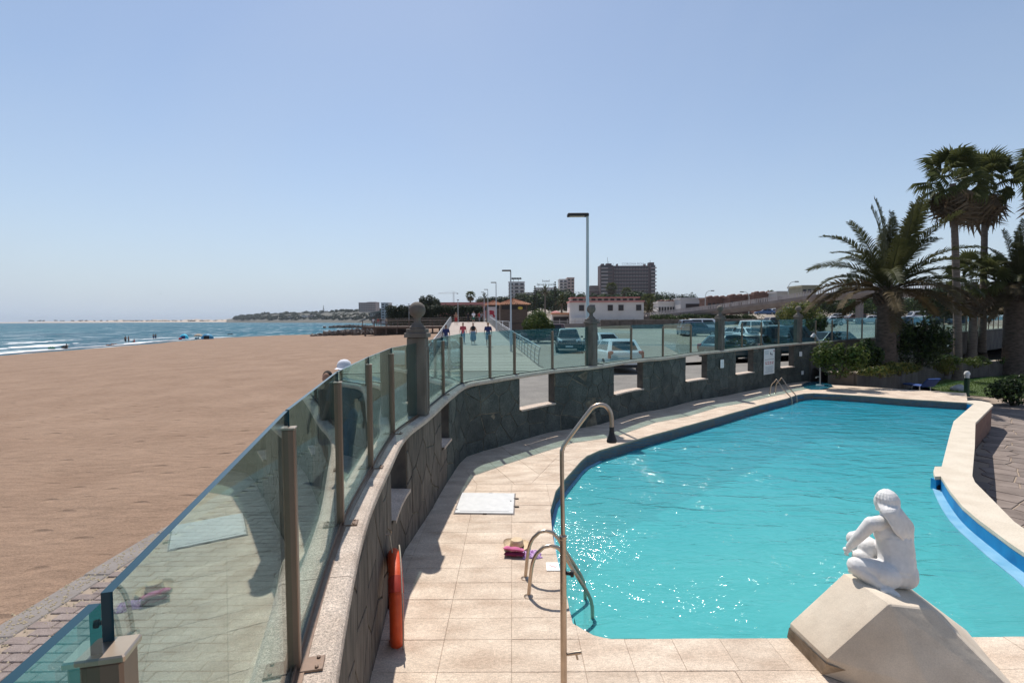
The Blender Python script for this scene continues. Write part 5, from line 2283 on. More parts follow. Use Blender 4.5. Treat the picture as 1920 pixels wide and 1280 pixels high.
def fan_mesh(seed, m, rad=0.80, pet=1.0, seg=20, droopy=0.5):
    r = random.Random(seed)
    V, F2 = [], []
    w = 0.018
    V += [(0, -w, 0), (0, w, 0), (pet, w * .8, -.06), (pet, -w * .8, -.06)]
    F2.append((0, 1, 2, 3))
    c = Vector((pet, 0, -.06))
    for k in range(seg):
        a0 = R(-112 + 224 * k / seg)
        a1 = R(-112 + 224 * (k + 1) / seg)
        am = (a0 + a1) / 2
        rl = rad * (0.72 + .28 * math.cos(am * .75)) * r.uniform(.85, 1.08)
        fold = 0.05
        b = len(V)
        rm = rl * .62
        V += [c, c + Vector((math.cos(a0) * rm, math.sin(a0) * rm, -droopy * rm * .35 + fold * .5)), c + Vector((math.cos(a1) * rm, math.sin(a1) * rm, -droopy * rm * .35 + fold * .5)),
              c + Vector((math.cos(am) * rm * .98, math.sin(am) * rm * .98, -droopy * rm * .35 - fold)),
              c + Vector((math.cos(am) * rl * .92, math.sin(am) * rl * .92, -droopy * rl * .95 - r.uniform(0, .18)))]
        F2 += [(b, b + 1, b + 3), (b, b + 3, b + 2), (b + 1, b + 4, b + 3), (b + 3, b + 4, b + 2)]
    me = bpy.data.meshes.new('fan_leaf')
    me.from_pydata([tuple(v) for v in V], [], F2)
    me.materials.append(m)
    me.update()
    return me


FANS = [fan_mesh(s, L_fan) for s in range(3)]
DEAD = [fan_mesh(s + 9, L_dead, 0.95, .75, 13, 1.3) for s in range(3)]


def fan_palm(base, h, r, label, nf=36, nd=22, scale=1.0, lean=(0, 0), seed=5, group=None):
    rr = random.Random(seed)
    t = thing('fan_palm', label, 'palm tree', tuple(base), 0, group)
    V, F2 = palm_trunk(h, r, r * .72, M_trunk2, lean, 80, 16, 0.014, r * .55)
    mesh_np('trunk', V, F2, M_trunk2, t)
    c = Vector((lean[0], lean[1], h))
    for k in range(nf + nd):
        dead = k >= nf
        u = k / nf if not dead else (k - nf) / nd
        o = bpy.data.objects.new('dead_leaf' if dead else 'fan_leaf', rr.choice(DEAD if dead else FANS))
        a = k * 2.39996 + rr.uniform(-.3, .3)
        el = R(80 - 125 * u ** 1.1 + rr.uniform(-10, 10)) if not dead else R(-40 - 42 * u + rr.uniform(-22, 20))
        z = .1 + .25 * (1 - u) if not dead else -.05 - .45 * u
        o.location = c + Vector((0.08 * math.cos(a), 0.08 * math.sin(a), z * scale))
        s = scale * (rr.uniform(.8, 1.12) if not dead else rr.uniform(.55, 1.2))
        o.scale = (s, s, s)
        o.rotation_euler = (Matrix.Rotation(0.10, 4, 'Y') @ Matrix.Rotation(a, 4, 'Z') @ Matrix.Rotation(-el, 4, 'Y') @ Matrix.Rotation(rr.uniform(-1.1, 1.1), 4, 'X')).to_euler()
        link(o, t)
    return t


def leaf_cloud(name, blobs, size, mats, parent=None, seed=1, flat=0.3, loc=None):
    """blobs: (centre, radii, count); leaves spread through each volume, more towards its skin."""
    g = np.random.default_rng(seed)
    Vs, Ms = [], []
    for c, r, n in blobs:
        d = g.normal(size=(n, 3))
        d /= np.linalg.norm(d, axis=1)[:, None]
        rad = g.uniform(0.35, 1.0, n) ** 0.5
        p = np.array(c) + d * np.array(r) * rad[:, None]
        nrm = d * np.array([1, 1, 1 + flat]) + g.normal(size=(n, 3)) * .55
        nrm /= np.linalg.norm(nrm, axis=1)[:, None]
        u = np.cross(nrm, g.normal(size=(n, 3)))
        u /= np.linalg.norm(u, axis=1)[:, None]
        v = np.cross(nrm, u)
        s = size * g.uniform(.6, 1.25, n)[:, None]
        quad = np.stack([p - u * s, p - v * s * .42 + nrm * s * .12, p + u * s, p + v * s * .42 + nrm * s * .12], axis=1)
        Vs.append(quad.reshape(-1, 3))
        Ms.append(g.integers(0, len(mats), n) if len(mats) > 1 else np.zeros(n, int))
    V = np.concatenate(Vs)
    mi = np.concatenate(Ms)
    Fq = np.arange(len(V)).reshape(-1, 4)
    return mesh_np(name, V, Fq, mats, parent, mi=mi)


def bush(name, base, r, n, size, mats, label, cat='bush', seed=1, clumps=9, stems=5, group=None, squash=1.0):
    rr = random.Random(seed)
    t = thing(name, label, cat, tuple(base), 0, group)
    bl = []
    for k in range(clumps):
        a = rr.uniform(0, 2 * PI)
        q = math.sqrt(rr.random())
        z = r[2] * (0.55 + .75 * rr.random() * (1.15 - q * .75))
        cr = rr.uniform(.28, .5)
        bl.append(((r[0] * q * .78 * math.cos(a), r[1] * q * .78 * math.sin(a), z), (r[0] * cr, r[1] * cr, r[2] * cr * squash), n // clumps))
    bl.append(((0, 0, r[2] * .5), (r[0] * .8, r[1] * .8, r[2] * .5), n // 4))
    leaf_cloud('foliage', bl, size, mats, t, seed)
    m = MB()
    for k in range(stems):
        a = rr.uniform(0, 6.28)
        e = Vector((r[0] * .55 * math.cos(a), r[1] * .55 * math.sin(a), r[2] * rr.uniform(.8, 1.2)))
        m.tube([(0.05 * math.cos(a), .05 * math.sin(a), -.05), e * .5 + Vector((0, 0, .1)), e], [0.035, 0.022, 0.01], 5)
    m.obj('stem', M_bark, t)
    return t


def tuft(name, base, n, L_, w, m, label, cat='plant', seed=1, spread=.9):
    rr = random.Random(seed)
    t = thing(name, label, cat, tuple(base))
    V, F2 = [], []
    for k in range(n):
        a = rr.uniform(0, 6.28)
        e = R(rr.uniform(35, 88))
        l = L_ * rr.uniform(.6, 1.1)
        d = Vector((math.cos(a) * math.cos(e), math.sin(a) * math.cos(e), math.sin(e)))
        s = Vector((-math.sin(a), math.cos(a), 0)) * w
        o = Vector((rr.gauss(0, .05), rr.gauss(0, .05), 0))
        mid_ = o + d * l * .55
        tip = o + d * l + Vector((d.x, d.y, -.6)) * l * .25 * spread
        b = len(V)
        V += [o - s * .6, o + s * .6, mid_ + s, mid_ - s, tip]
        F2 += [(b, b + 1, b + 2, b + 3), (b + 3, b + 2, b + 4)]
    me = MB()
    me.add(V, F2)
    me.obj('blades', m, t)
    return t


# ------------------------------------------------------------------ planter with low wall, lawn and palms
low = [P(1552, 719.5, 0).xy, P(1600, 722, -0.0).xy, Vector((18.0, 24.4)), Vector((22.6, 28.6)), Vector((27.0, 31.2)), Vector((33.0, 33.4)), Vector((44, 35.5))]
low_z = [0.52, 0.50, 0.50, 0.30, 0.10, 0.0, 0.0]
soil = MB()
gw = [wall_at(s, 0.2, 0).xy for s in np.arange(S_END, PS[-1], 0.8)]
gw = [p for p in gw if p.x < 46]
K = 60
V, F2 = [], []
for i in range(K + 1):
    t_ = i / K
    f = t_ * (len(low) - 1)
    a = min(int(f), len(low) - 2)
    pl_ = low[a].lerp(low[a + 1], f - a)
    zl = low_z[a] + (low_z[a + 1] - low_z[a]) * (f - a)
    pw = gw[min(int(t_ * (len(gw) - 1)), len(gw) - 1)]
    for j in range(5):
        q = pl_.lerp(pw, j / 4)
        V.append((q.x, q.y, zl - 0.05 + .12 * j / 4 + random.uniform(-.03, .03)))
for i in range(K):
    for j in range(4):
        a = i * 5 + j
        F2.append((a, a + 5, a + 6, a + 1))
tag(mesh_np('planter_soil', np.array(V), np.array(F2), M_soil, smooth=True), kind='structure')
lw = thing('planter_wall', 'low rough plastered retaining wall of the palm bed behind the pool', 'wall', (0, 0, 0))
for i in range(len(low) - 1):
    a, b = low[i], low[i + 1]
    n_ = max(1, round((b - a).length / 1.5))
    for k in range(n_):
        p, q = a.lerp(b, k / n_), a.lerp(b, (k + 1) / n_)
        zz = low_z[i] + (low_z[i + 1] - low_z[i]) * (k + .5) / n_
        c = (p + q) / 2
        ang = math.atan2((q - p).y, (q - p).x)
        m = MB()
        m.cbox((c.x, c.y, (zz + -0.9) / 2), ((q - p).length + .01, 0.26, zz + 0.9), 0.03, rz=ang)
        m.obj('wall_section', M_oldwall, lw)
        m = MB()
        m.cbox((c.x, c.y, zz + 0.025), ((q - p).length - .012, 0.32, 0.05), 0.012, rz=ang)
        m.obj('cap_stone', M_rock if k % 3 else M_cop, lw)

lawn_p = ccw([P(x, y, ZL).xy.to_tuple() for x, y in ((1770, 712), (1800, 714), (1850, 708), (1900, 704), (1990, 700), (1990, 742), (1900, 748), (1850, 744), (1815, 741), (1770, 735), (1740, 726))])
lm = MB()
lm.prism(lawn_p, ZL - .01, ZL + 0.025)
lawn = lm.obj('lawn', M_lawn)
tag(lawn, kind='structure')
xs, ys = [p[0] for p in lawn_p], [p[1] for p in lawn_p]
gv = []
for k in range(26000):
    x, y = random.uniform(min(xs), min(max(xs), 33)), random.uniform(min(ys), max(ys))
    ins = False
    for i in range(len(lawn_p)):
        (x0, y0), (x1, y1) = lawn_p[i], lawn_p[(i + 1) % len(lawn_p)]
        if (y0 > y) != (y1 > y) and x < (x1 - x0) * (y - y0) / (y1 - y0) + x0:
            ins = not ins
    if not ins or (math.hypot((x - 29.3) / 2.4, (y - 27.3) / 1.0) < 1):
        continue
    a = random.random() * 6.28
    h = random.uniform(.03, .075)
    dx, dy = .012 * math.cos(a), .012 * math.sin(a)
    lx, ly = random.gauss(0, .02), random.gauss(0, .02)
    gv += [(x - dx, y - dy, ZL + .02), (x + dx, y + dy, ZL + .02), (x + lx, y + ly, ZL + .02 + h)]
g = mesh_np('grass', np.array(gv), np.arange(len(gv)).reshape(-1, 3), L_grass)
tag(g, 'bright green mown grass around the palm trunks', 'grass', kind='stuff')
m = MB()
ptch = [(29.3 + 2.3 * math.cos(a) * (1 + .1 * math.sin(3 * a)), 27.3 + .95 * math.sin(a) * (1 + .12 * math.cos(2 * a))) for a in np.linspace(0, 2 * PI, 18, endpoint=False)]
m.prism(ptch, ZL, ZL + 0.035)
tag(m.obj('bare_patch', M_asphalt), kind='structure')

date_palm(P(1660, 692, 0.45), 3.55, 0.39, 'big date palm with arching fronds standing in the bed right behind the pool', nf=50, scale=1.2, wind=(0.14, 0), seed=3)
date_palm(P(1899, 701, ZL), 5.1, 0.56, 'stout date palm cut by the right edge of the photo, rising from the lawn', nf=60, scale=1.15, wind=(0.3, 0), seed=8)
b1 = P(1796, 713, ZL)
fan_palm(b1, 11.25, 0.21, 'nearer of the twin fan palms, bare trunk rising from the lawn by the bollard', scale=1.12, lean=(X_at(1787, b1.y, 330) - b1.x, 0), seed=5, group='tall fan palms')
b2 = P(1841, 672, 0.05)
fan_palm(b2, 11.4, 0.22, 'second of the twin fan palms, standing behind the low bed wall', scale=1.22, lean=(X_at(1848, b2.y, 330) - b2.x, 0), seed=6, group='tall fan palms')
b3 = Vector((X_at(1978, 30, 300), 30, ZL))
fan_palm(b3, 11.9, 0.25, 'fan palm whose crown just enters at the upper right edge', scale=1.15, seed=7, group='tall fan palms')
b4 = P(1822, 675, 0.1)
fan_palm(b4, 5.0, 0.24, 'short fan palm with dark crown between the twin palms and the stout palm', nf=30, nd=12, scale=1.05, seed=9)
b5 = P(1684, 690, 0.45)
m = thing('palm_stump', 'thin leaning bare stem close beside the big date palm trunk', 'stem', tuple(b5))
q = MB()
q.tube([(-.25, 0, -.05), (0, .1, .9), (.1, .15, 2.2), (.12, .15, 3.4)], [0.13, .09, .08, .06], 8)
q.obj('stem', M_trunk2, m)

bush('bush', P(1572, 708, 0.45), (0.95, 0.8, 1.15), 2300, 0.085, [L_light, L_bush, L_bush], 'bright yellow green leafy bush at the wall end beside the far shower', seed=2, clumps=10)
bush('bush', P(1628, 697, 0.48), (0.75, 0.7, 0.95), 1900, 0.08, [L_bush, L_dark], 'dark green bush just left of the big date palm trunk', seed=3, clumps=10)
bush('flowering_bush', P(1722, 692, 0.40), (1.35, 1.0, 1.75), 4200, 0.10, [L_dark, L_bush, L_dark], 'tall dark bush with pale leaf tips right of the big date palm', seed=4, clumps=18)
bush('bush', P(1688, 702, 0.45), (0.8, 0.5, 0.45), 1200, 0.06, [L_bush, L_yellow], 'low mixed bush in front of the leaning bare stem', seed=12)
bush('bush', P(1768, 690, 0.3), (0.8, 0.6, 0.55), 1100, 0.07, [L_bush, L_dark], 'low bush under the small white garden lamp', seed=6)
bush('bush', P(1775, 702, 0.25), (0.55, 0.4, 0.55), 900, 0.06, [L_light, L_yellow], 'yellowish trailing bush spilling over the bed wall left of the tall trunk', seed=7)
bush('bush', P(1830, 688, 0.1), (0.9, 0.6, 0.45), 900, 0.06, [L_light, L_bush], 'low bush at the feet of the short fan palm', seed=8)
bush('ground_cover', P(1650, 707, 0.45), (1.1, 0.45, 0.35), 1500, 0.05, [L_yellow, L_bush, L_bush], 'trailing ground cover hanging over the bed wall below the big palm', seed=9, clumps=12, stems=2)
bush('bush', P(1900, 760, ZL), (0.95, 0.75, 0.85), 2000, 0.07, [L_dark, L_bush, L_dark], 'dark shrub on the stamped paving at the right edge', seed=10, clumps=14, stems=9)
tuft('dry_tuft', P(1601, 697, 0.48), 70, 0.75, 0.012, L_palmdry, 'dry straw coloured grass tuft in the bed left of the big palm', seed=1)
tuft('dry_tuft', P(1588, 704, 0.48), 50, 0.6, 0.012, L_palmdry, 'smaller straw coloured grass tuft close to the far shower', seed=2)
tuft('agave', P(1707, 690, 0.45), 26, 0.75, 0.035, mat('pale_agave', (0.34, 0.36, 0.27), 0.6, var=.15, scale=6), 'pale grey spiky plant in front of the tall dark bush', seed=3)
tuft('agave', P(1878, 682, 0.0), 24, 0.6, 0.03, L_bush, 'green spiky plant beyond the bed wall near the stout palm', seed=4)

# bollard, garden lamp, lounger, pale stone
def bollard(base, h, r, label, body):
    t = thing('bollard_lamp', label, 'bollard light', tuple(base), 0, 'garden bollard lights')
    m = MB()
    m.lathe([(r * 1.25, 0), (r * 1.25, .03), (r, .05), (r, h * .72), (r * 1.06, h * .735)], n=16)
    smooth_by_angle(m.obj('post', body, t), 40)
    m = MB()
    m.lathe([(r * .86, h * .735), (r * .86, h * .86)], n=16)
    m.obj('lens', M_white, t)
    m = MB()
    m.lathe([(r * 1.1, h * .86), (r * 1.1, h * .93), (r * .7, h), (.01, h * 1.01)], n=16)
    smooth_by_angle(m.obj('cap', M_white, t), 40)


M_green = mat('green_enamel', (0.006, 0.055, 0.032), 0.4, var=0.1, scale=5)
bp_ = P(1812, 742, ZL)
bollard(bp_, Z_at(696, bp_.y, 1811) - ZL, 0.105, 'green bollard lamp with white top standing beyond the deck corner', M_green)
bp_ = P(1776, 676, 0.3)
bollard(bp_, Z_at(647, bp_.y, 1776) - 0.3, 0.11, 'dark garden lamp with white top in the planting below the garden wall', M_black)
lb = P(1747, 737, ZL)
t = thing('sun_lounger', 'blue sun lounger with raised backrest on the grass behind the deck', 'sun lounger', (lb.x, lb.y, ZL), R(8))
M_blue = mat('blue_sling', (0.015, 0.06, 0.24), 0.7, var=.15, scale=8)
m = MB()
m.cbox((0, .85, .30), (.62, 1.25, .05), .015)
m.obj('seat', M_blue, t)
m = MB()
V = [(-.36, .2, .3), (.36, .2, .3), (.36, -.12, .70), (-.36, -.12, .70), (-.36, .25, .33), (.36, .25, .33), (.36, -.07, .73), (-.36, -.07, .73)]
m.add(V, [(0, 1, 2, 3), (7, 6, 5, 4), (0, 4, 5, 1), (1, 5, 6, 2), (2, 6, 7, 3), (3, 7, 4, 0)])
m.obj('backrest', M_blue, t)
for x in (-.3, .3):
    for y in (.35, 1.35):
        m = MB()
        m.tube([(x, y, 0.02), (x, y, .3)], .02, 8)
        m.obj('leg', M_white, t)
rb = P(1797, 733, ZL)
m = MB()
m.sphere((0, 0, .12), (.34, .28, .20), 12, 8)
for i, v in enumerate(m.v):
    m.v[i] = (v[0] * (1 + .15 * math.sin(5 * v[1] * 3)), v[1], v[2] * (1 + .12 * math.sin(9 * v[0])))
o = m.obj('pale_rock', mat('pale_rock_stone', (0.45, 0.45, 0.46), .9, var=.15, scale=5, bump=.5, bscale=12), loc=(rb.x, rb.y, ZL))
tag(o, 'pale grey rock on the grass between lounger and bollard', 'rock')
# ------------------------------------------------------------------ boardwalk
BZ = ([22, 26, 30, 39, 57, 74, 80, 112], [0.466, 0.50, 0.64, 0.93, 1.62, 2.30, 2.42, 2.45])


def bz(y):
    return lerp_tab(y, *BZ)


def walk_x(y, off):
    return walk_c(y) + off


HWD = 2.85
bwk = MB()
V, F2 = [], []
y = 24.0
boards = MB()
ys = list(np.arange(24, 96.1, 2))
for k, y in enumerate(ys):
    for o in (-HWD, HWD):
        V.append((walk_x(y, o), y, bz(y) - 0.05))
    for o in (-HWD, HWD):
        V.append((walk_x(y, o), y, bz(y) - 0.30))
for k in range(len(ys) - 1):
    a = k * 4
    F2 += [(a, a + 1, a + 5, a + 4), (a + 2, a, a + 4, a + 6), (a + 1, a + 3, a + 7, a + 5)]
bwk.add(V, F2)
bw_o = bwk.obj('boardwalk', M_timber)
tag(bw_o, kind='structure')
first = None
y = 24.0
n_b = 0
while y < 96:
    l = 0.285 if y < 60 else 0.6
    a = [(walk_x(y, -HWD), y, bz(y)), (walk_x(y, HWD), y, bz(y)), (walk_x(y + l, HWD), y + l, bz(y + l)), (walk_x(y + l, -HWD), y + l, bz(y + l))]
    dz = random.uniform(-.004, .004)
    g = 0.018
    b = MB()
    vs = [(p[0], p[1] + (g if i < 2 else -g), p[2] + dz) for i, p in enumerate(a)]
    vs += [(p[0], p[1], p[2] - .05) for p in vs]
    (b if n_b < 60 else boards).add(vs, [(0, 1, 2, 3), (4, 5, 1, 0), (7, 3, 2, 6), (5, 6, 2, 1), (4, 0, 3, 7)])
    if n_b < 60:
        b.obj('board', M_wood, bw_o)
    n_b += 1
    y += l
tag(boards.obj('far_boards', M_wood, bw_o), kind='stuff')


def rail(name, label, pts, hgt, mp, mr, spacing=1.5, bars=4, lean=0.0, group=None, pw=0.05):
    """pts: ground line of a railing."""
    o = Vector(pts[0])
    t = thing(name, label, 'railing', tuple(o), 0, group)
    P_ = [Vector(p) - o for p in pts]
    ln = [0]
    for i in range(1, len(P_)):
        ln.append(ln[-1] + (P_[i] - P_[i - 1]).length)

    def at(s):
        return Vector([lerp_tab(s, ln, [p[q] for p in P_]) for q in range(3)])
    n_ = max(1, round(ln[-1] / spacing))
    m0 = None
    for k in range(n_ + 1):
        p = at(ln[-1] * k / n_)
        if m0 is None:
            m = MB()
            if lean:
                m.tube([(0, 0, 0), (lean * .1, 0, hgt * .5), (lean * .45, 0, hgt * .8), (lean, 0, hgt)], pw * .6, 6)
            else:
                m.box((0, 0, hgt / 2), (pw, pw, hgt))
            m0 = m.obj('post', mp, t, loc=p)
        else:
            place(m0, 'post', p, 0, t)
    for b in range(bars):
        z = hgt * (0.14 + 0.72 * b / max(1, bars - 1))
        off = lean * (z / hgt) ** 3
        m = MB()
        m.tube([at(ln[-1] * k / 24) + Vector((off, 0, z)) for k in range(25)], 0.016, 5)
        m.obj('bar', mr, t)
    m = MB()
    m.tube([at(ln[-1] * k / 24) + Vector((lean, 0, hgt)) for k in range(25)], 0.032, 6)
    m.obj('handrail', mr, t)
    return t


yy = np.linspace(26, 77, 14)
rail('boardwalk_railing', 'grey metal railing along the left side of the boardwalk', [(walk_x(y, -HWD + .06), y, bz(y)) for y in yy], 0.95, M_alu, M_alu, 1.5, 4, -.10, 'boardwalk railings', .06)
rail('boardwalk_railing', 'grey metal railing with curved posts along the right side of the boardwalk', [(walk_x(y, HWD - .06), y, bz(y)) for y in yy], 0.95, M_alu, M_alu, 1.5, 4, .10, 'boardwalk railings', .06)

# lamps
M_lamp = mat('lamp_pole_paint', (0.50, 0.52, 0.52), 0.5, var=.08, scale=2, metal=.2)
M_lampb = mat('light_blue_pole', (0.47, 0.53, 0.53), 0.5, var=.06, scale=2)


def lamp(base, h, label, head=-0.62, r=0.052, pm=None, headm=None):
    t = thing('street_lamp', label, 'street lamp', tuple(base), 0, 'box headed lamps along the boardwalk')
    m = MB()
    m.tube([(0, 0, 0), (0, 0, h * .22), (0, 0, h * .225), (0, 0, h)], [r * 1.35, r * 1.3, r, r * .72], 12)
    smooth_by_angle(m.obj('pole', pm or M_lamp, t), 40)
    m = MB()
    m.lathe([(r * 2.6, 0), (r * 2.6, .02), (r * 1.5, .03)], n=12)
    m.obj('base_plate', pm or M_lamp, t)
    m = MB()
    m.cbox((head / 2 + .03, 0, h + .03), (abs(head), 0.24, 0.085), 0.02)
    m.obj('head', headm or M_ribbon, t)
    m = MB()
    m.box((head / 2, 0, h - .015), (abs(head) * .7, 0.18, 0.008))
    m.obj('lens', mat('lamp_lens', (0.45, 0.42, 0.32), .3, scale=3), t)
    return t


yl = 15.1
lamp((X_at(1101.5, yl, 560), yl, 0.45), Z_at(405, yl, 1101) - 0.45, 'tallest looking street lamp, behind the second ball pillar', -.62, .054, M_lampb)
for px, y, top, lab in ((958, 34, 508, 'street lamp at the near end of the boardwalk, in front of the tiled kiosk'), (930.5, 57, 530, 'second street lamp along the boardwalk railing'), (915, 80, 543, 'third street lamp along the boardwalk railing'), (908, 95, 548, 'farthest and shortest looking street lamp of the boardwalk row')):
    x = X_at(px, y, 600)
    lamp((x, y, bz(y)), Z_at(top, y, px) - bz(y), lab, -.6, .06)
for px, y, top, lab in ((859, 79, 573, 'bare thin pole at the top of the boardwalk on its left'), (767, 104, 570, 'bare thin pole rising from the timber pier')):
    x = X_at(px, y, 600)
    t = thing('thin_pole', lab, 'pole', (x, y, 1.5 if px < 800 else bz(y)))
    m = MB()
    m.tube([(0, 0, 0), (0, 0, Z_at(top, y, px) - 1.5)], 0.05, 8)
    m.obj('pole', M_lamp, t)
    m = MB()
    m.cbox((0, 0, Z_at(top, y, px) - 1.5), (.3, .2, .1), .02)
    m.obj('head', M_ribbon, t)

# timber pier on posts, left of the boardwalk's top
pier = thing('timber_pier', 'dark timber pier on posts reaching left over the beach to the rocks', 'pier', (0, 0, 0))
x0, x1, y0, y1, zp = X_at(688, 100), X_at(848, 100), 97, 107, 1.62
m = MB()
k = 0
while x0 + k * .5 < x1:
    m.box((x0 + k * .5 + .25, (y0 + y1) / 2, zp - .05 + random.uniform(-.005, .005)), (.485, y1 - y0, .1))
    k += 1
tag(m.obj('deck_boards', M_timber, pier), kind='stuff')
for y in (y0 + .2, y1 - .2):
    m = MB()
    m.box(((x0 + x1) / 2, y, zp - .25), (x1 - x0, .2, .3))
    m.obj('beam', M_timber, pier)
x = x0 + .4
while x < x1:
    for y in (y0 + .3, y1 - .3):
        m = MB()
        m.box((x, y, (zp - 2.0) / 2), (.28, .28, zp + 1.6))
        m.obj('pier_post', M_timber, pier)
    x += 2.0 if x < x0 + 5 else 3.4
m = MB()
m.box((x0 + 3.3, y1 - 1.5, 0.4), (7, .2, 1.9))
m.obj('back_boarding', M_timber, pier)  # dark sheet added for the shade under the pier
rail('pier_railing', 'brown timber railing along the front of the pier', [(x0, y0 + .1, zp), (x1 + 1, y0 + .1, zp + .1)], 1.15, M_timber, M_wood, 2.2, 3, 0, None, .12)
rail('pier_railing', 'brown timber railing along the back of the pier, below the hedge', [(x0, y1 - .1, zp), (x1 + 8, y1 - .1, zp + .3)], 1.5, M_timber, M_wood, 2.2, 4, 0, None, .12)

# rocks of the two groynes
def rocks(name, label, path, n, rmin, rmax, seed, m_):
    rr = random.Random(seed)
    M = MB()
    for k in range(n):
        t_ = rr.random()
        f = t_ * (len(path) - 1)
        i = min(int(f), len(path) - 2)
        p = Vector(path[i]).lerp(Vector(path[i + 1]), f - i) + Vector((rr.gauss(0, rmax * 1.2), rr.gauss(0, rmax * 1.2), 0))
        r = rr.uniform(rmin, rmax)
        b = len(M.v)
        M.sphere((0, 0, 0), (r, r * rr.uniform(.6, 1), r * rr.uniform(.55, .9)), 7, 5)
        a = rr.random() * 6
        for q in range(b, len(M.v)):
            v = Vector(M.v[q]) * rr.uniform(.82, 1.15)
            M.v[q] = (p.x + v.x * math.cos(a) - v.y * math.sin(a), p.y + v.x * math.sin(a) + v.y * math.cos(a), p.z + v.z + rr.uniform(0, rmax) * .9 * (1 - abs(2 * t_ - 1) * .5))
    o = M.obj(name, m_)
    return tag(o, label, 'rocks', kind='stuff')


M_rocks = mat('groyne_rock', (0.075, 0.058, 0.048), 0.95, col2=(0.19, 0.15, 0.125), scale=.8, bump=.6, bscale=6)
rocks('groyne_rocks', 'heap of brown boulders on the beach beside the pier', [(X_at(606, 128), 128, -1.1), (X_at(640, 122), 122, -.6), (X_at(690, 112), 112, -.2), (X_at(715, 108), 108, 0)], 150, .45, 1.0, 3, M_rocks)
rocks('far_rocks', 'low line of dark rocks in the water beyond the pier', [(X_at(622, 330), 330, -2.0), (X_at(650, 330), 330, -1.8), (X_at(690, 320), 320, -1.6)], 80, .7, 1.4, 4, M_rocks)

# hedge, kiosks, railing, round bush
hg = []
for k in range(46):
    t_ = (k + .5) / 46
    hx_ = X_at(727, 112) + (X_at(903, 112) - X_at(727, 112)) * t_
    for z, rz_ in ((2.4, 1.3), (4.0, 1.4), (5.1, .95)):
        hg.append(((hx_, 112 + random.uniform(-.6, .6), z + random.uniform(-.15, .25)), (.75, 1.3, rz_), 150))
o = leaf_cloud('tall_hedge', hg, .22, [L_hedge], None, 5)
tag(o, 'tall dark clipped hedge behind the pier and the top of the boardwalk', 'hedge')
M_tile = mat('roof_tile', (0.36, 0.15, 0.085), 0.85, col2=(0.56, 0.30, 0.18), scale=2.5, bump=.4, bscale=20)
M_tile2 = mat('roof_tile_red', (0.11, 0.055, 0.042), 0.9, col2=(0.19, 0.10, 0.075), scale=.8)
M_kiosk = mat('kiosk_boards', (0.085, 0.055, 0.042), 0.85, col2=(0.13, 0.09, 0.07), scale=2, stretch=(1, 1, 8))
M_plaster = mat('white_plaster', (0.62, 0.58, 0.55), 0.9, var=.06, scale=.6)
M_pinkpl = mat('pink_plaster', (0.50, 0.22, 0.20), 0.9, var=.1, scale=.6)


def kiosk(c, w, d, z0, ze, za, label):
    t = thing('kiosk', label, 'kiosk', c, R(4))
    m = MB()
    m.box((0, 0, (z0 + ze) / 2), (w, d, ze - z0))
    m.obj('wall', M_kiosk, t)
    m = MB()
    e = .35
    n_ = 9
    for k in range(4):                                        # tile courses on four slopes
        for i in range(n_):
            f0, f1 = i / n_, (i + 1) / n_
            for j in range(14):
                u0, u1 = j / 14 * 2 - 1, (j + 1) / 14 * 2 - 1 - .03
                V = []
                for u, f, dz in ((u0, f0, .03), (u1, f0, .03), (u1, f1, 0), (u0, f1, 0), ((u0 + u1) / 2, f0, .10), ((u0 + u1) / 2, f1, .06)):
                    hw, hd = (w / 2 + e) * (1 - f), (d / 2 + e) * (1 - f)
                    z = ze + (za - ze) * f + dz
                    p = (u * hw, -hd) if k == 0 else ((hw, u * hd) if k == 1 else ((-u * hw, hd) if k == 2 else (-hw, -u * hd)))
                    V.append((p[0], p[1], z))
                m.add(V, [(0, 4, 5, 3), (4, 1, 2, 5)])
    m.obj('tiled_roof', M_tile, t)
    m = MB()
    m.box((0, -d / 2 - .03, z0 + (ze - z0) * .45), (w * .8, .06, .08))
    m.box((0, -d / 2 - .02, ze - .35), (w * .9, .05, .45))
    m.obj('serving_hatch', M_ribbon, t)
    return t


yk = 62
kt = kiosk((X_at(962, yk), yk, 0), 3.2, 3.0, .6, Z_at(571.5, yk), Z_at(560, yk), 'brown kiosk with bright tiled pyramid roof right of the boardwalk')
m = MB()
m.lathe([(.30, -.02), (.30, .02)], (.75, -1.56, Z_at(578, yk)), 14)
for i, v in enumerate(m.v):
    m.v[i] = (.75 + (v[0] - .75), -1.56 + (v[2] - Z_at(578, yk)), Z_at(578, yk) + (v[1] + 1.56) * .6)
m.obj('round_sign', mat('yellow_sign', (.55, .40, .05), .6, scale=3), kt)
yk = 82
kiosk((X_at(926, yk), yk, 0), 2.4, 2.6, 1.2, Z_at(572, yk), Z_at(563, yk), 'second tiled kiosk partly hidden behind the first one')
t = thing('red_banner', 'pale banner with a red splash between the two kiosks', 'banner', (X_at(923, 76), 76, bz(76)))
m = MB()
m.box((0, 0, 1.4), (1.2, .05, 2.0))
m.obj('cloth', mat('banner_cloth', (.5, .42, .42), .8, scale=2), t)
m = MB()
for k in range(9):
    m.sphere((random.uniform(-.3, .3), -.035, 1.3 + random.uniform(-.5, .5)), (random.uniform(.12, .25), .006, random.uniform(.12, .25)), 9, 5)
m.obj('print', mat('banner_red', (.35, .03, .05), .8, scale=4), t)
rail('stair_railing', 'white timber railing in front of the brown kiosk', [(X_at(930, 58), 58, 1.75), (X_at(955, 58), 58, 1.65)], 1.0, M_white, M_white, .75, 4, 0, None, .08)
yb = 52
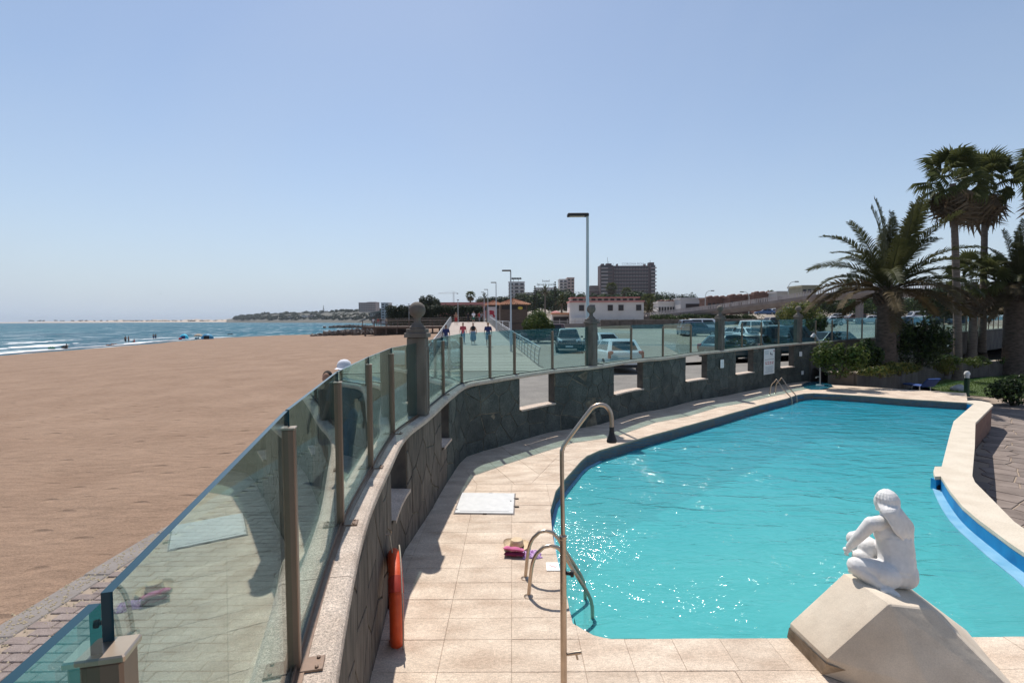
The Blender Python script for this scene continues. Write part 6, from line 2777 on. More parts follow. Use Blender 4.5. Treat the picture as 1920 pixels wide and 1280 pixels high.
bush('round_tree', (X_at(1009.5, yb), yb, .6), (1.62, 1.5, 2.05), 17000, .10, [L_bush, L_bush, L_light], 'dense round green bush tree right of the kiosk', cat='tree', seed=21, clumps=24, stems=7, squash=.8)

# ------------------------------------------------------------------ people
person((X_at(868, 41), 41, bz(41)), PI, 1.64, 'woman in a coral pink top walking towards the camera on the boardwalk', 0, pink_c, 'trousers', greyblue, hair_d, group='walkers on the boardwalk')
person((X_at(887, 40), 40, bz(40)), PI, 1.66, 'broad woman in a strapless dark top and pale skirt walking beside the one in coral', 1, None, 'skirt', greyblue, hair_d, wide=1.3, group='walkers on the boardwalk')
g = figure([('cap', (0, 0, 1.12), (0, 0, 1.26), .17, .19)], .03, 'top', black_c, bpy.data.objects.get('person.001'), 2)
person((X_at(915, 38), 38, bz(38)), PI, 1.78, 'man in navy tee shirt and pale cap walking on the right of the boardwalk', 0, navy, 'shorts', greyblue, hair_l, hat=beige_c, group='walkers on the boardwalk')
person((X_at(836, 37), 37, bz(37)), PI, 1.66, 'woman with dark blue top carrying a bag near the left railing', 2, navy, 'trousers', greyblue, hair_d, group='walkers on the boardwalk', bag=black_c)
person((X_at(855, 71), 71, bz(71)), R(200), 1.72, 'bare chested walker with pale hair by the left railing near the top', 0, None, 'shorts', red_c, hair_l, group='walkers on the boardwalk')
person((X_at(888, 78), 78, bz(78)), R(10), 1.76, 'man in white shirt and green shorts at the top of the boardwalk', 1, white_c, 'shorts', green_c, hair_d if False else hair_l, group='walkers on the boardwalk')
person((X_at(878, 79), 79, bz(79)), R(-5), 1.62, 'woman in dark dress beside the man in the white shirt', 2, black_c, 'skirt', black_c, hair_d, group='walkers on the boardwalk')
person((X_at(903, 86), 86, bz(86)), R(170), 1.7, 'dark clothed walker under the third lamp by the kiosk', 2, grey_c, 'trousers', black_c, hair_d, group='walkers on the boardwalk')
person((X_at(899, 90), 90, bz(90)), R(160), 1.75, 'person in maroon standing far back in front of the hedge', 0, red_c, 'trousers', grey_c, hair_d, group='walkers on the boardwalk')
for px, lab, c in ((700, 'leftmost pier visitor, in white', white_c), (709, 'pier visitor in red at the railing', red_c), (714, 'dark dressed pier visitor next to the one in red', black_c), (724, 'pier visitor in brown nearest the hedge', beige_c)):
    person((X_at(px, 101.5), 101.5, zp), R(180 + px), 1.7, lab + ' on the timber pier', 0, c, 'shorts', grey_c, hair_d, pose='stand', group='people on the pier', vox=.04)
# two passers-by just outside the glass
person((X_at(644, 8.0), 8.0, .46), R(172), 1.80, 'passer-by with a white sun hat just outside the glass fence', 0, grey_c, 'trousers', greyblue, hair_l, hat=white_c, group='passers-by on the promenade', vox=.018, bag=black_c)
person((X_at(612, 8.15), 8.15, .46), R(180), 1.63, 'dark haired passer-by next to the one in the white hat', 0, black_c, 'shorts', navy, hair_d, group='passers-by on the promenade', vox=.018)


def on_beach(px, py):
    """A spot on the beach or shallows seen at that point."""
    d = ray(px, py)
    t_ = 20.0
    while t_ < 400:
        q = EYE + d * t_
        if q.z < max(sand_z(q.x, q.y), -2.3):
            break
        t_ += .25
    return Vector((q.x, q.y, max(sand_z(q.x, q.y), -2.35)))


for px, py, pose, hgt, lab, c, h in ((235.5, 643.5, 'stand', 1.76, 'left one of the two people standing together at the water line', None, 20), (241.5, 643.5, 'stand', 1.72, 'right one of the two people standing together at the water line', None, -30),
                                     (251.5, 642.5, 'sit', 1.75, 'person sitting on the sand right of the two standing ones', red_c, 80), (214, 646, 'lie', 1.75, 'sunbather lying left of the two standing people', None, 80), (206, 648, 'lie', 1.7, 'sunbather lying farthest left by the standing pair', None, 95),
                                     (288, 636.5, 'stand', 1.7, 'left bather of the couple standing in the shallow water', None, 0), (292, 636.5, 'stand', 1.75, 'right bather of the couple standing in the shallow water', None, 30), (125, 653.0, 'sit', 1.75, 'person sitting beside dark bags near the water at the far left', black_c, 40)):
    person(on_beach(px, py), R(h), hgt, lab, 2 if px > 230 else 0, c, 'shorts', navy if px % 2 < 1 else black_c, hair_d, pose=pose, group='people at the water line', vox=.045)


def dome_tent(px, py, w, h, label, m_, m2):
    p = on_beach(px, py)
    t = thing('beach_tent', label, 'tent', tuple(p), R(20), 'beach tents')
    m = MB()
    V, F2 = [], []
    for j in range(7):
        a = PI / 2 * j / 6
        for i in range(16):
            b = 2 * PI * i / 16
            sq = 1 + .06 * math.cos(4 * b)
            V.append((w / 2 * math.cos(a) * math.cos(b) * sq, w / 2 * .8 * math.cos(a) * math.sin(b) * sq, h * math.sin(a)))
    for j in range(6):
        for i in range(16):
            F2.append((j * 16 + i, j * 16 + (i + 1) % 16, (j + 1) * 16 + (i + 1) % 16, (j + 1) * 16 + i))
    m.add(V, F2)
    m.obj('shell', m_, t, smooth=True)
    m = MB()
    m.prism([(-w * .22, -w * .43), (w * .22, -w * .43), (w * .16, -w * .30), (-w * .16, -w * .30)], 0, h * .62)
    m.obj('opening', m2, t)


dome_tent(345, 635.5, 2.2, 1.45, 'bright cyan beach tent at the water line', mat('tent_cyan', (.03, .50, .70), .6, var=.3, scale=1), navy)
dome_tent(389, 635.5, 3.0, 1.5, 'dark blue beach tent, rightmost on the shore', mat('tent_blue', (.015, .14, .28), .6, col2=(.04, .30, .48), scale=1), black_c)
p = on_beach(372, 635.5)
t = thing('parasol', 'cream beach parasol between the two tents', 'parasol', tuple(p))
m = MB()
m.lathe([(1.15, .75), (.95, 1.1), (.55, 1.38), (.02, 1.5)], n=10)
m.obj('canopy', beige_c, t)
m = MB()
m.tube([(0, 0, 0), (0, 0, 1.5)], .03, 6)
m.obj('pole', M_white, t)
m = MB()
m.cbox((-.1, -.5, .18), (1.0, .5, .34), .05)
o = m.obj('beach_bags', grey_c, None, loc=(p.x, p.y, p.z))
tag(o, 'pile of grey beach bags under the cream parasol', 'bags')
for px, py, w, c, lab in ((97, 655, 1.1, green_c, 'green beach bag near the water at the far left'), (121, 653.5, .9, black_c, 'dark beach bag beside the person sitting far left'), (429, 628.5, .9, black_c, 'left one of two dark bundles on the sand right of the tents'), (434, 628, 1.0, black_c, 'right one of two dark bundles on the sand right of the tents'), (338, 636.5, .7, red_c, 'small red bag left of the cyan tent')):
    p = on_beach(px, py)
    m = MB()
    m.cbox((0, 0, .25), (w, .5, .5), .1)
    m.tube([(-w * .25, 0, .48), (-w * .1, 0, .68), (w * .1, 0, .68), (w * .25, 0, .48)], .03, 5)
    tag(m.obj('beach_bag', c, None, loc=tuple(p)), lab, 'bag')
# a gull
t = thing('gull', 'small dark bird gliding above the sea horizon', 'bird', tuple(PY(301, 551, 150)), R(30))
m = MB()
m.sphere((0, 0, 0), (.09, .28, .08), 8, 6)
m.sphere((0, .27, .03), .07, 7, 5)
m.add([(0, -.25, 0), (.09, -.45, .0), (-.09, -.45, 0)], [(0, 1, 2)])
m.obj('body', M_ribbon, t)
for s_ in (-1, 1):
    m = MB()
    m.add([(0, .1, .03), (0, -.08, .03), (.42 * s_, -.04, .17), (.40 * s_, .12, .18), (.85 * s_, -.12, .06)], [(0, 1, 2, 3), (3, 2, 4)])
    m.obj('wing', M_ribbon, t)

# ------------------------------------------------------------------ cars
PAINT = {}


def paint(name, c):
    if name not in PAINT:
        m = mat('paint_' + name, c, .32, var=.04, scale=2, spec=.6)
        m.node_tree.nodes['Principled BSDF'].inputs['Coat Weight'].default_value = .6
        m.node_tree.nodes['Principled BSDF'].inputs['Coat Roughness'].default_value = .06
        PAINT[name] = m
    return PAINT[name]


for n_, c in (('white', (.72, .73, .74)), ('black', (.014, .015, .018)), ('navy', (.015, .03, .075)), ('silver', (.42, .44, .46)), ('brown', (.10, .04, .03)), ('red', (.30, .025, .025)), ('blue', (.03, .09, .22)), ('grey', (.12, .125, .135)), ('teal', (.02, .07, .085))):
    paint(n_, c)
M_tyre = mat('tyre', (.012, .012, .013), .8, scale=9)
M_rim = mat('alloy_rim', (.35, .36, .37), .35, metal=.8, scale=6)
M_tail = mat('tail_light', (.30, .012, .02), .25, scale=6)
M_headl = mat('head_light', (.62, .64, .66), .12, scale=6, spec=.9)
M_trim = mat('dark_trim', (.02, .02, .022), .6, scale=5)


def make_car(kind, L_, Wd, H, belt, clear, hood, yb0, yr0, yr1, yb1, tail_h):
    """Front towards +y. hood: height of bonnet front; yb0..yb1 base and roof ends of the cabin."""
    t = thing('parked_car', kind, 'car', (0, 0, 0))
    w = Wd / 2
    secs = [(L_ / 2, .78, clear + .12, hood - .10), (L_ / 2 - .12, .90, clear + .03, hood), (L_ / 2 - .6, .98, clear, hood + .06), (yb0, 1, clear, belt - .03), (0, 1, clear, belt), (yb1 + .15, 1, clear, belt + .02), (-L_ / 2 + .35, .98, clear, tail_h),
            (-L_ / 2 + .08, .93, clear + .05, tail_h - .05), (-L_ / 2, .85, clear + .15, tail_h - .18)]
    secs.sort(key=lambda s_: -s_[0])
    m = MB()
    V = []
    for y, k, z0, z1 in secs:
        zm = z0 + (z1 - z0) * .55
        V += [(-w * k * .88, y, z0), (-w * k, y, z0 + .14), (-w * k, y, zm), (-w * k * .965, y, z1 - .05), (-w * k * .90, y, z1), (w * k * .90, y, z1), (w * k * .965, y, z1 - .05), (w * k, y, zm), (w * k, y, z0 + .14), (w * k * .88, y, z0)]
    F2 = []
    for i in range(len(secs) - 1):
        for j in range(10):
            j2 = (j + 1) % 10
            F2.append((i * 10 + j, i * 10 + j2, (i + 1) * 10 + j2, (i + 1) * 10 + j))
    F2 += [tuple(range(9, -1, -1)), tuple((len(secs) - 1) * 10 + j for j in range(10))]
    m.add(V, F2)
    wb, wr = w * .91, w * .68
    zb, zr = belt - .02, H
    G = [(-wb, yb0, zb), (wb, yb0, zb), (wr, yr0, zr - .03), (-wr, yr0, zr - .03), (-wb, yb1, zb), (wb, yb1, zb), (wr, yr1, zr - .02), (-wr, yr1, zr - .02), (-wr * .9, (yr0 + yr1) / 2, zr + .02), (wr * .9, (yr0 + yr1) / 2, zr + .02)]
    m.add(G, [(0, 1, 2, 3), (5, 4, 7, 6), (3, 2, 9, 8), (8, 9, 6, 7), (1, 5, 6, 9, 2), (4, 0, 3, 8, 7)])
    b = m.obj('body', paint('white', None), t)
    bmx = bmesh.new()
    bmx.from_mesh(b.data)
    bmesh.ops.recalc_face_normals(bmx, faces=bmx.faces)
    ed = [e for e in bmx.edges if len(e.link_faces) == 2 and e.calc_face_angle() > R(24)]
    bmesh.ops.bevel(bmx, geom=ed, offset=0.075, segments=3, affect='EDGES', profile=0.5, clamp_overlap=True)
    bmx.to_mesh(b.data)
    bmx.free()
    smooth_by_angle(b, 50)

    def pane(q, name='window', mm=M_darkglass, off=.012):
        q = [Vector(p) for p in q]
        n = (q[1] - q[0]).cross(q[2] - q[0]).normalized()
        c = sum(q, Vector()) / 4
        if n.dot(c - Vector((0, c.y * .7, zb - .2))) < 0:
            n = -n
        m = MB()
        a = [p + n * off for p in q]
        m.add(a + [p - n * .01 for p in q], [(0, 1, 2, 3), (0, 4, 5, 1), (1, 5, 6, 2), (2, 6, 7, 3), (3, 7, 4, 0)])
        return m.obj(name, mm, t)

    def sub(q, u0, u1, v0, v1):
        q = [Vector(p) for p in q]
        f = lambda u, v: q[0].lerp(q[1], u).lerp(q[3].lerp(q[2], u), v)
        return [f(u0, v0), f(u1, v0), f(u1, v1), f(u0, v1)]
    pane(sub((G[0], G[1], G[2], G[3]), .05, .95, .06, .93), 'windscreen')
    pane(sub((G[5], G[4], G[7], G[6]), .11, .89, .20, .86), 'rear_window')
    for A in ((G[1], G[5], G[6], G[2]), (G[4], G[0], G[3], G[7])):
        r_ = A is not None
        pane(sub(A, .09, .47, .14, .86), 'side_window')
        pane(sub(A, .51, .90, .14, .86), 'side_window')
    wr_ = .31
    tyre0 = rim0 = None
    for sx_ in (-1, 1):
        for y in (L_ / 2 - .82, -L_ / 2 + .78):
            m = MB()
            m.tube([(-.10, 0, 0), (-.085, 0, 0), (.085, 0, 0), (.10, 0, 0)], [wr_ - .05, wr_, wr_, wr_ - .05], 18)
            ty = m.obj('wheel', M_tyre, t, loc=(sx_ * (w - .075), y, wr_))
            m = MB()
            m.tube([(sx_ * .095, 0, 0), (sx_ * .108, 0, 0)], [.205, .19], 14)
            m.obj('rim', M_rim, ty)
    for sx_ in (-1, 1):
        m = MB()
        m.cbox((sx_ * w * .70, L_ / 2 - .085, hood - .10), (.34, .14, .15), .04, rz=-sx_ * .35)
        m.obj('headlight', M_headl, t)
        m = MB()
        m.cbox((sx_ * w * .78, -L_ / 2 + .075, tail_h - .17), (.27, .14, .32), .05, rz=-sx_ * .3)
        m.obj('tail_light', M_tail, t)
        m = MB()
        m.cbox((sx_ * (w + .07), yb0 - .35, belt + .05), (.16, .12, .12), .03)
        m.obj('mirror', M_trim, t)
    m = MB()
    m.cbox((0, L_ / 2 - .02, clear + .16), (Wd * .72, .08, .14), .02)
    m.cbox((0, -L_ / 2 + .03, clear + .12), (Wd * .72, .08, .14), .02)
    m.obj('bumper_trim', M_trim, t)
    m = MB()
    m.box((0, -L_ / 2 - .004, (clear + tail_h) / 2 - .03), (.52, .012, .11))
    m.box((0, L_ / 2 + .03, clear + .22), (.52, .012, .11))
    m.obj('number_plate', M_white, t)
    return t


TYPES = {'hatch': make_car('hatchback', 3.9, 1.74, 1.47, .93, .2, .78, .98, .30, -1.25, -1.78, 1.0),
         'suv': make_car('suv', 4.4, 1.84, 1.70, 1.08, .26, .98, .95, .35, -1.75, -2.05, 1.12),
         'sedan': make_car('saloon', 4.5, 1.78, 1.43, .92, .2, .76, .95, .25, -1.05, -1.75, .98),
         'van': make_car('van', 4.7, 1.86, 1.92, 1.08, .22, .95, 1.55, .95, -2.15, -2.32, 1.15)}
used = {k: False for k in TYPES}


def car(kind, col, x, y, z, heading, label):
    p = TYPES[kind]
    if used[kind]:
        p = copy_tree(p)
    used[kind] = True
    p.location = (x, y, z if y < 48 else ground_z(y, x) + (.3 if y > 120 else 0))
    p.rotation_euler = (0, 0, R(heading))
    p['label'] = label
    p['group'] = 'cars in the car park'
    for c in children(p):
        if c.name.split('.')[0] == 'body':
            c.material_slots[0].link = 'OBJECT'
            c.material_slots[0].material = paint(col, None)
    return p


def gz(y):
    return ground_z(y)


car('hatch', 'white', X_at(1155, 24.6), 24.6, .47, 2, 'white hatchback seen from behind through the glass beside the second pillar')
car('suv', 'black', X_at(1065, 38.5), 38.5, .46, 176, 'black off-road car facing the camera left of the second pillar')
car('van', 'brown', X_at(1018, 52.5), 52.5, gz(52), 82, 'dark brown people carrier seen sideways behind the boardwalk railing')
car('sedan', 'silver', X_at(1125, 37), 37, .46, 15, 'silver blue car half hidden behind the white hatchback and pillar')
car('suv', 'navy', X_at(1313, 62), 62, gz(62), 250, 'dark blue off-road car left of the third pillar, far back')
car('van', 'white', X_at(1326, 68), 68, gz(68), 240, 'white roofed van just behind the dark blue off-road car')
car('van', 'navy', X_at(1287, 66), 66, gz(66), 170, 'dark van standing at the left end of the third glass run')
car('hatch', 'teal', X_at(1373, 29.5), 29.5, .46, -62, 'dark teal hatchback with red tail light right behind the third pillar')
car('hatch', 'black', X_at(1417, 30.5), 30.5, .46, -38, 'black hatchback beside the teal one')
car('van', 'teal', X_at(1474, 32.5), 32.5, .46, -72, 'long dark estate van behind the fourth pillar')
car('sedan', 'brown', X_at(1513, 37), 37, .46, -80, 'brown roofed car just right of the fourth pillar')
car('hatch', 'navy', X_at(1551, 35), 35, .46, 100, 'dark blue small car behind the far glass, right of the brown roofed one')
car('hatch', 'silver', X_at(1378, 52), 52, gz(52), 20, 'silver small car with its bonnet towards the wall, second row')
car('sedan', 'white', X_at(1404, 50), 50, gz(50), 190, 'white saloon in the second row behind the black hatchback')
car('van', 'white', X_at(1424, 56), 56, gz(56), 200, 'white van in the second row, tallest there')
car('hatch', 'silver', X_at(1457, 54), 54, gz(54), 185, 'pale grey hatchback in front of the big yellow green bush')
car('suv', 'black', X_at(1444, 74), 74, gz(74), 100, 'black off-road car left of the big yellow green bush')
car('hatch', 'white', X_at(1558, 84), 84, gz(84), 85, 'white hatchback seen sideways above the far glass')
car('sedan', 'silver', X_at(1566, 100), 100, gz(100), 60, 'silver saloon behind the white hatchback')
car('suv', 'brown', X_at(1601, 92), 92, gz(92), 70, 'maroon off-road car above the far glass left of the big palm')
car('sedan', 'white', X_at(1629, 90), 90, gz(90), 80, 'white car half hidden by the big palm trunk')
car('sedan', 'blue', X_at(1701, 84), 84, gz(84), 82, 'blue saloon right of the big palm trunk')
car('van', 'white', X_at(1720, 96), 96, gz(96), 84, 'white van behind the blue saloon')
car('hatch', 'silver', X_at(1738, 88), 88, gz(88), 60, 'silver hatchback right of the white van')
car('suv', 'grey', X_at(1768, 86), 86, gz(86), 85, 'grey off-road car left of the tall palm trunk')
car('van', 'blue', X_at(1806, 84), 84, gz(84), 85, 'blue van between the two tall palm trunks')
car('suv', 'blue', X_at(1848, 80), 80, gz(80), 80, 'blue off-road car right of the tall palm trunks')
car('sedan', 'blue', X_at(1872, 82), 82, gz(82), 70, 'blue saloon touching the stout palm trunk')
car('sedan', 'blue', X_at(1434, 122), 122, gz(122) + .3, 70, 'blue car in the far row under the footbridge')
car('hatch', 'white', X_at(1450, 123), 123, gz(123) + .3, 80, 'white car in the far row under the footbridge')
car('suv', 'silver', X_at(1466, 122), 122, gz(122) + .3, 95, 'silver car at the right end of the far row')
# ------------------------------------------------------------------ footbridge ramp over the car park
M_hwin = mat('hotel_recess', (0.022, 0.017, 0.02), 0.4, scale=.2)
M_conc = mat('bridge_concrete', (0.19, 0.155, 0.14), 0.9, col2=(0.27, 0.23, 0.21), scale=.8, detail=7)
M_brail = mat('bridge_rail', (0.42, 0.37, 0.35), 0.8, var=.1, scale=1)
bp = [(1060, 603, 128), (1131, 597.5, 126), (1220, 585.5, 119), (1345, 570.5, 110), (1420, 560.5, 104), (1500, 549, 97), (1560, 540, 92), (1640, 534, 89), (1740, 533, 88), (1860, 534, 88), (2000, 535, 88)]
BR = [Vector((X_at(px, y), y, Z_at(py, y, px) - 1.05)) for px, py, y in bp]
BR = catmull(BR, 2.0)
bridge = thing('footbridge', 'long curving concrete footbridge ramp rising to the right over the car park', 'bridge', (0, 0, 0))


def ribbon(line, prof_):
    V, F2 = [], []
    n = len(prof_)
    for i, p in enumerate(line):
        t = (line[min(i + 1, len(line) - 1)] - line[max(i - 1, 0)])
        t.z = 0
        t.normalize()
        s_ = Vector((t.y, -t.x, 0))
        for o, z in prof_:
            V.append(p + s_ * o + Vector((0, 0, z)))
    for i in range(len(line) - 1):
        for j in range(n):
            j2 = (j + 1) % n
            F2.append((i * n + j, (i + 1) * n + j, (i + 1) * n + j2, i * n + j2))
    F2 += [tuple(range(n)), tuple((len(line) - 1) * n + j for j in range(n - 1, -1, -1))]
    return V, F2


m = MB()
m.add(*ribbon(BR, [(-1.5, 0), (-1.5, -.35), (-1.0, -1.15), (1.0, -1.15), (1.5, -.35), (1.5, 0)]))
m.obj('deck', M_conc, bridge)
for o in (-1.42, 1.42):
    m = MB()
    m.add(*ribbon(BR, [(o - .04, 1.0), (o - .04, .92), (o + .04, .92), (o + .04, 1.0)]))
    m.obj('handrail', M_brail, bridge)
    m = MB()
    m.add(*ribbon(BR, [(o - .05, .16), (o - .05, 0), (o + .05, 0), (o + .05, .16)]))
    m.obj('kerb', M_conc, bridge)
    m = MB()
    ps = []
    for i in range(len(BR) - 1):
        a, b = BR[i], BR[i + 1]
        t = (b - a).normalized()
        s_ = Vector((t.y, -t.x, 0)).normalized() * o
        for k in range(6):
            p = a.lerp(b, k / 6) + s_
            m.box((p.x, p.y, p.z + .5), (.14 if k else .2, .05, .86), rz=math.atan2(t.y, t.x))
    tag(m.obj('balusters', M_brail, bridge), kind='stuff')
acc = 0
for i in range(1, len(BR)):
    acc += (BR[i] - BR[i - 1]).length
    if acc > 13 and BR[i].z - ground_z(BR[i].y, BR[i].x) > 1.6:
        acc = 0
        p = BR[i]
        m = MB()
        z0 = ground_z(p.y, p.x) - .4
        m.cbox((p.x, p.y, (p.z - .7 + z0) / 2), (.95, .8, p.z - .7 - z0), .05, rz=.3)
        m.obj('pier', M_conc, bridge)

# ------------------------------------------------------------------ buildings
def windows_row(M, y, xs, z, w, h, depth=.12):
    for x in xs:
        M.box((x, y, z), (w, depth, h))


def facade_window(parent, x, y, z, w, h, m_glass=None, m_frame=None):
    f = MB()
    f.box((x, y - .02, z + h / 2 + .04), (w + .16, .12, .08))
    f.box((x, y - .02, z - h / 2 - .04), (w + .16, .12, .08))
    f.box((x - w / 2 - .04, y - .02, z), (.08, .12, h))
    f.box((x + w / 2 + .04, y - .02, z), (.08, .12, h))
    o = f.obj('window', m_frame or M_timber, parent)
    g = MB()
    g.box((x, y - .01, z), (w, .05, h))
    g.obj('pane', m_glass or M_hwin, o)
    return o


yb = 115
xl, xr = X_at(1069, yb), X_at(1207, yb)
zb, zt = 1.6, Z_at(559, yb)
t = thing('white_building', 'white two level building with pink roof edges above the end of the ramp', 'building', (xl, yb, 0), R(0))
w = xr - xl
zm = Z_at(566.5, yb)
m = MB()
m.box((w / 2, 3, (zb + zm) / 2), (w, 6, zm - zb))
m.obj('wall', M_plaster, t)
m = MB()
m.box((w * .49, 3.6, (zm + zt) / 2), (w * .93, 4.8, zt - zm))
m.obj('upper_wall', mat('cream_upper', (.40, .37, .30), .9, scale=.7), t)
m = MB()
m.box((w / 2, 2.9, zm + .05), (w + .3, 6.4, .32))
m.obj('lower_cornice', M_pinkpl, t)
m = MB()
m.box((w * .49, 3.5, zt + .06), (w * .93 + .3, 5.2, .22))
m.obj('roof_edge', M_pinkpl, t)
for k in range(11):
    facade_window(t, w * (.07 + .086 * k), 1.17, (zm + zt) / 2 + .05, .75, .34)
for fx in (.155, .30, .545, .69, .93):
    facade_window(t, w * fx, -.02, Z_at(578, yb), 1.0, 1.15)
m = MB()
m.box((-w * .0 + 2.4, -.75, .95 + zb - .3), (5.0, 1.5, 1.7))
m.obj('porch', M_plaster, t)
hgp = [((xl + w * .35 + w * .12 * k, yb - 2.2, 2.0), (1.6, .7, .75), 260) for k in range(5)]
tag(leaf_cloud('low_hedge', hgp, .16, [L_bush, L_hedge], None, 31), 'low green hedge in front of the white building', 'hedge')
ya = 118
t = thing('awning_house', 'small house with orange awning left of the white building', 'building', (X_at(1035, ya), ya, 0))
wa = X_at(1069, ya) - X_at(1035, ya)
m = MB()
m.box((wa / 2, 2, 2.6), (wa, 4, 3.2))
m.obj('wall', M_plaster, t)
m = MB()
m.prism([(-.3, -1.4), (wa, -1.4), (wa, .3), (-.3, .3)], Z_at(588, ya) - .2, Z_at(587, ya))
m.obj('awning', mat('orange_awning', (.60, .25, .12), .8, scale=2), t)
m = MB()
m.box((wa * .52, -.02, 2.6), (wa * .9, .1, 1.6))
m.obj('opening', M_ribbon, t)
t = thing('parasol', 'red parasol on the terrace of the awning house', 'parasol', (X_at(1044, ya) , ya + 3, 4.2))
m = MB()
m.lathe([(1.3, 0), (.7, .45), (.03, .6)], n=10)
m.obj('canopy', M_pinkpl, t)
t = thing('terrace_wall', 'pale terrace wall with railing right behind the round bush tree', 'wall', (X_at(1035, 104), 104, 0))
wt = X_at(1150, 104) - X_at(1035, 104)
m = MB()
m.box((wt / 2, 0, .9), (wt, .4, Z_at(607, 104) * 2 - 1.8))
m.obj('wall', M_conc, t)
m = MB()
for k in range(9):
    m.box((wt * k / 8, 0, Z_at(604, 104)), (.1, .1, 1.2))
for z in (602, 604.5):
    m.box((wt / 2, 0, Z_at(z, 104)), (wt, .06, .08))
m.obj('rail', M_brail, t)
# shaded retaining wall along the back of the car park
t = thing('embankment_wall', 'long dark stone retaining wall at the back of the car park', 'wall', (0, 0, 0))
for k in range(14):
    a, b = X_at(1130, 88) + 3.2 * k, X_at(1130, 88) + 3.2 * (k + 1)
    y_ = 88 - 1.1 * k if k < 8 else 80
    m = MB()
    m.cbox(((a + b) / 2, 90 + .3 * k, 1.9), (3.17, .5, 1.6), .05)
    m.obj('wall_panel', M_oldwall, t)

M_hotel = mat('hotel_brown', (0.085, 0.055, 0.058), 0.85, col2=(0.12, 0.08, 0.08), scale=.05)
M_band = mat('hotel_pale_band', (0.30, 0.27, 0.27), 0.85, var=.08, scale=.1)
M_hwin = mat('hotel_recess', (0.022, 0.017, 0.02), 0.4, scale=.2)
yh = 520
t = thing('hotel_tower', 'big dark brown hotel block with rows of balconies and a roof sign', 'hotel', (X_at(1123.5, yh), yh, 0), R(0))
W_ = X_at(1229.5, yh) - X_at(1123.5, yh)
z0, z1 = 10, Z_at(499, yh)
X0 = X_at(1123.5, yh)
fx = lambda px: X_at(px, yh) - X0
m = MB()
m.box(((fx(1149) + fx(1219)) / 2, 9, (z0 + z1) / 2), (fx(1219) - fx(1149), 14, z1 - z0))
m.obj('main_wall', M_hotel, t)
m = MB()
m.box(((fx(1125) + fx(1149)) / 2, 7, (z0 + z1) / 2), (fx(1149) - fx(1125) - .3, 16, z1 - z0 + .8))
m.obj('left_wing', M_hotel, t)
m = MB()
m.box(((fx(1219) + fx(1228)) / 2, 7, (z0 + z1) / 2), (fx(1228) - fx(1219) - .3, 16, z1 - z0 + .4))
m.obj('right_wing', M_hotel, t)
nf = 12
fh = (z1 - z0) / (nf + 1)
for f in range(nf):
    z = z1 - fh * (f + .75)
    m = MB()
    m.box(((fx(1127) + fx(1139)) / 2, -1.6, z), (fx(1139) - fx(1127), 1.2, fh * .34))
    m.obj('balcony_front', M_band, t)
    m = MB()
    m.add([(fx(1141), -1.0, z - fh * .17), (fx(1146), 1.0, z - fh * .17), (fx(1146), 1.0, z + fh * .17), (fx(1141), -1.0, z + fh * .17), (fx(1141), 0, z - fh * .17), (fx(1146), 2, z - fh * .17), (fx(1146), 2.0, z + fh * .17), (fx(1141), 0.0, z + fh * .17)],
          [(0, 1, 2, 3), (5, 4, 7, 6), (3, 2, 6, 7), (4, 5, 1, 0), (1, 5, 6, 2), (4, 0, 3, 7)])
    m.obj('balcony_front', M_band, t)
    m = MB()
    m.box(((fx(1220) + fx(1229.5)) / 2, -1.6, z), (fx(1229.5) - fx(1220), 1.2, fh * .34))
    m.obj('balcony_front', M_band, t)
    m = MB()
    m.box(((fx(1125) + fx(1149)) / 2, -1.06, z + fh * .45), (fx(1147) - fx(1126), .3, fh * .5))
    m.box(((fx(1219) + fx(1228)) / 2, -1.06, z + fh * .45), (fx(1227) - fx(1220), .3, fh * .5))
    m.obj('window_band', M_hwin, t)
m = MB()
b_ = MB()
for f in range(nf):
    z = z1 - fh * (f + .75)
    for k in range(12):
        x = fx(1152) + (fx(1216) - fx(1152)) * (k + .5) / 12
        m.box((x, 1.95, z + fh * .12), ((fx(1216) - fx(1152)) / 12 * .72, .4, fh * .62))
        b_.box((x - 1.0, 1.70, z - fh * .16), (.9, .5, fh * .16))
        b_.box((x + 0.7, 1.70, z - fh * .16), (.9, .5, fh * .16))
tag(m.obj('balcony_recesses', M_hwin, t), kind='stuff')
tag(b_.obj('balcony_rails', M_band, t), kind='stuff')
m = MB()
for a, b, h in ((1129, 1134, 2.4), (1138, 1148, 2.6), (1218, 1228, 3.4), (1158, 1160, 2.2), (1210, 1212, 2.0)):
    m.box(((fx(a) + fx(b)) / 2, 7, z1 + h / 2), (fx(b) - fx(a), 6, h))
m.obj('roof_house', M_hotel, t)
m = MB()
for px, h in ((1141, 9), (1222, 6), (1143.5, 5), (1152, 3.4)):
    m.tube([(fx(px), 7, z1), (fx(px), 7, z1 + h)], .16, 5)
m.obj('mast', M_hotel, t)
M_sign = mat('roof_sign_letters', (.55, .57, .62), .6, scale=1)
text_obj('CORONA ROJA', 3.3, M_sign, t, ((fx(1170) + fx(1206)) / 2, 2.5, z1 + 1.7), (R(90), 0, 0), 'roof_lettering', ext=.1)
m = MB()
m.box(((fx(1107) + fx(1124)) / 2, 12, Z_at(540, yh) / 2 + 6), (fx(1124) - fx(1107), 10, Z_at(533, yh) - 12))
m.obj('lower_wing', M_hotel, t)
for k in range(3):
    m = MB()
    m.box(((fx(1107) + fx(1124)) / 2, 6.6, Z_at(536 + 4 * k, yh)), (fx(1124) - fx(1107), .8, .7))
    m.obj('balcony_front', M_band, t)

M_grey_b = mat('pale_grey_block', (0.46, 0.45, 0.45), 0.9, var=.1, scale=.1)
M_pink_b = mat('pinkish_block', (0.40, 0.30, 0.265), 0.9, var=.1, scale=.1)


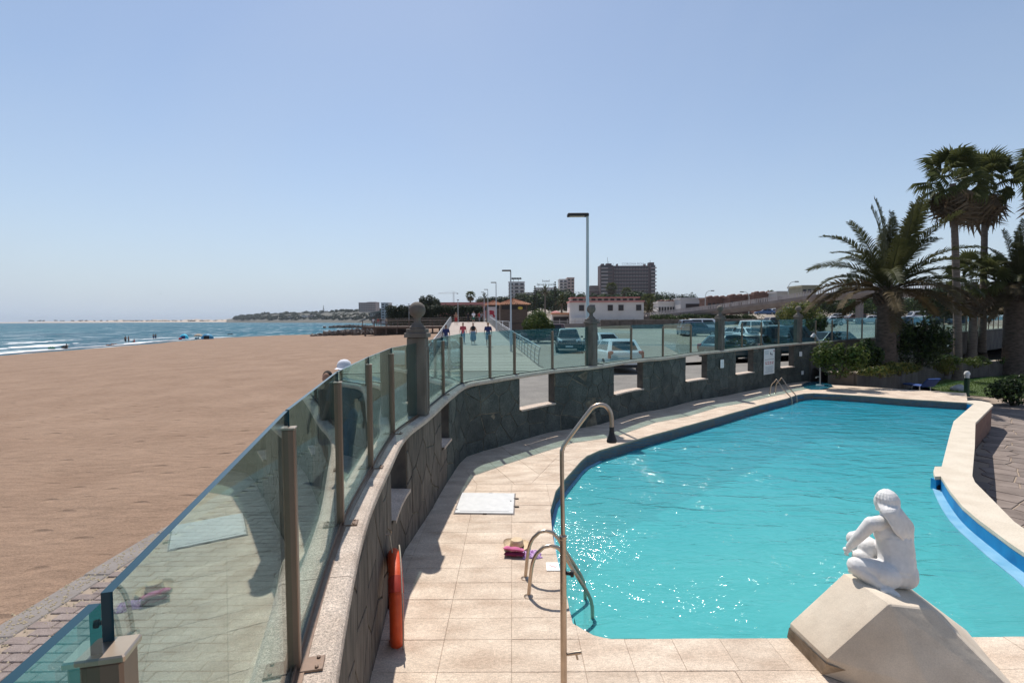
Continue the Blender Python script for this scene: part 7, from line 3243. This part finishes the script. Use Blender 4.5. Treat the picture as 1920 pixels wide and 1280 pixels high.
def block(px0, px1, py0, py1, y, label, m_, floors, bays, name='apartment_block', sign=None, wm=None, depth=14, cat='building', balc=False):
    x0, x1 = X_at(px0, y), X_at(px1, y)
    z1_, z0_ = Z_at(py0, y, px0), Z_at(py1, y, px0) - 3
    t = thing(name, label, cat, (x0, y, 0))
    w_ = x1 - x0
    m = MB()
    m.box((w_ / 2, depth / 2, (z0_ + z1_) / 2), (w_, depth, z1_ - z0_))
    m.obj('wall', m_, t)
    fh_ = (z1_ - z0_ - 2) / floors
    for f in range(floors):
        z = z1_ - fh_ * (f + .6)
        for k in range(bays):
            x = w_ * (k + .5) / bays
            g = MB()
            g.box((x, -.05, z), (w_ / bays * .62, .3, fh_ * .5))
            g.obj('window', wm or M_hwin, t)
        if balc:
            g = MB()
            g.box((w_ * .5, -.7, z - fh_ * .36), (w_ * 1.02, 1.4, fh_ * .26))
            g.obj('balcony_front', M_band, t)
    m = MB()
    m.box((w_ / 2, depth / 2, z1_ + .25), (w_ + .5, depth + .5, .5))
    m.obj('roof', m_, t)
    if sign:
        for k, s_ in enumerate(sign):
            text_obj(s_, 3.2, M_hwin, t, (w_ * .5, 1, z1_ + 6.2 - 3.0 * k), (R(90), 0, 0), 'roof_lettering', ext=.08)
        m = MB()
        for k in range(4):
            m.tube([(w_ * (.15 + .23 * k), 1.2, z1_), (w_ * (.15 + .23 * k), 1.2, z1_ + 4)], .1, 4)
        m.obj('sign_frame', M_hwin, t)
    return t


tt = block(954, 984, 529, 573, 420, 'pale rounded apartment tower behind the kiosk roof with stacked balconies', M_grey_b, 7, 3, balc=True)
m = MB()
for k in range(7):
    m.box((2.0 + 1.3 * k, 4, Z_at(521.5, 420)), (1.1, .6, 1.6))
m.box((6.2, 4.4, Z_at(521.5, 420)), (9.6, .2, .4))
m.tube([(4, 4.4, Z_at(529, 420)), (4, 4.4, Z_at(521, 420))], .15, 5)
m.tube([(8, 4.4, Z_at(529, 420)), (8, 4.4, Z_at(521, 420))], .15, 5)
m.obj('roof_sign', M_hwin, tt)
block(1004, 1044, 540, 560, 450, 'low wide hotel with black roof lettering behind the conifers', M_grey_b, 2, 9, sign=['hotel', 'beverly park'], balc=True)
block(1049, 1064, 524, 556, 480, 'white half of the tall apartment tower left of the big lamp post', M_plaster, 6, 2, balc=True)
block(1064, 1077, 521, 556, 479, 'brownish half of the tall apartment tower left of the big lamp post', M_pink_b, 6, 2)
block(984, 1004, 549, 573, 400, 'low greyish apartment row right of the rounded tower', M_grey_b, 3, 4)
block(673, 689, 567.5, 582, 900, 'left half of the pink hotel block on the far headland', M_pink_b, 4, 5, depth=25)
block(689, 705, 566.5, 582, 898, 'right half of the pink hotel block on the far headland', M_pink_b, 4, 5, depth=25)
block(715, 729, 568, 600, 480, 'grey square tower left of the dark hedge', M_grey_b, 7, 2)
block(822, 931, 571.5, 578, 150, 'long low house with orange tiled roof behind the hedge', M_pinkpl, 1, 9, cat='building', depth=8)
m = MB()
xa, xb = X_at(820, 149), X_at(933, 149)
for k in range(60):
    x = xa + (xb - xa) * (k + .5) / 60
    for j in range(4):
        m.box((x, 150 + j * 1.1, Z_at(572.5, 150) + .33 * j), ((xb - xa) / 60 * .9, 1.2, .22))
o = m.obj('tiled_roof', mat('faded_roof_tile', (0.22, 0.115, 0.075), 0.9, col2=(0.33, 0.19, 0.135), scale=1.2))
tag(o, 'orange tiled pitched roof above the dark hedge', 'roof')
# houses on the slope to the right
hs = [(1234, 1276, 568, 584, 185, 'long pale garden wall house with dotted openings right of the dark hotel', M_plaster, 1, 8),
      (1276, 1326, 561, 580, 178, 'grey windowless flank of the terraced slope', M_grey_b, 1, 1),
      (1326, 1366, 561, 576, 165, 'first brick red terrace house above the ramp', M_tile2, 1, 5), (1368, 1412, 558, 572, 160, 'second brick red terrace house above the ramp', M_tile2, 1, 6), (1414, 1452, 553, 568, 155, 'third brick red terrace house above the ramp', M_tile2, 1, 5),
      (1456, 1500, 549, 562, 150, 'grey roofed house behind the ramp near the bent lamp', M_grey_b, 1, 4), (1503, 1530, 538, 556, 140, 'yellow house at the bend of the footbridge', mat('yellow_plaster', (.30, .275, .20), .9, scale=.5), 2, 3), (1600, 1650, 556, 575, 150, 'pale house under the footbridge behind the big palm', M_plaster, 1, 4)]
for a, b, p0, p1, y, lab, mm, fl, by in hs:
    tt = block(a, b, p0, p1, y, lab, mm, fl, by, name='terrace_house', depth=7)
    if mm is M_tile2 or a == 1234:
        x0_, x1_ = X_at(a, y) - X_at(a, y), X_at(b, y) - X_at(a, y)
        zz = Z_at(p0, y, a)
        m = MB()
        n_ = 7
        for k in range(n_):
            m.cbox((x1_ * (k + .5) / n_, 1.5, zz + .45 + .25 * (k % 2)), (x1_ / n_ * .8, 2.5, 1.0), .2)
        m.obj('roof_ridge', M_tile2, tt)
# bent street lamps beyond the ramp
for px, y, top, dirn, lab in ((1322, 150, 545, 1, 'bent arm road lamp above the grey flank, arm to the right'), (1404, 145, 547, -1, 'bent arm road lamp above the red terrace houses'), (1477, 130, 528, 1, 'bent arm road lamp beside the yellow house')):
    x = X_at(px, y)
    t = thing('road_lamp', lab, 'street lamp', (x, y, ground_z(y)), 0, 'bent arm road lamps')
    h = Z_at(top, y, px) - ground_z(y)
    m = MB()
    m.tube(catmull([(0, 0, 0), (0, 0, h - 2.2), (.15 * dirn, 0, h - .9), (.8 * dirn, 0, h - .15), (1.6 * dirn, 0, h)], .3), .08, 6)
    m.obj('pole', M_lamp, t)
    m = MB()
    m.cbox((2.1 * dirn, 0, h), (1.0, .4, .25), .08)
    m.obj('head', M_ribbon, t)
# crane
t = thing('tower_crane', 'thin tower crane far behind the tiled roof', 'crane', (X_at(851, 600), 600, 8))
h = Z_at(549, 600) - 8
m = MB()
for sx_ in (-.6, .6):
    for sy_ in (-.6, .6):
        m.tube([(sx_, sy_, 0), (sx_, sy_, h + 2)], .12, 4)
for k in range(12):
    m.tube([(-.6, -.6, h * k / 12), (.6, -.6, h * (k + 1) / 12)], .08, 4)
m.obj('mast', M_grey_b, t)
m = MB()
m.tube([(-18, 0, h), (5, 0, h)], .22, 4)
m.tube([(-18, 0, h), (0, 0, h + 2.5), (5, 0, h)], .08, 4)
m.obj('jib', M_grey_b, t)
m = MB()
m.box((4.5, 0, h - .4), (1.6, 1, 1.2))
m.obj('counterweight', M_grey_b, t)

# ------------------------------------------------------------------ far trees
def far_palm(px, top, bottom, y, label, crown=2.2, nf=34, seed=1, fan=True):
    x = X_at(px, y)
    z0_, z1_ = ground_z(y, x) - .5, Z_at(top, y, px)
    h = z1_ - z0_ - crown * .75
    rr = random.Random(seed)
    t = thing('far_palm', label, 'palm tree', (x, y, z0_), 0, 'palms among the far buildings')
    m = MB()
    m.tube([(0, 0, 0), (0, 0, h * .5), (.1, 0, h)], [.35, .28, .26], 8)
    m.obj('trunk', M_trunk2, t)
    for k in range(nf):
        u = k / nf
        if fan:
            o = bpy.data.objects.new('fan_leaf', rr.choice(FANS if u < .7 else DEAD))
            s = crown / 1.9
            el = R(80 - 130 * u)
        else:
            o = bpy.data.objects.new('frond', rr.choice(FRONDS[min(7, int(u * 8))]))
            s = crown / 3.2
            el = 0
        o.location = (0.1, 0, h)
        o.scale = (s, s, s)
        o.rotation_euler = (Matrix.Rotation(k * 2.4, 4, 'Z') @ Matrix.Rotation(-el, 4, 'Y')).to_euler()
        link(o, t)
    return t


far_palm(1146, 530, 560, 240, 'fan palm in front of the left part of the dark hotel', 3.4, seed=1)
far_palm(1174, 539, 560, 235, 'fan palm in front of the middle of the dark hotel', 3.0, seed=2)
far_palm(1214, 551, 580, 150, 'leafy palm right of the white building', 2.6, seed=3)
far_palm(1216, 566, 590, 140, 'low broad palm at the right end of the white building', 3.2, seed=4, fan=False)
far_palm(1053, 555, 590, 135, 'palm left of the white building', 2.6, seed=5, fan=False)
far_palm(882, 546, 566, 190, 'round headed palm above the tiled roof', 2.3, seed=6)
far_palm(908, 553, 570, 170, 'feathery palm left of the kiosk roof', 2.4, seed=7, fan=False)
far_palm(1443, 544, 556, 190, 'small palm above the red terrace houses', 2.0, seed=8)
far_palm(1022, 538, 575, 200, 'palm in front of the low lettered hotel', 2.8, seed=9, fan=False)


def conifer(px, top, y, wpx, label, seed=1):
    rr = random.Random(seed)
    x = X_at(px, y)
    z0_ = ground_z(y, x)
    h = Z_at(top, y, px) - z0_
    w_ = wpx / 960 * y / 2
    t = thing('conifer', label, 'tree', (x, y, z0_))
    m = MB()
    m.tube([(0, 0, 0), (0, 0, h)], [.35, .05], 7)
    m.obj('trunk', M_bark, t)
    bl = []
    n_ = 13
    for k in range(n_):
        f = k / (n_ - 1)
        r_ = w_ * (1 - f * .9) * rr.uniform(.8, 1.1)
        for q in range(7):
            a = q * 2 * PI / 7 + k
            bl.append(((r_ * .5 * math.cos(a), r_ * .5 * math.sin(a), h * (.18 + .8 * f) - r_ * .08), (r_ * .5, r_ * .5, h * .018), 34))
    leaf_cloud('crown', bl, .3 * w_ / 3, [L_far, L_hedge], t, seed)
    return t


conifer(1003, 536, 185, 22, 'layered Norfolk pine right of the rounded tower', 1)
conifer(1041, 528, 210, 20, 'tall dark pine left of the tall apartment tower', 2)
conifer(607, 572, 1000, 5, 'slender dark conifer standing out on the headland', 3)
big = Vector((X_at(1502, 60), 60, ground_z(60)))
bush('big_bush', big, (2.45, 2.2, 3.0), 9000, .15, [L_light, L_yellow, L_bush, L_light], 'big yellow green bush behind the fourth pillar in the car park', seed=41, clumps=34, stems=9, squash=.7)
bush('oleander', (X_at(1530, 57), 57, ground_z(57)), (1.3, 1.2, 1.9), 2200, .12, [L_bush, L_dark, L_light], 'darker oleander with pale flowers right of the big yellow green bush', seed=42, clumps=12)
tr = bush('broad_tree', (X_at(805, 132), 132, 2.6), (3.9, 3, 5.0), 5200, .34, [L_far, L_dark], 'dark broken tree crown rising above the hedge', cat='tree', seed=43, clumps=14, stems=5)
o = children(tr)[0]
for c in children(tr):
    c.scale = (.72, .72, 1.0)
rr = random.Random(9)


def wood(name, label, spots, size, mats, seed):
    bl = []
    for px, py_top, py_bot, y, w_, n in spots:
        x, z1_, z0_ = X_at(px, y), Z_at(py_top, y, px), Z_at(py_bot, y, px)
        for k in range(4):
            bl.append(((x + rr.uniform(-.4, .4) * w_, y + rr.uniform(-.3, .3) * w_, z0_ + (z1_ - z0_) * rr.uniform(.35, .72)), (w_ * rr.uniform(.35, .6), w_ * .5, (z1_ - z0_) * rr.uniform(.3, .45)), n // 4))
    return tag(leaf_cloud(name, bl, size, mats, None, seed), label, 'wood', kind='stuff')


sp = []
for px in range(985, 1245, 5):
    sp.append((px + rr.uniform(-2, 2), 552 + rr.uniform(-4, 5) - (6 if 1020 < px < 1060 else 0), 585, rr.uniform(215, 290), 6.5, 620))
wood('hillside_trees', 'mixed trees on the slope in front of the hotels', sp, .75, [L_far, L_dark, L_bush], 51)
sp = []
for px in range(1515, 1925, 7):
    sp.append((px, 556 + rr.uniform(-4, 5), 592, rr.uniform(108, 128), 4.5, 700))
wood('bridge_trees', 'dark shrubbery under and behind the footbridge', sp, .3, [L_dark, L_hedge, L_bush], 52)
sp = []
for px in range(1232, 1300, 6):
    sp.append((px, 551 + rr.uniform(-2, 3), 575, 320, 6, 420))
for px in range(905, 985, 6):
    sp.append((px, 557 + rr.uniform(-3, 3), 580, 210, 5, 420))
wood('gap_trees', 'trees filling the gaps between the far houses', sp, .5, [L_far, L_hedge], 53)
sp = []
for px in range(1760, 1935, 9):
    sp.append((px, 535 + rr.uniform(-14, 16), 600, rr.uniform(52, 62), 3.4, 800))
wood('dark_trees', 'dark trees closing the car park behind the stout palm', sp, .22, [L_dark, L_hedge], 54)
sp = []
for px in range(1230, 1420, 10):
    sp.append((px, 588 + rr.uniform(-1, 1), 600, 112 - (px - 1230) * .02, 2.6, 300))
wood('ramp_shrubs', 'low shrubs in the shade below the footbridge', sp, .2, [L_hedge, L_bush], 55)

# ------------------------------------------------------------------ far headland and dunes
M_head = mat('headland_scrub', (0.055, 0.058, 0.045), 0.95, col2=(0.12, 0.108, 0.085), scale=.03, detail=8)
M_dune = mat('dune_sand', (0.40, 0.31, 0.235), 0.95, col2=(0.47, 0.38, 0.29), scale=.006, detail=6)
prof_ = [(430, 598.5), (445, 594.5), (470, 591), (500, 588), (540, 586), (590, 585), (640, 583), (675, 582), (740, 580), (800, 578), (900, 574)]
V, F2 = [], []
K = 60
for i in range(K + 1):
    px = 425 + 480 * i / K
    top = lerp_tab(px, [p[0] for p in prof_], [p[1] for p in prof_])
    yf = lerp_tab(px, [425, 500, 620, 740, 905], [1500, 1250, 1000, 700, 420])
    for j, f in enumerate((0, .25, .6, 1.0, 1.2)):
        y = yf * (1 + .35 * f)
        z1_ = PY(px, top, yf * 1.35).z
        z = -2.3 + (z1_ + 2.3) * [0, .30, .75, 1.0, .9][j] + (rr.uniform(-.6, .6) if 0 < j < 3 else 0)
        V.append((PY(px, 600, y).x, y, z))
for i in range(K):
    for j in range(4):
        a = i * 5 + j
        F2.append((a, a + 5, a + 6, a + 1))
tag(mesh_np('headland', np.array(V), np.array(F2), M_head, smooth=True), kind='structure')
sp = []
for k in range(420):
    px = 440 + 290 * rr.random()
    top = lerp_tab(px, [p[0] for p in prof_], [p[1] for p in prof_])
    f = rr.random()
    yf = lerp_tab(px, [425, 500, 620, 740, 905], [1500, 1250, 1000, 700, 420])
    y = yf * (1.06 + .28 * f)
    pt = lerp_tab(f, [0, 1], [599, top + 1])
    sp.append((px, pt - rr.uniform(2.2, 5.2), pt + 1.0, y, y * .007, 130))
wood('headland_wood', 'scrubby trees covering the far headland', sp, 2.3, [L_far, L_far, L_hedge], 56)
for k, (px, py, w_, lab) in enumerate(((565, 592, 10, 'white and red bungalow low on the headland, left'), (578, 591, 8, 'pale bungalow in the middle of the headland'), (540, 594, 7, 'small white house near the headland point'), (620, 594.5, 14, 'long low pale building near the shore of the headland'), (695, 587, 12, 'white roofed building below the pink hotel'))):
    y = lerp_tab(px, [425, 500, 620, 740], [1500, 1250, 1000, 700]) * 1.1
    block(px, px + w_, py, py + 3, y, lab, M_plaster if k != 1 else M_pink_b, 1, 3, name='far_house', depth=12)
V, F2 = [], []
K = 90
for i in range(K + 1):
    px = -20 + 500 * i / K
    y0_ = 2700 - 1000 * (i / K) ** 2
    hgt = 10.5 * min(1, .25 + px / 300) * (1 + .18 * math.sin(px * .09) + .12 * math.sin(px * .31)) if px > 0 else 2.5
    for j, f in enumerate((0, .3, .7, 1)):
        y = y0_ + 260 * f
        V.append((PY(px, 600, y).x, y, -2.3 + [0, .35, .8, 1][j] * (hgt + 1.2)))
for i in range(K):
    for j in range(3):
        a = i * 4 + j
        F2.append((a, a + 4, a + 5, a + 1))
tag(mesh_np('far_dunes', np.array(V), np.array(F2), M_dune, smooth=True), kind='structure')
sp = []
for k in range(70):
    px = 40 + 400 * rr.random()
    sp.append((px, 600.4 - rr.uniform(0, .6), 602.2, 2500 - 600 * (px / 500) ** 2, 9, 36))
wood('dune_scrub', 'sparse dark scrub along the foot of the far dunes', sp, 2.2, [L_far], 57)

# ------------------------------------------------------------------ sea air
hz = MB()
hz.box((0, 5800, 38.5), (19000, 12800, 83.4))
hm_ = bpy.data.materials.new('haze')
hm_.use_nodes = True
N, L = hm_.node_tree.nodes, hm_.node_tree.links
N.remove(N['Principled BSDF'])
pv = N.new('ShaderNodeVolumePrincipled')
pv.inputs['Color'].default_value = (0.80, 0.88, 0.97, 1)
pv.inputs['Density'].default_value = 0.0001
L.new(pv.outputs[0], N['Material Output'].inputs['Volume'])
o = hz.obj('haze', hm_)
tag(o, 'thin pale sea haze over beach and town', 'haze', kind='stuff')
